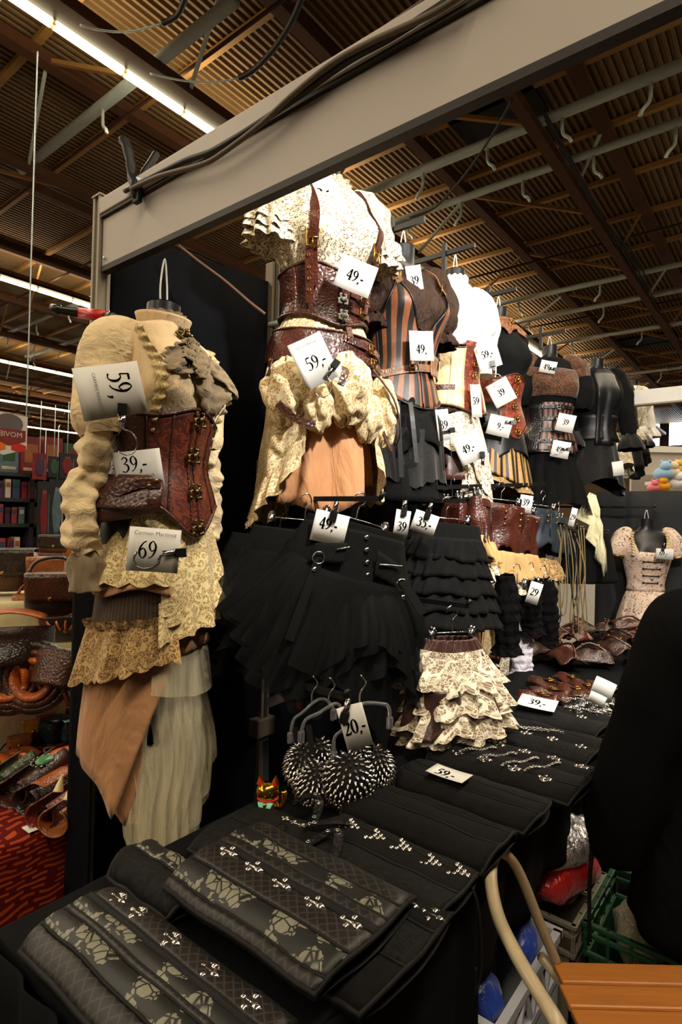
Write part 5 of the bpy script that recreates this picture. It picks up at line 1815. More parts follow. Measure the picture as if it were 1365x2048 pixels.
laid_corset('black brocade corset with a row of bead clasps behind the rose-striped one', .97, 1.285, -.075, .115, TZ + .012, [(1.2, BLKBROC), (1, BLKDENIM), (.8, BLKBROC)], [(.68, (.16, .36, .55, .75, .93))], dome=.026, clasp=('fleur', fleur_fn), csc=1.35)
laid_corset('washed black denim-look corset panel under the spiked bras', .93, 1.29, .125, .305, TZ + .012, [(1, BLKDENIM), (1, BLKDENIM), (.9, BLKDENIM)], dome=.032, tip=.02)
laid_corset('washed black corset with a white price card lying on it', .95, 1.30, .325, .50, TZ + .012, [(1, BLKDENIM), (1, BLKDENIM), (1, BLKBROC)], dome=.028)
laid_corset('black corset with two rows of silver clasps and chains', .93, 1.335, .53, .78, TZ + .012, [(1, BLKDENIM), (1, BLKBROC), (1, BLKDENIM), (1, BLKBROC)], [(.22, (.2, .4, .6, .8)), (.75, (.16, .36, .55, .75, .93))], dome=.03, csc=1.3)
laid_corset('black corset with short silver chains near the second table card', .90, 1.30, .80, 1.03, TZ + .012, [(1, BLKBROC), (1, BLKDENIM), (1, BLKBROC)], [(.3, (.3, .5, .7, .9))], dome=.03)
laid_corset('black corset lying behind the chained ones', .86, 1.26, 1.05, 1.27, TZ + .012, [(1, BLKBROC), (1, BLKDENIM)], [(.5, (.5, .8))], dome=.03)
laid_corset('dark rolled garment at the left back of the table beside the rose corset', .74, .93, -.36, -.24, TZ + .012, [(1, BLKBROC), (1, ROSE)], dome=.03)
laid_corset('crumpled black belt set lying in front of the lucky cat', .78, .97, -.20, .04, TZ + .010, [(1, BLKBROC), (1, BLKBROC)], [(.8, (.5, .62, .74, .86))], dome=.022, csc=.7)
# small leather belts lying by the cat
for k, (x0_, y0_, sgn, lb) in enumerate(((.86, .03, 1, 'thin black leather belt with eyelets curling over the black corset'), (.92, -.06, -1, 'second thin black leather belt lying beside the lucky cat'))):
    P = smooth([(x0_ + .02 * i, y0_ + .05 * sin(i * .9) * sgn, TZ + .052 + .012 * sin(i * 1.3 + k)) for i in range(9)], 4)
    t = thing('leather_belt', lb, 'belt', (0, 0, 0))
    ribbon3('strap', leather('black_shiny_leather', (20, 20, 21), .25), t, P, .020, .004, (0, 0, 1))
    for i in range(5):
        q = Vector(P[6 + 4 * i])
        put('eyelet_chrome', eyelet_fn(CHROME), 'eyelet', t, Matrix.Translation(q + Vector((0, 0, .004))) @ FLATM, 1.0)
# chain strings on the chained corsets
CH = MB()
CH.tube([(.0032 * cos(a * PI / 4), .0022 * sin(a * PI / 4), 0) for a in range(8)], .0009, 4, closed=True)
CHM = CH.mesh('chain_link', SILVER)
for r_, (x0_, y0_, x1_, y1_, n_, z_) in enumerate(((1.02, .57, 1.09, .66, 26, .83), (1.08, .56, 1.15, .66, 26, .83), (1.15, .56, 1.21, .67, 26, .83), (1.21, .57, 1.27, .68, 26, .83), (.98, .86, 1.16, .90, 30, .832), (1.02, .84, 1.20, .92, 30, .832))):
    t = thing('silver_chain', ['first', 'second', 'third', 'fourth', 'fifth', 'sixth'][r_] + ' short silver chain across the chained black corsets, counted from the near side', 'chain', (x0_, y0_, z_), 0, 'silver chains on the corsets')
    for k in range(n_):
        f = k / (n_ - 1)
        o = bpy.data.objects.new('link', CHM); COL.objects.link(o); o.parent = t
        o.location = ((x1_ - x0_) * f, (y1_ - y0_) * f + .012 * sin(f * PI), .006 + .004 * sin(f * 9))
        o.rotation_euler = (PI / 2 * (k % 2), 0, math.atan2(y1_ - y0_, x1_ - x0_))
        o.scale = (1.4, 1.4, 1.4)

price_card('white card reading 59 lying on the washed black corset', (1.075, .395, TZ + .065), .105, .062, -28, '59,-', 0, None, 0, .50, (-.05, -.1), flat=True, bend=.002)
price_card('white card reading 39 lying on the black corsets further back', (1.05, 1.115, TZ + .075), .130, .085, -12, '39,-', 0, None, 12, .45, (0, 0), flat=True, bend=.002)
tag(MB().box((.90, -.08, TZ + .05), (.03, .022, .001)).build('paper_scrap', PAPER, sm=False), 'tiny scrap of white paper on the black garments by the cat', 'paper')

# far half of the table: brown belts, black leather cuffs, heaps of brown leather
rr = random.Random(21)
for k in range(9):
    x_, y_ = 1.02 + rr.uniform(-.10, .16), 1.36 + k * .045
    t = thing('leather_cuff', ['red-brown leather cuff with brass buckle lying %s' % q for q in ('nearest the second card', 'second in the brown row', 'third in the brown row', 'fourth in the brown row', 'in the middle of the brown row', 'sixth in the brown row', 'seventh in the brown row', 'eighth in the brown row', 'last in the brown row')][k], 'cuff', (x_, y_, TZ + .014), R(rr.uniform(-40, 40)), 'brown leather cuffs')
    MB().grid(lambda u, v: ((u - .5) * .15, (v - .5) * .07, .022 * sin(PI * v) + .008 * sin(u * 7)), 10, 8).build('cuff', BROWNLEA if k % 2 else REDBROWN, t, thick=.005)
    put('buckle_brass', buckle_fn(BRASS), 'buckle', t, Matrix.Translation((.02, 0, .03)) @ FLATM, .8)
    MB().box((.0, 0, .026), (.14, .016, .004)).build('strap', BROWNLEA, t, sm=False)
lbl = ['at the table edge', 'behind the first', 'in the second row', 'near the silver chains', 'beside the white card', 'against the brown cuffs', 'at the far side', 'among the buckles', 'close to the person in black', 'rightmost']
for k in range(10):
    x_, y_ = 1.13 + .055 * (k % 4) + rr.uniform(-.02, .02), 1.22 + .085 * (k // 4) + rr.uniform(-.02, .02) + .02 * (k % 4)
    t = thing('black_cuff', 'black leather cuff with silver studs lying ' + lbl[k], 'cuff', (x_, y_, TZ + .016), R(rr.uniform(20, 70)), 'black leather cuffs')
    MB().grid(lambda u, v: ((u - .5) * .10, (v - .5) * .075, .03 * sin(PI * v) + .010 * sin(u * 5 + k)), 10, 8).build('cuff', MATS['black_shiny_leather'], t, thick=.005)
    for j in range(3):
        put('clasp_fleur', fleur_fn, 'stud_cluster', t, Matrix.Translation((-.03 + .03 * j, 0, .038)) @ FLATM, .8)
pos = ['front', 'middle', 'back']
ORD24 = [a + b for a in ('', 'twenty-') for b in ('first', 'second', 'third', 'fourth', 'fifth', 'sixth', 'seventh', 'eighth', 'ninth', 'tenth', 'eleventh', 'twelfth', 'thirteenth', 'fourteenth', 'fifteenth', 'sixteenth', 'seventeenth', 'eighteenth', 'nineteenth', 'twentieth')]
DKBROWN = leather('chocolate_leather', (52, 32, 24), .4)
for k in range(24):
    x_, y_ = .62 + .62 * rr.random(), 1.95 + 1.15 * (k / 23) + rr.uniform(-.05, .05)
    t = thing('leather_mask' if k % 3 else 'leather_bag', ('dark', 'mid-brown', 'red-brown')[k % 3] + ' leather ' + ('bag' if k % 3 == 0 else 'mask') + ' in the far heap, ' + ORD24[k] + ' from the near side', 'leather goods', (x_, y_, TZ + .03 + .05 * rr.random()), rr.uniform(0, 6), 'brown leather heap')
    w_, h_ = rr.uniform(.14, .24), rr.uniform(.10, .16)
    MB().grid(lambda u, v: ((u - .5) * w_, (v - .5) * h_, .05 * sin(PI * v) * (.5 + .5 * sin(PI * u)) + .02 * noise.noise((u * 4, v * 4, k))), 12, 10).build('hide', (DKBROWN, BROWNLEA, REDBROWN)[k % 3], t, thick=.006)
    MB().tube(smooth([(-w_ / 2, 0, .03), (0, -.03, .075), (w_ / 2, .02, .03)], 5), .006, 6).build('strap', BROWNLEA, t)
    for j in range(2):
        put('rivet_brass', rivet_fn(BRASS), 'stud', t, Matrix.Translation((-.04 + .08 * j, -.01, .072)) @ FLATM, 1.2)
for k, (px, py) in enumerate(((1207, 1378), (1195, 1398))):
    q = at(px, py, z=TZ + .10)
    price_card(['cream card standing among the brown leather cuffs', 'small white card among the brown leather cuffs'][k], q, (.075 - .02 * k), .075 - .035 * k, -20, None, 0)

# --- lucky cat
CATP = at(535, 1636, z=TZ + .005)
ct = thing('lucky_cat', 'small golden lucky cat figurine with red ears and raised arm', 'figurine', CATP, R(-60))
ct.scale = (1.25, 1.25, 1.25)
CS_ = 1.0
b = MB(); b.lathe([(.0, 0), (.018, .0), (.023, .008), (.024, .018), (.020, .030), (.015, .038), (.0, .040)], 18, sx=.9); b.build('body', GOLD, ct)
b = MB(); b.ball((.002, 0, .052), (.019, .022, .018), 16, 10); b.build('head', GOLD, ct)
for s in (-1, 1):
    e = MB().grid(lambda u, v: (.002 + .006 * (1 - v) * cos(2 * PI * u), s * .013 + .009 * (1 - v) * sin(2 * PI * u) + s * .003 * v, .064 + .020 * v), 10, 4).build('ear', GOLD, ct)
    MB().grid(lambda u, v: (.0075 - .002 * v + .001 * cos(2 * PI * u), s * .013 + .006 * (1 - v) * sin(2 * PI * u) + s * .002 * v, .065 + .014 * v), 8, 4).build('ear_lining', RED, e)
    MB().ball((.018, s * .008, .055), (.002, .004, .0025), 8, 5).build('eye', BLACKPL, ct)
MB().ball((.021, 0, .050), (.002, .002, .0015), 8, 5).build('nose', RED, ct)
MB().tube([(.016 * cos(k * PI / 8), .018 * sin(k * PI / 8), .0385) for k in range(16)], .003, 8, closed=True).build('collar', RED, ct)
MB().grid(lambda u, v: (.0165 + .006 * sin(PI * v), (u - .5) * .030 * (1 - v * .7), .037 - .022 * v), 10, 6).build('bib', plain('mint_green_enamel', (120, 205, 170), .3, 0, .1), ct, thick=.002)
MB().ball((.022, 0, .034), .004, 8, 6).build('bell', GOLD, ct)
MB().tube(smooth([(.006, .024, .026), (.008, .032, .032), (.008, .034, .046), (.008, .033, .058)], 4), [.005] * 9 + [.0055, .006, .006, .0055], 8).build('raised_arm', GOLD, ct)
MB().ball((.016, .014, .004), (.008, .007, .005), 8, 5).build('paw', GOLD, ct)

# --- spiked bras on clear hangers
SPK = MB()
SPK.lathe([(.0, .015), (.0010, .0138), (.0040, .005), (.0044, .0), (.0, .0)], 8)
SPM = SPK.mesh('spike', SILVER)
CLEAR = plain('clear_plastic', (225, 230, 235), .08, 0, 0, trans=.85)


def bra(label, cups, hookpx, d0, hang_pts):
    p0 = at(*hookpx, d=d0)
    t = thing('spiked_bra', label, 'bra', p0, 0, 'silver spiked bras')
    for (px, py, d_, r, ax) in cups:
        c = at(px, py, d=d_) - p0
        ax = Vector(ax).normalized()
        M = Matrix.Translation(c) @ aim(ax)
        cup = MB().grid(lambda u, v: (r * sin(PI * .5 * v) * cos(2 * PI * u) * (1 + .12 * v), r * sin(PI * .5 * v) * sin(2 * PI * u) * (1 + .12 * v), r * .85 * cos(PI * .5 * v)), 20, 8).build('cup', BLKPIPE, t)
        cup.matrix_local = M
        n = 112 if r > .04 else 50
        dn_ = (M.to_3x3().inverted() @ Vector((0, 0, -1)))
        for k in range(n):
            f = (k + .5) / n
            cz = 1 - f * .98
            sz = math.sqrt(1 - cz * cz)
            a = k * 2.39996
            nrm = Vector((sz * cos(a), sz * sin(a), cz * .85)).normalized()
            o = bpy.data.objects.new('spike', SPM); COL.objects.link(o); o.parent = cup
            o.matrix_local = Matrix.Translation(Vector((r * sz * cos(a) * (1 + .1 * f), r * sz * sin(a) * (1 + .1 * f), r * .85 * cz)) * .99) @ aim(nrm * .75 + dn_ * .55) @ Matrix.Scale(1.0, 4)
    for pts in hang_pts:
        P = [at(x, y, d=d) - p0 for x, y, d in pts]
        ribbon3('band', BLKPIPE, t, smooth(P, 5), .016, .003, (CAM - p0).normalized())
    return t


tc = (CAM - at(690, 1540, d=1.5)).normalized()
rt = Vector((.785, .62, 0))
bra('silver spiked bra hanging at the left beside the lucky cat', [(607, 1532, 1.52, .050, tc * .6 - rt * .8), (632, 1572, 1.47, .048, tc - rt * .3 + Vector((0, 0, -.2))), (640, 1508, 1.56, .034, tc * .5 + rt * .6)], (600, 1440, ), 1.52,
    [[(590, 1455, 1.54), (596, 1490, 1.54), (606, 1520, 1.54)], [(617, 1450, 1.5), (624, 1500, 1.49), (632, 1550, 1.48)], [(610, 1570, 1.54), (650, 1560, 1.55), (668, 1510, 1.56)]])
bra('silver spiked bra hanging at the right under the card reading 20', [(697, 1562, 1.44, .058, tc - rt * .12 + Vector((0, 0, -.15))), (752, 1540, 1.50, .050, rt * .95 + tc * .25), (716, 1512, 1.54, .034, tc * .5 + rt * .6)], (700, 1440), 1.48,
    [[(664, 1490, 1.5), (676, 1520, 1.48), (692, 1545, 1.46)], [(778, 1425, 1.5), (772, 1470, 1.5), (766, 1510, 1.5)], [(700, 1600, 1.47), (735, 1590, 1.5), (765, 1555, 1.52)]])
for k, (pts, lb) in enumerate((([(582, 1466), (588, 1440), (606, 1425), (636, 1400), (655, 1402), (668, 1420)], 'clear plastic hanger at the left of the spiked bras'), ([(603, 1464), (612, 1440), (640, 1425), (668, 1408), (680, 1412), (690, 1430)], 'clear plastic hanger in the middle of the spiked bras'),
                           ([(668, 1505), (670, 1475), (690, 1455), (720, 1410), (765, 1408), (778, 1415), (780, 1436)], 'clear plastic hanger holding the right spiked bra'))):
    t = thing('clear_hanger', lb, 'hanger', (0, 0, 0), 0, 'clear plastic hangers')
    d_ = 1.54 - .04 * k
    P = smooth([at(x, y, d=d_) for x, y in pts], 5)
    MB().tube(P, .0048, 8).build('bow', CLEAR, t)
    for q in (P[0], P[-1]):
        MB().box(Vector(q) + Vector((0, 0, -.012)), (.012, .018, .03)).build('clip', CLEAR, t, sm=False, bev=.003)
    mid = Vector(P[len(P) // 2])
    MB().tube(smooth([mid, mid + Vector((0, 0, .03)), mid + Vector((.01, .01, .055)), mid + Vector((.0, .0, .075))], 4), .0022, 6).build('hook', CHROME, t)
wallarm('black arm carrying the spiked bras', at(660, 1385, d=1.52).x, at(660, 1385, d=1.52).y, at(660, 1385, d=1.52).z)
price_card('white card reading 20 clipped over the spiked bras', at(710, 1452, d=1.41), .064, .105, 17, '20,-', 0, None, 0, .30, (0, .0), clip=(-.28, .28, 150, False))
# steel foot of the wall pole: pale bracket arms behind the bras
fr = thing('floor_bracket', 'pale steel bracket frame behind the spiked bras', 'bracket', (0, 0, 0))
BRK = plain('pale_bracket_steel', (150, 152, 158), .4, .4, .1)
MB().bar(at(528, 1480, d=2.1), at(528, 1590, d=2.1), .03, .02).build('upright', BRK, fr, sm=False)
MB().bar(at(540, 1405, d=2.0), at(572, 1392, d=1.95), .03, .03).build('arm', BRK, fr, sm=False)
MB().bar(at(598, 1392, d=2.0), at(620, 1376, d=1.95), .03, .03).build('arm', BRK, fr, sm=False)
MB().box(at(600, 1410, d=1.95), (.02, .012, .022)).build('red_cap', RED, fr, sm=False)

# ================================================================ aisle side: crates, bags, folding chair, person
GREYCR = plain('grey_crate_plastic', (104, 100, 86), .5, 0, .1, 10)
GREENCR = plain('green_crate_plastic', (14, 62, 36), .45, 0, .1, 10)
PALECR = plain('pale_grey_crate_plastic', (170, 172, 182), .5, 0, .08, 10)


def crate(label, x0, x1, y0, y1, h, mt, slots=True, scoop=False, z0=0.0):
    t = thing('plastic_crate', label, 'crate', ((x0 + x1) / 2, (y0 + y1) / 2, z0))
    hx, hy = (x1 - x0) / 2, (y1 - y0) / 2
    th = .008
    MB().box((0, 0, .01), (2 * hx, 2 * hy, .02)).build('base', mt, t, sm=False)
    for nm, c, d in (('side_wall', (hx - th / 2, 0, h * .40), (th, 2 * hy, h * .78)), ('side_wall', (-hx + th / 2, 0, h * .40), (th, 2 * hy, h * .78)), ('end_wall', (0, hy - th / 2, h * .40), (2 * hx, th, h * .78)), ('end_wall', (0, -hy + th / 2, h * .40), (2 * hx, th, h * .78))):
        MB().box(c, d).build(nm, mt, t, sm=False)
    for i, zz in enumerate((h, h - .028, h * .80)):
        o_ = .010 if i == 0 else .006
        for s in (-1, 1):
            MB().box((s * (hx + o_ / 2), 0, zz - .006), (o_ + .006, 2 * hy + 2 * o_, .012)).build('rim', mt, t, sm=False, bev=.002)
            MB().box((0, s * (hy + o_ / 2), zz - .006), (2 * hx + 2 * o_, o_ + .006, .012)).build('rim', mt, t, sm=False, bev=.002)
    nrib = max(3, int(hy * 2 / .06))
    for s in (-1, 1):
        for k in range(nrib + 1):
            y = -hy + 2 * hy * k / nrib
            MB().box((s * (hx + .002), y, h * .88), (.010, .006, h * .24)).build('rib', mt, t, sm=False)
        for k in range(5):
            x = -hx + 2 * hx * k / 4
            MB().box((x, s * (hy + .002), h * .88), (.006, .010, h * .24)).build('rib', mt, t, sm=False)
    if slots:
        for k in range(8):
            for j in range(2):
                MB().box((hx + .001, -hy + 2 * hy * (k + .5) / 8, h * (.34 + .14 * j)), (.004, .010, h * .09)).build('slot', BLACKPL, t, sm=False)
    return t


crate('grey stacking crate under the table edge holding the red and silver bag', 1.05, 1.305, .70, 1.00, .40, GREYCR)
crate('dark green crate beside the grey one, half hidden by the person', 1.33, 1.56, .74, 1.06, .40, GREENCR)
# pale crate with lattice side
t = thing('lattice_crate', 'pale grey crate with triangular lattice side below the table corner', 'crate', (1.20, .435, 0))
for z in (.02, .40):
    for s in (-1, 1):
        MB().box((s * .085, 0, z), (.02, .40, .022)).build('rail', PALECR, t, sm=False)
        MB().box((0, s * .20, z), (.19, .02, .022)).build('rail', PALECR, t, sm=False)
for k in range(8):
    for s in (-1, 1):
        a = Vector((s * .088, -.19 + .0475 * k, .40 if k % 2 else .30)); c = Vector((s * .088, -.19 + .0475 * (k + 1), .30 if k % 2 else .40))
        MB().bar(a, c, .010, .012).build('lattice_bar', PALECR, t, sm=False)
for s in (-1, 1):
    MB().box((s * .085, 0, .155), (.008, .39, .27)).build('side_wall', PALECR, t, sm=False)
    MB().box((s * .085, 0, .30), (.018, .40, .02)).build('rail', PALECR, t, sm=False)
    MB().box((0, s * .195, .2), (.17, .008, .38)).build('end_wall', PALECR, t, sm=False)
BLUEBAG = crepe('blue_plastic_bag', (30, 60, 150), .25, 30, .9, .01, spec=.6)
for k, (y, lb) in enumerate(((.33, 'crumpled blue plastic wrapper in the pale crate, nearer the camera'), (.56, 'crumpled blue plastic wrapper at the far end of the pale crate'))):
    b = MB().grid(lambda u, v: wr((1.21 + .05 * cos(2 * PI * u) * sin(PI * v), y + .06 * sin(2 * PI * u) * sin(PI * v), .38 - .05 * cos(PI * v)), .02, 24, k), 20, 12)
    tag(b.build('plastic_wrapper', BLUEBAG), lb, 'bag')
# bags
SILVERBAG = crepe('silver_foil_bag', (190, 190, 195), .2, 34, 1.0, .015, spec=.9)
SILVERBAG.node_tree.nodes['Principled BSDF'].inputs['Metallic'].default_value = .85
REDBAG = crepe('red_plastic_bag', (170, 20, 22), .25, 24, .9, .014, spec=.7)
CLEARBAG = crepe('clear_bag_of_parts', (150, 140, 112), .2, 40, 1.0, .014, spec=.8)
bg = thing('plastic_bag', 'red and silver shiny plastic bag bulging out of the grey crate', 'bag', (1.19, .85, .40))
b = MB().grid(lambda u, v: wr((.115 * cos(2 * PI * u) * sin(PI * v) + .012, .16 * sin(2 * PI * u) * sin(PI * v), .06 - .09 * cos(PI * v)), .03, 16, 2), 32, 20)
b.build('red_part', REDBAG, bg)
b = MB().grid(lambda u, v: wr((.04 + .10 * cos(2 * PI * u) * sin(PI * v * .8), -.02 + .13 * sin(2 * PI * u) * sin(PI * v * .8), .16 + .07 * cos(PI * v * .8)), .03, 18, 5), 32, 16)
b.build('silver_part', SILVERBAG, bg)
b = MB().grid(lambda u, v: wr((-.02 + .10 * u, .04 + .16 * v, .23 - .13 * v + .03 * sin(u * 5)), .03, 14, 7), 14, 14)
b.build('red_flap', REDBAG, bg, thick=.003)
bg = thing('plastic_bag', 'clear bag of small pale parts inside the dark green crate', 'bag', (1.445, .90, .30))
MB().grid(lambda u, v: wr((.085 * cos(2 * PI * u) * sin(PI * v), .12 * sin(2 * PI * u) * sin(PI * v), .03 - .08 * cos(PI * v)), .025, 20, 2), 28, 18).build('bag', CLEARBAG, bg)

# folding chair
m, n = new('varnished_chair_wood')
o_ = n.obj((1, 1, 1))
g = n.noise(n.obj((3, 40, 40)), 2.0, 5, .6, .5)
n.base(n.mix(g, srgb((150, 84, 30)), srgb((204, 132, 60))))
P_(n, .42)
n.bump(g, .15, .001)
WOOD = m
TUBEM = plain('cream_painted_tube', (168, 152, 122), .35, 0, .2, 20)
e1 = Vector((.785, .62, 0)); e2 = Vector((-.60, .80, 0))
O_ = at(1086, 1928, z=.45)
ch = thing('folding_chair', 'folding chair with orange varnished wooden slat seat and cream tube frame', 'chair', (O_.x, O_.y, 0), math.atan2(.62, .785))
for k in range(6):                                 # local x = seat depth (picture right), y = towards the far side
    wd = .062
    yc = -.034 - .0665 * k
    x0_ = .012 if k else .022
    MB().box((.20 + x0_ / 2, yc, .452), (.40 - x0_, wd, .016)).build('slat', WOOD, ch, sm=False, bev=.005)
for x_ in (.06, .34):
    MB().box((x_, -.20, .436), (.03, .40, .014)).build('seat_rail', TUBEM, ch, sm=False)
MI = Matrix.Translation((O_.x, O_.y, 0)) @ Matrix.Rotation(math.atan2(.62, .785), 4, 'Z')
MI = MI.inverted()
fr_ = [(1114, 1925, 1.385), (1078, 1840, 1.365), (1046, 1760, 1.345), (1022, 1718, 1.315), (998, 1704, 1.275), (984, 1726, 1.23), (984, 1775, 1.165), (999, 1838, 1.095), (1034, 1910, 1.01), (1078, 1985, .945), (1124, 2062, .885)]
P = [MI @ at(x, y, d=d) for x, y, d in fr_]
P += [P[-1] + Vector((.05, -.012, -.10)), P[-1] + Vector((.12, -.012, -.30))]
MB().tube(smooth(P, 6), .0135, 10, flat=.85).build('back_tube', TUBEM, ch)
yf, yn = .012, P[-1].y
for y in (yf, yn):
    MB().tube([(.0, y, .46), (.20, y, .22), (.38, y, .012)], .012, 8).build('front_leg', TUBEM, ch)
    MB().tube([(.36, y, .44), (.18, y, .22), (-.02, y, .012)], .012, 8).build('rear_leg', TUBEM, ch)
MB().tube([(.33, yf, .07), (.33, yn, .07)], .009, 8).build('stretcher', TUBEM, ch)
MB().tube([(.03, yf, .07), (.03, yn, .07)], .009, 8).build('stretcher', TUBEM, ch)

# person in black at the right edge, back to the camera
PX, PY = 1.66, .895
per = thing('person', 'person in a loose black coat standing at the table with back turned', 'person', (PX, PY, 0), R(52))
# local: y = facing direction, x = person's right
SKIN = plain('skin', (196, 148, 122), .55, 0, .06, 12)
COATM = crepe('black_coat_cloth', (9, 9, 10), .92, 7, .6, .03, sheen=0, spec=.1)
HAIR = plain('dark_brown_hair', (46, 32, 24), .55, 0, .3, 60, .5, 120)
V_, E_, RD = [], [], []


def jv(p, r, par=None):
    V_.append(p); RD.append(r if isinstance(r, tuple) else (r, r))
    if par is not None: E_.append((par, len(V_) - 1))
    return len(V_) - 1


pel = jv((0, 0, .84), (.135, .10))
sp1 = jv((0, .01, .98), (.115, .09), pel)
sp2 = jv((0, .02, 1.13), (.135, .10), sp1)
sp3 = jv((0, .02, 1.25), (.11, .085), sp2)
nk = jv((0, .035, 1.335), .048, sp3)
nk2 = jv((0, .05, 1.38), .047, nk)
for s in (-1, 1):
    h = jv((s * .085, 0, .78), .085, pel)
    kn_ = jv((s * .095, .02, .43), .055, h)
    an = jv((s * .10, -.01, .085), .036, kn_)
    hl = jv((s * .102, .03, .045), .036, an)
    jv((s * .115, .15, .03), .028, hl)
    sh = jv((s * .155, .01, 1.265), .058, sp3)
    el = jv((s * .215, .0, 1.00), .042, sh)
    wrj = jv((s * .235, .09, .79), .028, el)
    pm = jv((s * .235, .115, .735), .030, wrj)
    for k, (dx, L) in enumerate(((-.022, .065), (-.008, .075), (.008, .072), (.022, .058))):
        a_ = jv((s * .235 + .012 * s, .118 + dx, .705), .0095, pm)
        b_ = jv((s * .235 + .006 * s, .124 + dx, .705 - L * .5), .0088, a_)
        jv((s * .235 - .006 * s, .126 + dx, .705 - L), .0078, b_)
    t1 = jv((s * .215, .145, .745), .010, pm)
    jv((s * .205, .165, .715), .0085, t1)
me = bpy.data.meshes.new('body')
me.from_pydata(V_, E_, [])
bo = bpy.data.objects.new('body', me); COL.objects.link(bo); bo.parent = per
bo.modifiers.new('skin', 'SKIN'); me.materials.append(SKIN)
bo.modifiers['skin'].use_smooth_shade = True
bo.modifiers.new('sub', 'SUBSURF').levels = 1
if not me.skin_vertices:
    bpy.context.view_layer.objects.active = bo
    bpy.ops.mesh.customdata_skin_add()
for i, r in enumerate(RD):
    me.skin_vertices[0].data[i].radius = r
me.skin_vertices[0].data[pel].use_root = True
# head: one mesh with brow, nose, chin and ears


def headpt(u, v):
    a, p = 2 * PI * u, PI * v
    x, y, z = .074 * cos(a) * sin(p), .092 * sin(a) * sin(p), -.112 * cos(p)
    if y > 0:
        if z < -.02: x *= 1 - .25 * min(1, (-z - .02) / .08); y += .010 * math.exp(-((z + .075) / .025) ** 2)
        y += .022 * math.exp(-(x / .014) ** 2 - ((z + .012) / .022) ** 2)          # nose
        y += .006 * math.exp(-(x / .022) ** 2 - ((z + .050) / .010) ** 2)          # lips
        y -= .008 * sum(math.exp(-((x - s * .030) / .014) ** 2 - ((z - .008) / .012) ** 2) for s in (-1, 1))   # eye sockets
    x += .012 * (1 if x > 0 else -1) * math.exp(-((y + .005) / .016) ** 2 - ((z - .0) / .03) ** 2) * (abs(x) / .07) ** 6   # ears
    return (x, .065 + y, 1.475 + z)


MB().grid(headpt, 40, 30).build('head', SKIN, per)
for s in (-1, 1): MB().ball((s * .030, .142, 1.483), (.012, .008, .008), 10, 7).build('eye', PAPER, per)
MB().grid(lambda u, v: ((.084 + .006 * sin(40 * u)) * cos(2 * PI * u) * sin(PI * .62 * v), .055 + (.100 + .006 * sin(33 * u)) * sin(2 * PI * u) * sin(PI * .62 * v) - .016 - .03 * max(0, v - .6), 1.490 + .122 * cos(PI * .62 * v) - (.10 * max(0, v - .7) if sin(2 * PI * u) < .3 else 0)), 60, 16).build('hair', HAIR, per, thick=.006)


def coat(u, v):
    a = 2 * PI * u
    z = 1.325 - (1.325 - .46) * v
    rx = float(np.interp(v, [0, .04, .09, .16, .35, .6, 1], [.075, .15, .195, .215, .215, .235, .275]))
    ry = float(np.interp(v, [0, .04, .09, .16, .35, .6, 1], [.075, .085, .105, .125, .135, .15, .18]))
    f = 1 + .03 * v * sin(9 * a + 4 * v) + .02 * noise.noise((cos(a) * 2, sin(a) * 2, v * 4))
    return (rx * cos(a) * f, .012 + ry * sin(a) * f, z + .012 * sin(3 * a) * v)


MB().grid(coat, 64, 30, 1.5, .9).build('coat', COATM, per, thick=.006)
for s in (-1, 1):
    sleeve('coat_sleeve', COATM, per, [(s * .13, .01, 1.285, .070), (s * .185, .01, 1.235, .088), (s * .225, .005, 1.12, .088), (s * .262, .01, .98, .088), (s * .285, .04, .85, .092), (s * .286, .085, .72, .088), (s * .275, .11, .635, .080)], 26, 7, wrk=.02, wf=9, seed=s, thick=.005)
MB().tube([(.082 * cos(k * PI / 8), .03 + .085 * sin(k * PI / 8), 1.325) for k in range(16)], .022, 8, closed=True).build('collar', COATM, per)
for s in (-1, 1):
    sleeve('trouser_leg', BLACKCOT, per, [(s * .085, 0, .80, .10), (s * .09, .01, .60, .088), (s * .095, .015, .40, .072), (s * .10, 0, .20, .064), (s * .10, 0, .07, .066)], 20, 6, wrk=.008)
    MB().grid(lambda u, v: (s * .105 + .045 * cos(2 * PI * u) * (sin(PI * v * .5) ** .4), .055 + .125 * sin(2 * PI * u) * (sin(PI * v * .5) ** .4), .075 - .07 * v + .03 * max(0, -sin(2 * PI * u)) * (1 - v)), 20, 8).build('shoe', BLACKSAT, per)

# ================================================================ far end of the stall
tag(drape((.40, 4.35, 0), (2.3, 4.35, 0), .02, 1.79, 8, .022, 'black_curtain', plain('dark_grey_curtain', (50, 51, 52), .9, 0, .2, 5, .2, 300, spec=.15), n=110), 'dark grey curtain behind the floral dress at the far end', 'curtain')
st = thing('cross_beam', 'white cross beam at the far end of the stall', 'beam', (1.3, 3.75, 2.40))
MB().box((-.05, 0, .05), (2.3, .05, .105)).build('panel', WHITEBEAM, st, sm=False, bev=.003)
MB().box((-.05, 0, -.006), (2.3, .06, .012)).build('lower_lip', ALU, st, sm=False)
zt = thing('cable_tie', 'white cable tie looped over the white cross beam', 'cable tie', at(1186, 800, y=3.71))
MB().tube(smooth([at(1162, 787, y=3.70) - Vector(zt.location), at(1175, 790, y=3.70) - Vector(zt.location), at(1184, 789, y=3.70) - Vector(zt.location), at(1185, 812, y=3.69) - Vector(zt.location), at(1183, 830, y=3.69) - Vector(zt.location), at(1178, 853, y=3.69) - Vector(zt.location)], 5), .005, 6).build('tie', ZIPTIE, zt)
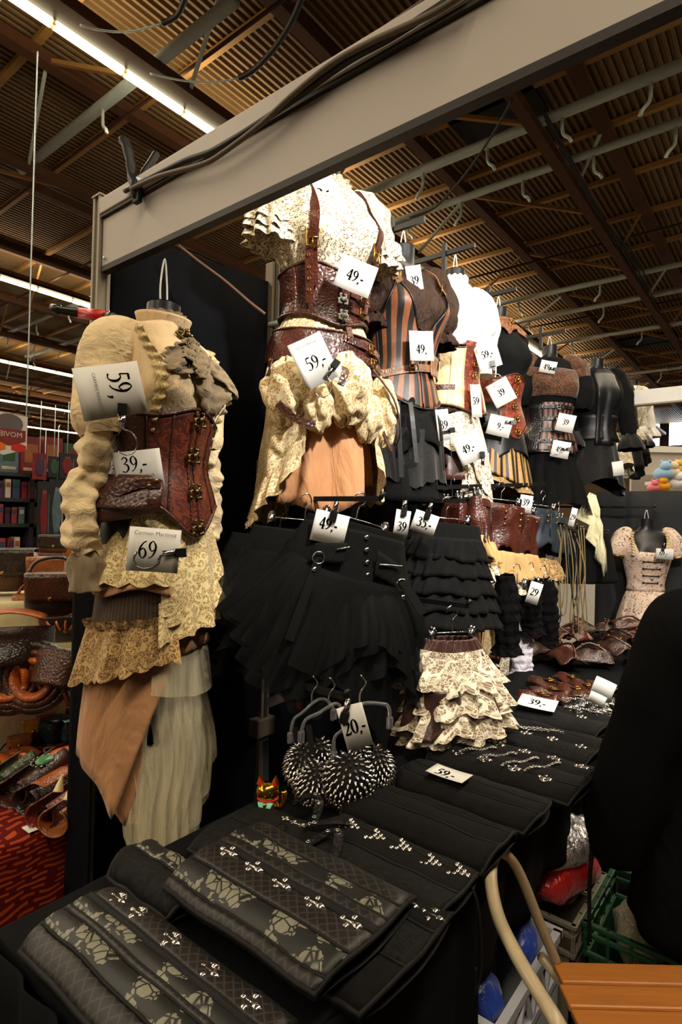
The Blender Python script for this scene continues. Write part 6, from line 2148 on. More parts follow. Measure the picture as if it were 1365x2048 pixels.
# floral dress torso
m, n = new('parchment_print')
uv = n.uv()
cl = n.n('ShaderNodeTexVoronoi'); cl.inputs['Scale'].default_value = 16; n.l(uv, cl.inputs['Vector'])
hue = n.mix(n.noise(cl.outputs['Color'], 3, 0), srgb((232, 200, 172)), srgb((196, 120, 104)))
lin = n.ramp(n.noise(uv, 46, 3, .6, 1.5), .56, .60)
n.base(n.mix(lin, n.mix(n.noise(uv, 14, 2), hue, srgb((240, 228, 206))), srgb((96, 70, 66))))
P_(n, .6)
PARCH = m
W7 = tuple(at(1292, 1172, y=4.12))
Y7 = -62
mannequin('black torso wearing the parchment-print dress before the dark curtain', W7, Y7, hang=.10)
dr = thing('printed_dress', 'parchment-print dress with puffed sleeves and black bar closures', 'dress', W7, R(Y7))
bt = lambda th: float(np.interp(abs(math.degrees(th)), [0, 30, 44, 70, 180], [.27, .275, .41, .43, .43]))
shell('bodice', PARCH, dr, bt, -.03, .018, nz=18, nt=72, bust=.8)
for s in (-1, 1):
    sleeve('puff_sleeve', PARCH, dr, [(-.005, s * .110, .42, .03), (-.005, s * .150, .41, .062), (0, s * .190, .35, .074), (.006, s * .212, .275, .070), (.008, s * .218, .235, .058)], 26, 6, wrk=.012, wf=16, seed=s * 5.2)
    sleeve('cuff_band', BRASS, dr, [(.008, s * .218, .242, .060), (.008, s * .219, .225, .061)], 26, 3, wrk=0)
    MB().grid(lambda u, v: bodypt(R(s * (38 + 4 * v)) + .03 * sin(u * 60), .44 - .20 * u, .022 + .016 * v), 50, 3, .2, .04).build('neck_frill', TRIMLACE, dr)
for k in range(4):
    z = .20 - .055 * k
    o = strap('closure_bar', BLKPIPE, dr, [(-20, z, .030), (0, z, .034), (20, z, .030)], .006, .003)
    for s in (-1, 1): put('rivet_black', rivet_fn(BLKPIPE), 'knob', o, frame_at(20 * s, z, .032), 1.4)
skirt('overskirt', PARCH, dr, -.03, lambda th: ip(th, [-150, -60, -20, 30, 90], [-.40, -.46, -.34, -.28, -.40]), .128, .24, nf=9, amp=.014, nt=90, pw=.7)
skirt('hem_frill', TRIMLACE, dr, lambda th: ip(th, [-150, -60, -20, 30, 90], [-.38, -.44, -.32, -.26, -.38]), lambda th: ip(th, [-150, -60, -20, 30, 90], [-.45, -.51, -.39, -.33, -.45]), .236, .262, nf=22, amp=.014, nt=120)
skirt('underskirt', RUSTLEA, dr, -.1, -.52, .15, .20, nf=8, amp=.01)
price_card('white card reading 69 on the parchment-print dress', at(1330, 1108, d=depth(W7) - .22), .115, .078, -2, '69,-', 0, None, 0, .42, (-.05, .05), clip=(-.1, .5, 170, False))
wallarm('wire hanger arm above the parchment-print dress', W7[0], W7[1], W7[2] + .62)

# second row of dressed torsos beyond the first wall, seen small
FARROW = (('black long-sleeved blouse with ruffled cuffs beyond the cable tie', (1192, 862), 3.55, .30, BLACKCOT, BLACKCOT, BLACKLACE, 'black'), ('brown jacket over a cream lace shirt further along the far row', (1226, 850), 4.75, .30, BLKVELVET, BLKVELVET, LACEWHITE, 'brown'),
          ('black tailcoat with cream lace front in the far row', (1252, 866), 5.6, .30, BLACKSAT, LACEWHITE, BLACKSAT, 'tailcoat'), ('white ruffled blouse with black corset, last of the far row', (1268, 850), 6.5, .32, WHITECOT, WHITECOT, BLACKSAT, 'white'))
for k, (lb, (px, py), y, x, mb_, ms, mk, _) in enumerate(FARROW):
    q = at(px, py, y=y)
    Wk = (q.x, y, q.z)
    yw = (-45, -20, -20, -25)[k]
    mannequin('far black torso wearing the ' + lb.split(' beyond')[0].split(' further')[0].split(' in the')[0].split(', last')[0], Wk, yw)
    wallarm(('black arm over the black blouse of the far row', 'black arm over the brown jacket of the far row', 'black arm over the tailcoat of the far row', 'black arm over the last white blouse of the far row')[k], Wk[0], Wk[1], Wk[2] + .56)
    g = thing('far_outfit', lb, 'outfit', Wk, R(yw), 'outfits of the far row')
    shell('bodice', mb_, g, .45, -.02, .02, nz=12, nt=40, wrk=.01)
    shell('front_placket', LACEWHITE if k else BLACKSAT, g, .44, -.12, .032, -24, 24, 14, 12, fold=.01, nf=14)
    for s in (-1, 1):
        sleeve('sleeve', ms, g, [(-.005, s * .105, .425, .03), (-.005, s * .155, .41, .07), (0, s * .20, .28, .078), (.03, s * .225, .10, .066), (.06, s * .23, -.04, .05)], 18, 5, wrk=.016, wf=14, seed=k)
        sleeve('cuff', mk if k != 3 else WHITECOT, g, [(.06, s * .23, -.03, .045), (.07, s * .232, -.09, .075), (.075, s * .232, -.14, .085)], 30, 4, wrk=.008, nf=7, fa=.14)
    skirt('peplum', mk, g, .0, lambda th: -.42 + .06 * cos(2 * th), .125, .21, nf=9, amp=.016, nt=60)
    shell('waist_corset', BLACKSAT if k != 1 else BROWNLEA, g, .10, -.08, .028, nz=8, nt=40)
    price_card('white card on the ' + ('black blouse of the far row', 'brown jacket of the far row', 'black tailcoat of the far row', 'white ruffled blouse of the far row')[k], (Wk[0] + .20, Wk[1] - .18, Wk[2] + (-.30, .18, -.02, -.2)[k]), .07, .10, 8, None)
price_card('white card low at the end of the far row', at(1224, 978, d=5.0), .055, .07, 4, None)
# ivory zigzag lace strip hanging at the end of the wall
zz_ = thing('zigzag_lace', 'ivory zigzag lace garment falling beside the dark curtain', 'garment', at(1185, 985, x=.62), 0)
P0 = Vector(zz_.location)
left = [(1180, 985), (1150, 1035), (1180, 1050), (1172, 1075), (1192, 1095), (1190, 1115), (1203, 1135), (1205, 1160)]
right_ = [(1192, 990), (1196, 1005), (1200, 1018), (1200, 1035), (1206, 1050), (1206, 1075), (1212, 1100), (1214, 1140)]
b = MB()
for i, (a, c) in enumerate(zip(left, right_)):
    for j in range(4):
        f = j / 3
        q = at(a[0] + (c[0] - a[0]) * f, a[1] + (c[1] - a[1]) * f, d=3.9 - .05 * sin(j * 2.0 + i * .8)) - P0
        b.v.append(tuple(q)); b.uv.append((f * .1, i * .06))
for i in range(len(left) - 1):
    for j in range(3):
        a = i * 4 + j
        b.f.append((a, a + 1, a + 5, a + 4))
b.build('lace_fall', IVORYFR, zz_, thick=.008)
# neighbouring stall far right: pale beams and a shelf with bright goods
nb = thing('neighbour_stall', 'pale grey beams of the next stall beyond the far row', 'stall', (0, 0, 0))
for nm, y0, y1, d_ in (('upper_beam', 900, 912, 9.0), ('fascia_panel', 912, 958, 9.05), ('back_panel', 958, 1000, 9.4)):
    a, c = at(1262, y0, d=d_), at(1480, y0 - 12, d=d_)
    e = at(1262, y1, d=d_)
    mid = (a + c) / 2; mid.z -= (a.z - e.z) / 2
    MB().bar(Vector((a.x, a.y, mid.z)), Vector((c.x, c.y, mid.z)), .06, a.z - e.z).build(nm, (WHITEBEAM if nm == 'upper_beam' else FASCIA), nb, sm=False)
sh_ = thing('far_shelf', 'white wire shelf of the next stall carrying bright soft toys', 'shelf', (0, 0, 0))
a, c = at(1303, 966, d=8.6), at(1480, 958, d=8.6)
MB().bar(a, c, .35, .05).build('board', WHITEBEAM, sh_, sm=False)
MB().bar(a + Vector((0, 0, -.30)), c + Vector((0, 0, -.30)), .35, .04).build('board', WHITEBEAM, sh_, sm=False)
for k in range(4):
    q = a + (c - a) * (.02 + .32 * k)
    MB().bar(q, q - Vector((0, 0, 3.0)), .04, .04).build('upright', WHITEBEAM, sh_, sm=False)
cols = ((250, 170, 40), (240, 130, 150), (235, 235, 240), (160, 200, 235), (240, 220, 190), (250, 190, 60))
nm_ = ('yellow', 'pink', 'white', 'pale blue', 'cream', 'orange')
for k, (px, py, r) in enumerate(((1325, 973, .11), (1308, 976, .09), (1355, 968, .13), (1328, 948, .14), (1345, 945, .12), (1356, 938, .10))):
    q = at(px, py, d=8.45)
    ty = thing('soft_toy', nm_[k] + ' rounded soft goods on the far white shelf', 'soft toy', q)
    mt = plain('plush_' + nm_[k].replace(' ', '_'), cols[k], .9, 0, .1, 30, .3, 60)
    MB().ball((0, 0, 0), (r, r, r * .75), 14, 9).build('body', mt, ty)
    MB().ball((.25 * r, -.5 * r, r * .75), r * .55, 12, 8).build('head', mt, ty)
    for s in (-1, 1): MB().ball((.25 * r + s * r * .35, -.5 * r, r * 1.2), r * .2, 8, 6).build('ear', mt, ty)

# ================================================================ left: the leather stall and the film shelves behind it
m, n = new('orange_patterned_cloth')
o_ = n.obj()
br = n.n('ShaderNodeTexBrick')
br.inputs['Scale'].default_value = 8; br.inputs['Mortar Size'].default_value = .075; br.inputs['Bias'].default_value = -.1; br.squash = 1.6; br.squash_frequency = 3; br.offset_frequency = 2
wv = n.n('ShaderNodeVectorMath', operation='ADD'); nz_ = n.n('ShaderNodeTexNoise'); nz_.inputs['Scale'].default_value = 4
n.l(o_, nz_.inputs['Vector']); n.l(n.uv(), wv.inputs[0])
sc_ = n.n('ShaderNodeVectorMath', operation='SCALE'); n.l(nz_.outputs['Color'], sc_.inputs[0]); sc_.inputs['Scale'].default_value = .2
n.l(sc_.outputs[0], wv.inputs[1]); n.l(wv.outputs[0], br.inputs['Vector'])
br.inputs['Color1'].default_value = srgb((178, 78, 36)); br.inputs['Color2'].default_value = srgb((160, 58, 28)); br.inputs['Mortar'].default_value = srgb((92, 20, 14))
n.base(br.outputs['Color'])
P_(n, .9, spec=.1)
n.bump(nz_.outputs[0], .2, .004)
ORANGE = m
LTZ = .46
lt = thing('leather_stall_table', 'low table of the leather stall under an orange patterned cloth', 'table', (-.5, .1, 0))
MB().box((-.02, 0, LTZ - .015), (.72, 2.6, .03)).build('tabletop', plain('plain_board', (120, 90, 60), .7), lt, sm=False)
b = MB().grid(lambda u, v: ((.375 + .02 * sin(u * 21) * max(0, v - .45)) if v > .45 else -.38 + .755 * v / .45, -1.3 + 2.6 * u, (LTZ + .006) if v <= .45 else LTZ + .006 - (v - .45) / .55 * (LTZ - .03)), 80, 30, 2.6, 1.3)
b.build('cloth', ORANGE, lt, thick=.004)
for sx in (-.32, .30):
    for sy in (-1.2, 1.2): MB().box((sx, sy, LTZ / 2 - .015), (.05, .05, LTZ - .03)).build('leg', POLE, lt, sm=False)
CREAMCL = crepe('cream_riser_cloth', (196, 182, 140), .9, 8, .4, .02)
for k, (x0_, x1_, zt_, lb) in enumerate(((-1.40, -.90, .74, 'lower step covered with cream cloth on the leather stall'), (-2.05, -1.42, 1.02, 'upper step covered with cream cloth on the leather stall'))):
    rs = thing('display_step', lb, 'display step', ((x0_ + x1_) / 2, .2, 0), 0, 'cream covered display steps')
    hw = (x1_ - x0_) / 2
    MB().box((0, 0, zt_ / 2 - .01), (2 * hw - .03, 2.6, zt_ - .02)).build('box', plain('plain_board', (120, 90, 60), .7), rs, sm=False)
    MB().grid(lambda u, v: ((hw + .012 * sin(u * 33 + 2 * sin(v * 4))) if v > .45 else -hw + 2 * hw * v / .45, -1.3 + 2.6 * u, zt_ if v <= .45 else zt_ - (v - .45) / .55 * (zt_ - .02)), 120, 20).build('cloth', CREAMCL, rs, thick=.004)

LEA = {k: leather('leather_' + k, c, .32) for k, c in dict(tan=(150, 86, 40), brown=(80, 42, 24), dark=(40, 26, 20), green=(48, 70, 26), orange=(188, 96, 36), red=(120, 38, 26), olive=(96, 92, 62), black=(24, 22, 22), purple=(74, 42, 66), teal=(24, 56, 60), pink=(170, 70, 90), yellow=(190, 130, 40), blue=(50, 110, 130)).items()}


def bracer(label, a, c, r, mt, z=LTZ + .006, stone=False, horn=False, patch=None):
    a, c = at(*a, z=z + r), at(*c, z=z + r)
    d = c - a
    L = d.length
    t = thing('leather_bracer', label, 'bracer', (a + c) / 2, math.atan2(d.y, d.x), 'leather bracers')
    gap = R(50)
    MB().grid(lambda u, v: ((v - .5) * L, r * (1.12 - .24 * v) * sin(gap / 2 + (2 * PI - gap) * u + PI), r * (1.12 - .24 * v) * -cos(gap / 2 + (2 * PI - gap) * u + PI) * .85), 24, 8).build('shell', mt, t, thick=.005)
    for v in (.03, .97):
        MB().tube([((v - .5) * L, r * (1.14 - .24 * v) * sin(gap / 2 + (2 * PI - gap) * k / 20 + PI), r * (1.14 - .24 * v) * -cos(gap / 2 + (2 * PI - gap) * k / 20 + PI) * .85) for k in range(21)], .004, 5).build('edge_binding', LEA['dark'], t)
    if patch: MB().grid(lambda u, v: ((v - .5) * L * .6, r * 1.06 * sin((u - .5) * 1.7), r * 1.06 * cos((u - .5) * 1.7) * .87), 10, 6).build('painted_panel', patch, t, thick=.004)
    if stone:
        MB().ball((.02, -.02, r * .92), (.045, .030, .012), 14, 8).build('green_stone', plain('jade_stone', (96, 160, 110), .25, 0, .3, 30), t)
        for k in range(16):
            put('rivet_chrome', rivet_fn(CHROME), 'stud', t, Matrix.Translation((.02 + .058 * cos(k * PI / 8), -.02 + .043 * sin(k * PI / 8), r * .90)) @ FLATM, .9)
    if horn:
        MB().tube(smooth([(0, 0, r * .85), (.01, .0, r * .85 + .025), (.022, .0, r * .85 + .05)], 4), [.018, .016, .014, .012, .010, .008, .006, .004, .002], 10).build('horn', plain('ivory_horn', (226, 206, 150), .4), t)
    return t


bracer('green leather bracer at the left edge of the orange cloth', (-25, 1575), (55, 1515), .045, LEA['green'])
bracer('brown leather bracer with a green stone ringed by studs', (20, 1590), (118, 1512), .050, LEA['brown'], stone=True)
bracer('bracer painted yellow and orange on dark leather', (48, 1605), (150, 1545), .045, LEA['dark'], patch=LEA['orange'])
bracer('brown bracer with an ivory horn, left of two', (78, 1635), (150, 1580), .045, LEA['red'], horn=True)
bracer('red-brown bracer with an ivory horn nearest the black cloth', (105, 1648), (165, 1600), .045, LEA['tan'], horn=True)


def pouch(label, px, py, z, s, mt, yaw=0, flap=None, strap_=True, cat='pouch', name='leather_pouch', group=None, deco=None):
    p = at(px, py, z=z) if z is not None else at(px, py, x=-2.35)
    t = thing(name, label, cat, p, R(yaw), group)
    sx, sy, sz = s

    def body(u, v):
        a, q = 2 * PI * u, PI * v
        ex = lambda c: math.copysign(abs(c) ** .6, c)
        return (sx * ex(cos(a)) * ex(sin(q)), sy * ex(sin(a)) * ex(sin(q)), sz - sz * ex(cos(q)))
    MB().grid(body, 24, 14).build('body', mt, t)
    MB().grid(lambda u, v: (sx * (1.04 + .02 * sin(PI * v)) if v > .4 else sx * 1.02 * v / .4, (u - .5) * 1.9 * sy * (1 - .25 * max(0, v - .6)), 2.02 * sz if v <= .4 else 2.02 * sz - (v - .4) / .6 * sz * 1.2), 12, 12).build('flap', flap or mt, t, thick=.006)
    if strap_: MB().tube(smooth([(0, -sy, sz * 1.6), (-.02, -sy * .6, sz * 2.5), (-.02, sy * .5, sz * 2.6), (0, sy, sz * 1.6)], 6), .008, 8).build('strap', mt, t)
    put('rivet_brass', rivet_fn(BRASS), 'stud', t, Matrix.Translation((sx * 1.06, 0, sz * .95)) @ Matrix.Rotation(R(-90), 4, 'Z'), 2.0)
    if deco:
        for k in range(5):
            MB().tube(smooth([(sx * .3, (k - 2) * sy * .35, 2.05 * sz), (sx * 1.08, (k - 2) * sy * .42, 1.6 * sz), (sx * 1.10, (k - 2) * sy * .2, 1.0 * sz)], 5), .006, 6).build('lattice', deco, t)
    return t


Z1 = LTZ + .006
for k, (px, py, s, c, lb) in enumerate(((65, 1478, (.05, .05, .05), 'orange', 'orange and yellow small leather purse in the colourful row'), (84, 1476, (.045, .04, .055), 'pink', 'pink small leather purse in the colourful row'), (104, 1484, (.05, .05, .055), 'teal', 'dark teal small leather purse in the colourful row'),
                                        (120, 1462, (.05, .045, .06), 'red', 'rust red small leather purse in the colourful row'), (140, 1480, (.045, .05, .05), 'blue', 'blue small leather purse nearest the satin skirt'), (15, 1470, (.05, .06, .05), 'olive', 'olive small leather purse at the left edge'),
                                        (30, 1440, (.06, .08, .03), 'olive', 'flat olive leather wallet behind the colourful purses'), (62, 1428, (.05, .09, .03), 'olive', 'grey-green folded leather strip behind the purses'), (92, 1432, (.05, .08, .035), 'dark', 'dark folded leather strip behind the purses'), (38, 1498, (.045, .05, .03), 'tan', 'tan leather keyring pouch lying before the purses'))):
    pouch(lb, px, py, Z1, s, LEA[c], 20 * (k % 3) - 20, LEA['yellow'] if c == 'orange' else None, False, group='small leather purses')
for k, (px, py, w_, lb) in enumerate(((15, 1515, .09, 'tan cut-out leather mask at the left edge'), (45, 1510, .08, 'tan leather mask lying behind the green bracer'), (135, 1512, .10, 'orange leather sheet beside the studded bracer'))):
    p = at(px, py, z=Z1 + .01)
    t = thing('leather_mask_piece', lb, 'leather piece', p, R(30 * k))
    MB().grid(lambda u, v: (w_ * (u - .5) * 1.6, w_ * (v - .5), .02 * sin(PI * u) + .004 * sin(9 * v)), 10, 8).build('hide', LEA['orange'], t, thick=.005)
    MB().tube(smooth([(-w_ * .8, 0, .01), (-w_ * .9, .03, .03), (-w_ * .5, .06, .02)], 5), .004, 6).build('lace', LEA['dark'], t)
# small paper and black purses at the front edge
tag(MB().box(at(60, 1657, z=LTZ + .014), (.05, .03, .001)).build('paper_tag', PAPER, sm=False), 'white paper tag lying on the orange cloth', 'paper')
p = at(118, 1672, x=-.20); p.z = LTZ + .010
t = thing('leather_wallet', 'black leather wallet lying on the orange cloth edge', 'wallet', p, R(25))
MB().box((0, 0, .012), (.09, .14, .016)).build('body', LEA['black'], t, sm=False, bev=.004)
MB().box((.005, 0, .023), (.07, .135, .006)).build('flap', LEA['black'], t, sm=False, bev=.002)
put('rivet_chrome', rivet_fn(CHROME), 'stud', t, Matrix.Translation((.04, .0, .027)) @ FLATM, 1.2)

Z2, Z3 = .745, 1.025


def quiver(label, a, c, r, mt, z, coil=False):
    a, c = at(*a, z=z + r), at(*c, d=depth(at(*a, z=z + r)) + .06)
    d = c - a
    t = thing('leather_quiver', label, 'quiver', a, 0)
    MB().tube(smooth([Vector((0, 0, 0)), d * .3, d * .65, d], 5), [r * (1 + .35 * k / 15) for k in range(16)], 18, cap=False, flat=.6).build('tube', mt, t, thick=.006)
    MB().tube(smooth([Vector((0, 0, .0)), d * .1], 3), [r * 1.08] * 2, 18, flat=.6).build('base_band', LEA['dark'], t)
    MB().tube([d * .93, d * .99], [r * 1.40, r * 1.42], 18, flat=.6, cap=False).build('mouth_band', LEA['dark'], t)
    return t


quiver('tall dark brown leather quiver leaning on the cream step', (100, 1372), (128, 1305), .085, LEA['brown'], Z2)
for k, (px, py, R_, lb) in enumerate(((22, 1350, .13, 'coiled dark leather belt at the left of the cream step'), (72, 1352, .12, 'coiled glossy brown leather belt beside the tall quiver'))):
    p = at(px, py, z=Z2 + .10)
    t = thing('coiled_belt', lb, 'belt', p, R(-40))
    for j in range(3):
        q = R_ * (1 - .22 * j)
        MB().tube([(.02 * j + .02 * cos(a * .3), q * cos(2 * PI * a / 26), q * sin(2 * PI * a / 26)) for a in range(26)], .024 - .004 * j, 10, closed=True, flat=1.6).build('coil', LEA[('dark', 'brown', 'orange')[j]], t)
    MB().tube(smooth([(.03, R_ * .4, .0), (.06, R_ * .9, -.02), (.07, R_ * 1.2, -.10)], 5), .012, 8).build('tail', LEA['brown'], t)
p = at(20, 1285, z=Z2 + .22)
t = thing('leather_shell', 'dark curved leather shoulder guard with tan lining at the left edge', 'shoulder guard', p, R(-30))
MB().grid(lambda u, v: (.16 * sin(PI * .5 * v) * cos(PI * (u - .5)) , .16 * sin(PI * (u - .5)), .12 * cos(PI * .5 * v) - .06), 20, 10).build('shell', LEA['dark'], t, thick=.008)
MB().grid(lambda u, v: (.12 * v - .05, .26 * (u - .5), .10 + .03 * sin(PI * u)), 14, 6).build('lining_flap', LEA['orange'], t, thick=.006)
pouch('round black leather bag with orange lattice on the upper step', 132, 1283, Z3 - .20, (.085, .10, .075), LEA['black'], -30, None, False, 'bag', 'leather_bag', 'bags on the cream steps', LEA['orange'])
pouch('brown leather bag with bead ornament in the middle of the upper step', 72, 1262, Z3 - .18, (.07, .11, .10), LEA['red'], -35, LEA['tan'], True, 'bag', 'leather_bag', 'bags on the cream steps', LEA['dark'])
pouch('dark leather satchel at the left of the upper step', 22, 1252, Z3 - .18, (.08, .11, .08), LEA['dark'], -35, LEA['orange'], False, 'bag', 'leather_bag', 'bags on the cream steps')
pouch('dark brown leather bag with upright back behind the ornament bag', 103, 1235, Z3, (.08, .11, .10), LEA['dark'], -30, LEA['brown'], True, 'bag', 'leather_bag', 'bags on the cream steps')
pouch('purple leather pouch with silver beads under the blouse cuff', 122, 1190, Z3 + .04, (.08, .11, .055), LEA['purple'], -30, None, False, 'pouch', 'leather_pouch', None, CHROME)
pouch('orange leather pouch beside the purple one', 150, 1208, Z3, (.07, .07, .06), LEA['orange'], -30, None, False)
pouch('brown face-shaped leather bag behind the purple pouch', 92, 1178, Z3 + .04, (.08, .10, .09), LEA['tan'], -30, None, False, 'bag', 'leather_bag')
pouch('large brown leather box case at the left edge of the upper step', 15, 1182, Z3 + .02, (.12, .16, .12), LEA['brown'], -35, LEA['dark'], False, 'case', 'leather_case')
for k, (px, py) in enumerate(((100, 1145), (125, 1130), (108, 1110))):
    pouch(['orange leather bag on a stand behind the upper step', 'dark orange leather bag beneath the ruched sleeve', 'brown leather bag highest on the stand'][k], px, py, None, (.08, .10, .07), LEA[('orange', 'tan', 'brown')[k]], -30, LEA[('brown', 'orange', 'dark')[k]], False, 'bag', 'leather_bag', 'bags on the back stand')
st = thing('back_stand', 'dark wooden stand behind the upper step carrying orange bags', 'stand', (-2.5, .75, 0))
WALNUT = plain('dark_wood', (50, 36, 26), .6, 0, .2, 20)
MB().box((0, 0, 1.09), (.7, 1.6, .03)).build('top', WALNUT, st, sm=False)
for sx in (-.3, .3):
    for sy in (-.75, .75): MB().box((sx, sy, .54), (.05, .05, 1.08)).build('leg', WALNUT, st, sm=False)

# film shelves
SHELF = plain('dark_shelf_board', (44, 48, 50), .6, 0, .1)
SX = -4.2
sh = thing('film_shelf', 'dark open shelf unit of the film stall with grey cupboard doors', 'shelf', (SX, 1.75, 0))
for z in (.03, 1.02, 1.36, 1.60, 1.84):
    MB().box((0, 0, z), (.34, 2.6, .035)).build('board', SHELF, sh, sm=False)
for k in range(8):
    MB().box((0, -1.28 + .366 * k, .93), (.34, .04, 1.84)).build('upright', SHELF, sh, sm=False)
for k in range(7):
    MB().box((.165, -1.10 + .366 * k, .53), (.012, .30, .92)).build('cupboard_door', plain('grey_cupboard_door', (92, 92, 84), .6), sh, sm=False)
MB().box((-.16, 0, .93), (.02, 2.6, 1.84)).build('back_panel', SHELF, sh, sm=False)
rr = random.Random(5)
BOXC = [plain('box_%d' % i, c, .5, 0, .5, 14) for i, c in enumerate(((120, 30, 34), (52, 66, 96), (196, 186, 168), (70, 40, 70), (42, 80, 50), (150, 90, 50), (34, 34, 40), (150, 60, 60), (90, 110, 120)))]
CNM = ('red', 'blue', 'cream', 'violet', 'green', 'orange', 'black', 'rust', 'grey-blue')
ordn = ('first', 'second', 'third', 'fourth', 'fifth', 'sixth', 'seventh', 'eighth', 'ninth', 'tenth', 'eleventh', 'twelfth', 'thirteenth', 'fourteenth', 'fifteenth', 'sixteenth')
for row, (z, hmax, nb_) in enumerate(((1.04, .26, 15), (1.378, .19, 15), (1.618, .19, 15))):
    y = .62
    for k in range(nb_):
        w_ = rr.uniform(.045, .085)
        h_ = hmax * rr.uniform(.75, .98)
        i = rr.randrange(9)
        if (y + w_ / 2 - .47) % .366 > .31: y += .05
        t = thing('film_case', '%s film case, %s from the left on the %s shelf of the film stall' % (CNM[i], ordn[k], ('lowest', 'middle', 'upper open')[row]), 'film case', (SX + .08, y + w_ / 2, z), 0, 'film cases on the shelves')
        MB().box((0, 0, h_ / 2), (.14, w_ * .92, h_)).build('case', BOXC[i], t, sm=False)
        MB().box((.071, 0, h_ * .7), (.002, w_ * .7, h_ * .25)).build('cover_band', BOXC[(i + 3) % 9], t, sm=False)
        y += w_ + .012
y = .75
for k, (w_, h_, i) in enumerate(((.20, .34, 2), (.16, .30, 8), (.14, .32, 1), (.18, .36, 8), (.20, .36, 0), (.20, .38, 0), (.18, .34, 4), (.20, .36, 7))):
    t = thing('film_box', '%s boxed set standing %s on top of the film shelf' % (CNM[i], ordn[k]), 'box', (SX + .05, y + w_ / 2, 1.86), 0, 'boxed sets on top of the film shelf')
    MB().box((0, 0, h_ / 2), (.12, w_ * .94, h_)).build('box', BOXC[i], t, sm=False)
    MB().box((.061, 0, h_ * .55), (.002, w_ * .6, h_ * .5)).build('cover_picture', BOXC[(i + 5) % 9], t, sm=False)
    MB().box((.061, 0, h_ * .12), (.002, w_ * .7, h_ * .08)).build('title_band', BOXC[2], t, sm=False)
    y += w_ + .01
# posters hanging before the shelves: flat sheets
for k, (x0_, y0_, x1_, y1_, c1, c2, lb) in enumerate(((76, 962, 98, 1092, 6, 0, 'tall dark poster with a red figure shape hanging before the shelf'), (99, 958, 126, 1085, 6, 8, 'tall black poster with faint lettering beside the red figure poster'), (97, 912, 118, 955, 6, 4, 'green and black poster above the tall posters'), (66, 905, 92, 960, 0, 3, 'red and violet poster above the tall posters'), (118, 905, 150, 958, 6, 0, 'dark red poster beside the ruched sleeve'))):
    a, c = at(x0_, y0_, x=SX + .30), at(x1_, y1_, x=SX + .30)
    t = thing('film_poster', lb, 'poster', ((a.x), (a.y + c.y) / 2, (a.z + c.z) / 2))
    W_, H_ = abs(c.y - a.y), abs(a.z - c.z)
    MB().box((0, 0, 0), (.012, W_, H_)).build('sheet', BOXC[c1], t, sm=False)
    b = MB().grid(lambda u, v: (.008, (u - .5) * W_ * (.25 + .35 * sin(PI * v)), (v - .5) * H_ * .75), 8, 10)
    b.build('printed_shape', BOXC[c2], t, thick=.001)
    MB().tube([(0, 0, H_ / 2), (0, 0, H_ / 2 + .5)], .003, 5).build('string', STEEL, t)
    MB().box((.008, W_ * .36, 0), (.002, W_ * .06, H_ * .6)).build('printed_band', BOXC[2 if k == 1 else 8], t, sm=False)

# banner
bx = -3.2
a, c = at(-40, 815, x=bx), at(53, 905, x=bx)
bn = thing('hanging_banner', 'white hanging banner with a red hexagon and mirrored film lettering', 'banner', (bx, (a.y + c.y) / 2, (a.z + c.z) / 2))
W_, H_ = abs(c.y - a.y), abs(a.z - c.z)
BANW = plain('banner_white', (206, 198, 190), .8, 0, .05, 3)
MB().prism([(-W_ / 2, H_ / 2), (W_ / 2, H_ / 2 - .02), (W_ / 2, -H_ * .42), (0, -H_ * .62), (-W_ / 2, -H_ * .42)], .006, Matrix.Rotation(R(90), 4, 'Z')).build('sheet', BANW, bn, sm=False)
M90 = Matrix.Translation((.006, 0, 0)) @ Matrix.Rotation(R(90), 4, 'Z')
GREYB = plain('banner_grey_print', (96, 90, 88), .8, 0, .3, 8)
REDB = plain('banner_red_print', (120, 40, 36), .8, 0, .15, 6)
ORB = plain('banner_orange_print', (214, 110, 30), .8, 0, .05)
RDB = plain('banner_bright_red_print', (190, 40, 34), .8, 0, .05)
ex_ = W_ * .10
MB().prism([(ex_ + .30 * W_ * cos(k * PI / 9), .20 * H_ + .26 * H_ * sin(k * PI / 9)) for k in range(18)], .003, M90).build('grey_print', GREYB, bn, sm=False)
MB().prism([(-W_ * .36 + ex_, .06 * H_), (W_ * .36 + ex_, .06 * H_), (W_ * .36 + ex_, -.22 * H_), (ex_, -.36 * H_), (-W_ * .36 + ex_, -.22 * H_)], .006, M90).build('hexagon', REDB, bn, sm=False)
small_text('MOVIES', H_ * .19, 0, 0, 0, 'mirrored_lettering', bn, BANW).matrix_local = Matrix.Translation((.012, ex_, -.14 * H_)) @ Matrix.Rotation(R(90), 4, 'Z') @ Matrix.Scale(-1, 4, (1, 0, 0)) @ Matrix.Rotation(R(90), 4, 'X')
for s, mt in ((-1, ORB), (1, RDB)):
    MB().prism([(ex_ + s * .22 * W_ + .18 * W_ * cos(R(30 + 60 * k)), -.40 * H_ + .12 * H_ * sin(R(30 + 60 * k))) for k in range(6)], .005, M90).build('small_hexagon', mt, bn, sm=False)
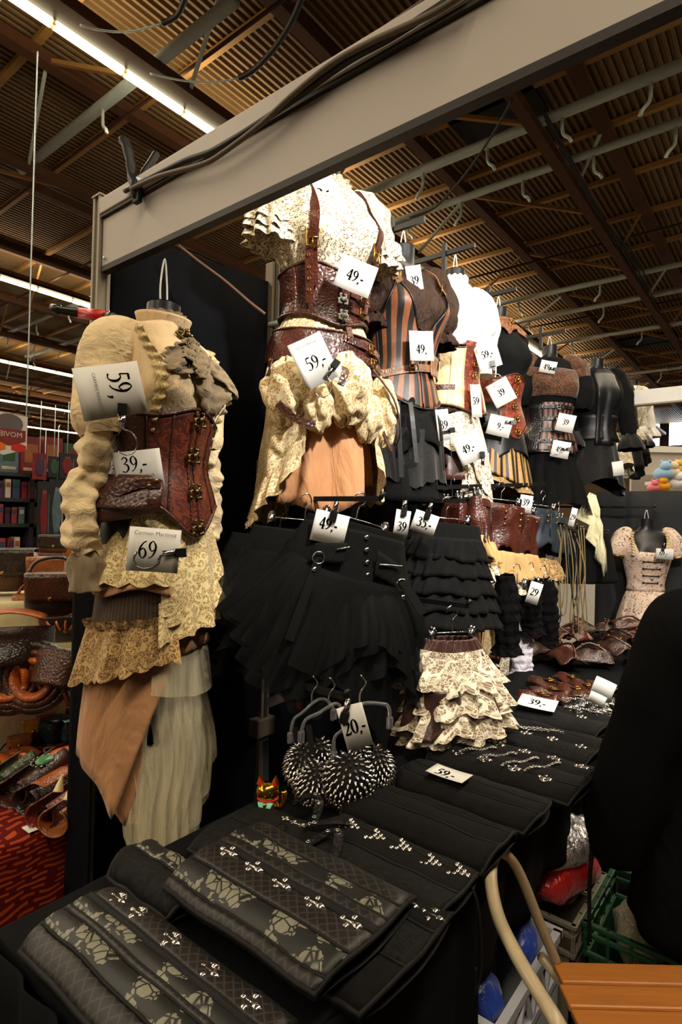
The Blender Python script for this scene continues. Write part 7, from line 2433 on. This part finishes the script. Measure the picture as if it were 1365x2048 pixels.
MB().tube([(0, W_ / 2 - .01, H_ / 2 - .02), (0, W_ / 2 - .01, H_ / 2 + 3.0)], .006, 6).build('hanging_string', STEEL, bn)
MB().tube([(0, -W_ / 2 + .01, H_ / 2 - .02), (0, -W_ / 2 + .01, H_ / 2 + 3.0)], .006, 6).build('hanging_string', STEEL, bn)

# black laces dangling over the table edge
for k, (y_, lb) in enumerate(((.70, 'black lace dangling from the table edge before the red bag'), (.72, 'second black lace dangling beside the first at the table edge'), (.06, 'looped black lace at the end of the bead-clasp corset'))):
    x_ = 1.335 if k < 2 else 1.30
    P = smooth([(x_ - .06, y_, TZ + .03), (x_, y_ + .01, TZ + .01), (x_ + .012, y_ + .012 * k, .66), (x_ + .006, y_ + .01, .50 if k < 2 else .60), (x_ + .012, y_, .36 if k < 2 else .66)], 6)
    tag(MB().tube(P, .003, 6).build('corset_lace', BLKPIPE), lb, 'lace')
# flood lamps that light the garments, clamped above the front of the stall
for k, (loc, tgt, pw, an) in enumerate(FLOODS):
    d_ = (Vector(tgt) - Vector(loc)).normalized()
    t = thing('flood_lamp', ('black halogen flood lamp clamped on the fascia beam above the stall front', 'black halogen flood lamp on a tall stand at the aisle side')[k], 'lamp', Vector(loc) - d_ * .07)
    t.rotation_euler = (-d_).to_track_quat('Z', 'Y').to_euler()
    MB().box((0, 0, .03), (.16, .12, .05)).build('housing', BLACKPL, t, sm=False, bev=.006)
    for s_ in (-1, 1):
        MB().box((s_ * .085, 0, -.02), (.008, .13, .06)).build('hood', BLACKPL, t, sm=False)
    b = MB()
    for j in range(6): b.box((0, -.05 + .02 * j, .065), (.15, .004, .03))
    b.build('cooling_fins', BLACKPL, t, sm=False)
    MB().box((0, 0, .003), (.13, .09, .004)).build('reflector', CHROME, t, sm=False)
    q = t.rotation_euler.to_matrix().inverted()
    end = Vector((loc[0] + .05, 0, 2.48)) if k == 0 else Vector((loc[0] + .1, loc[1] + .05, .02))
    MB().tube([(0, 0, .07), q @ (end - Vector(t.location))], .012, 8).build('support_arm', BLACKPL, t)
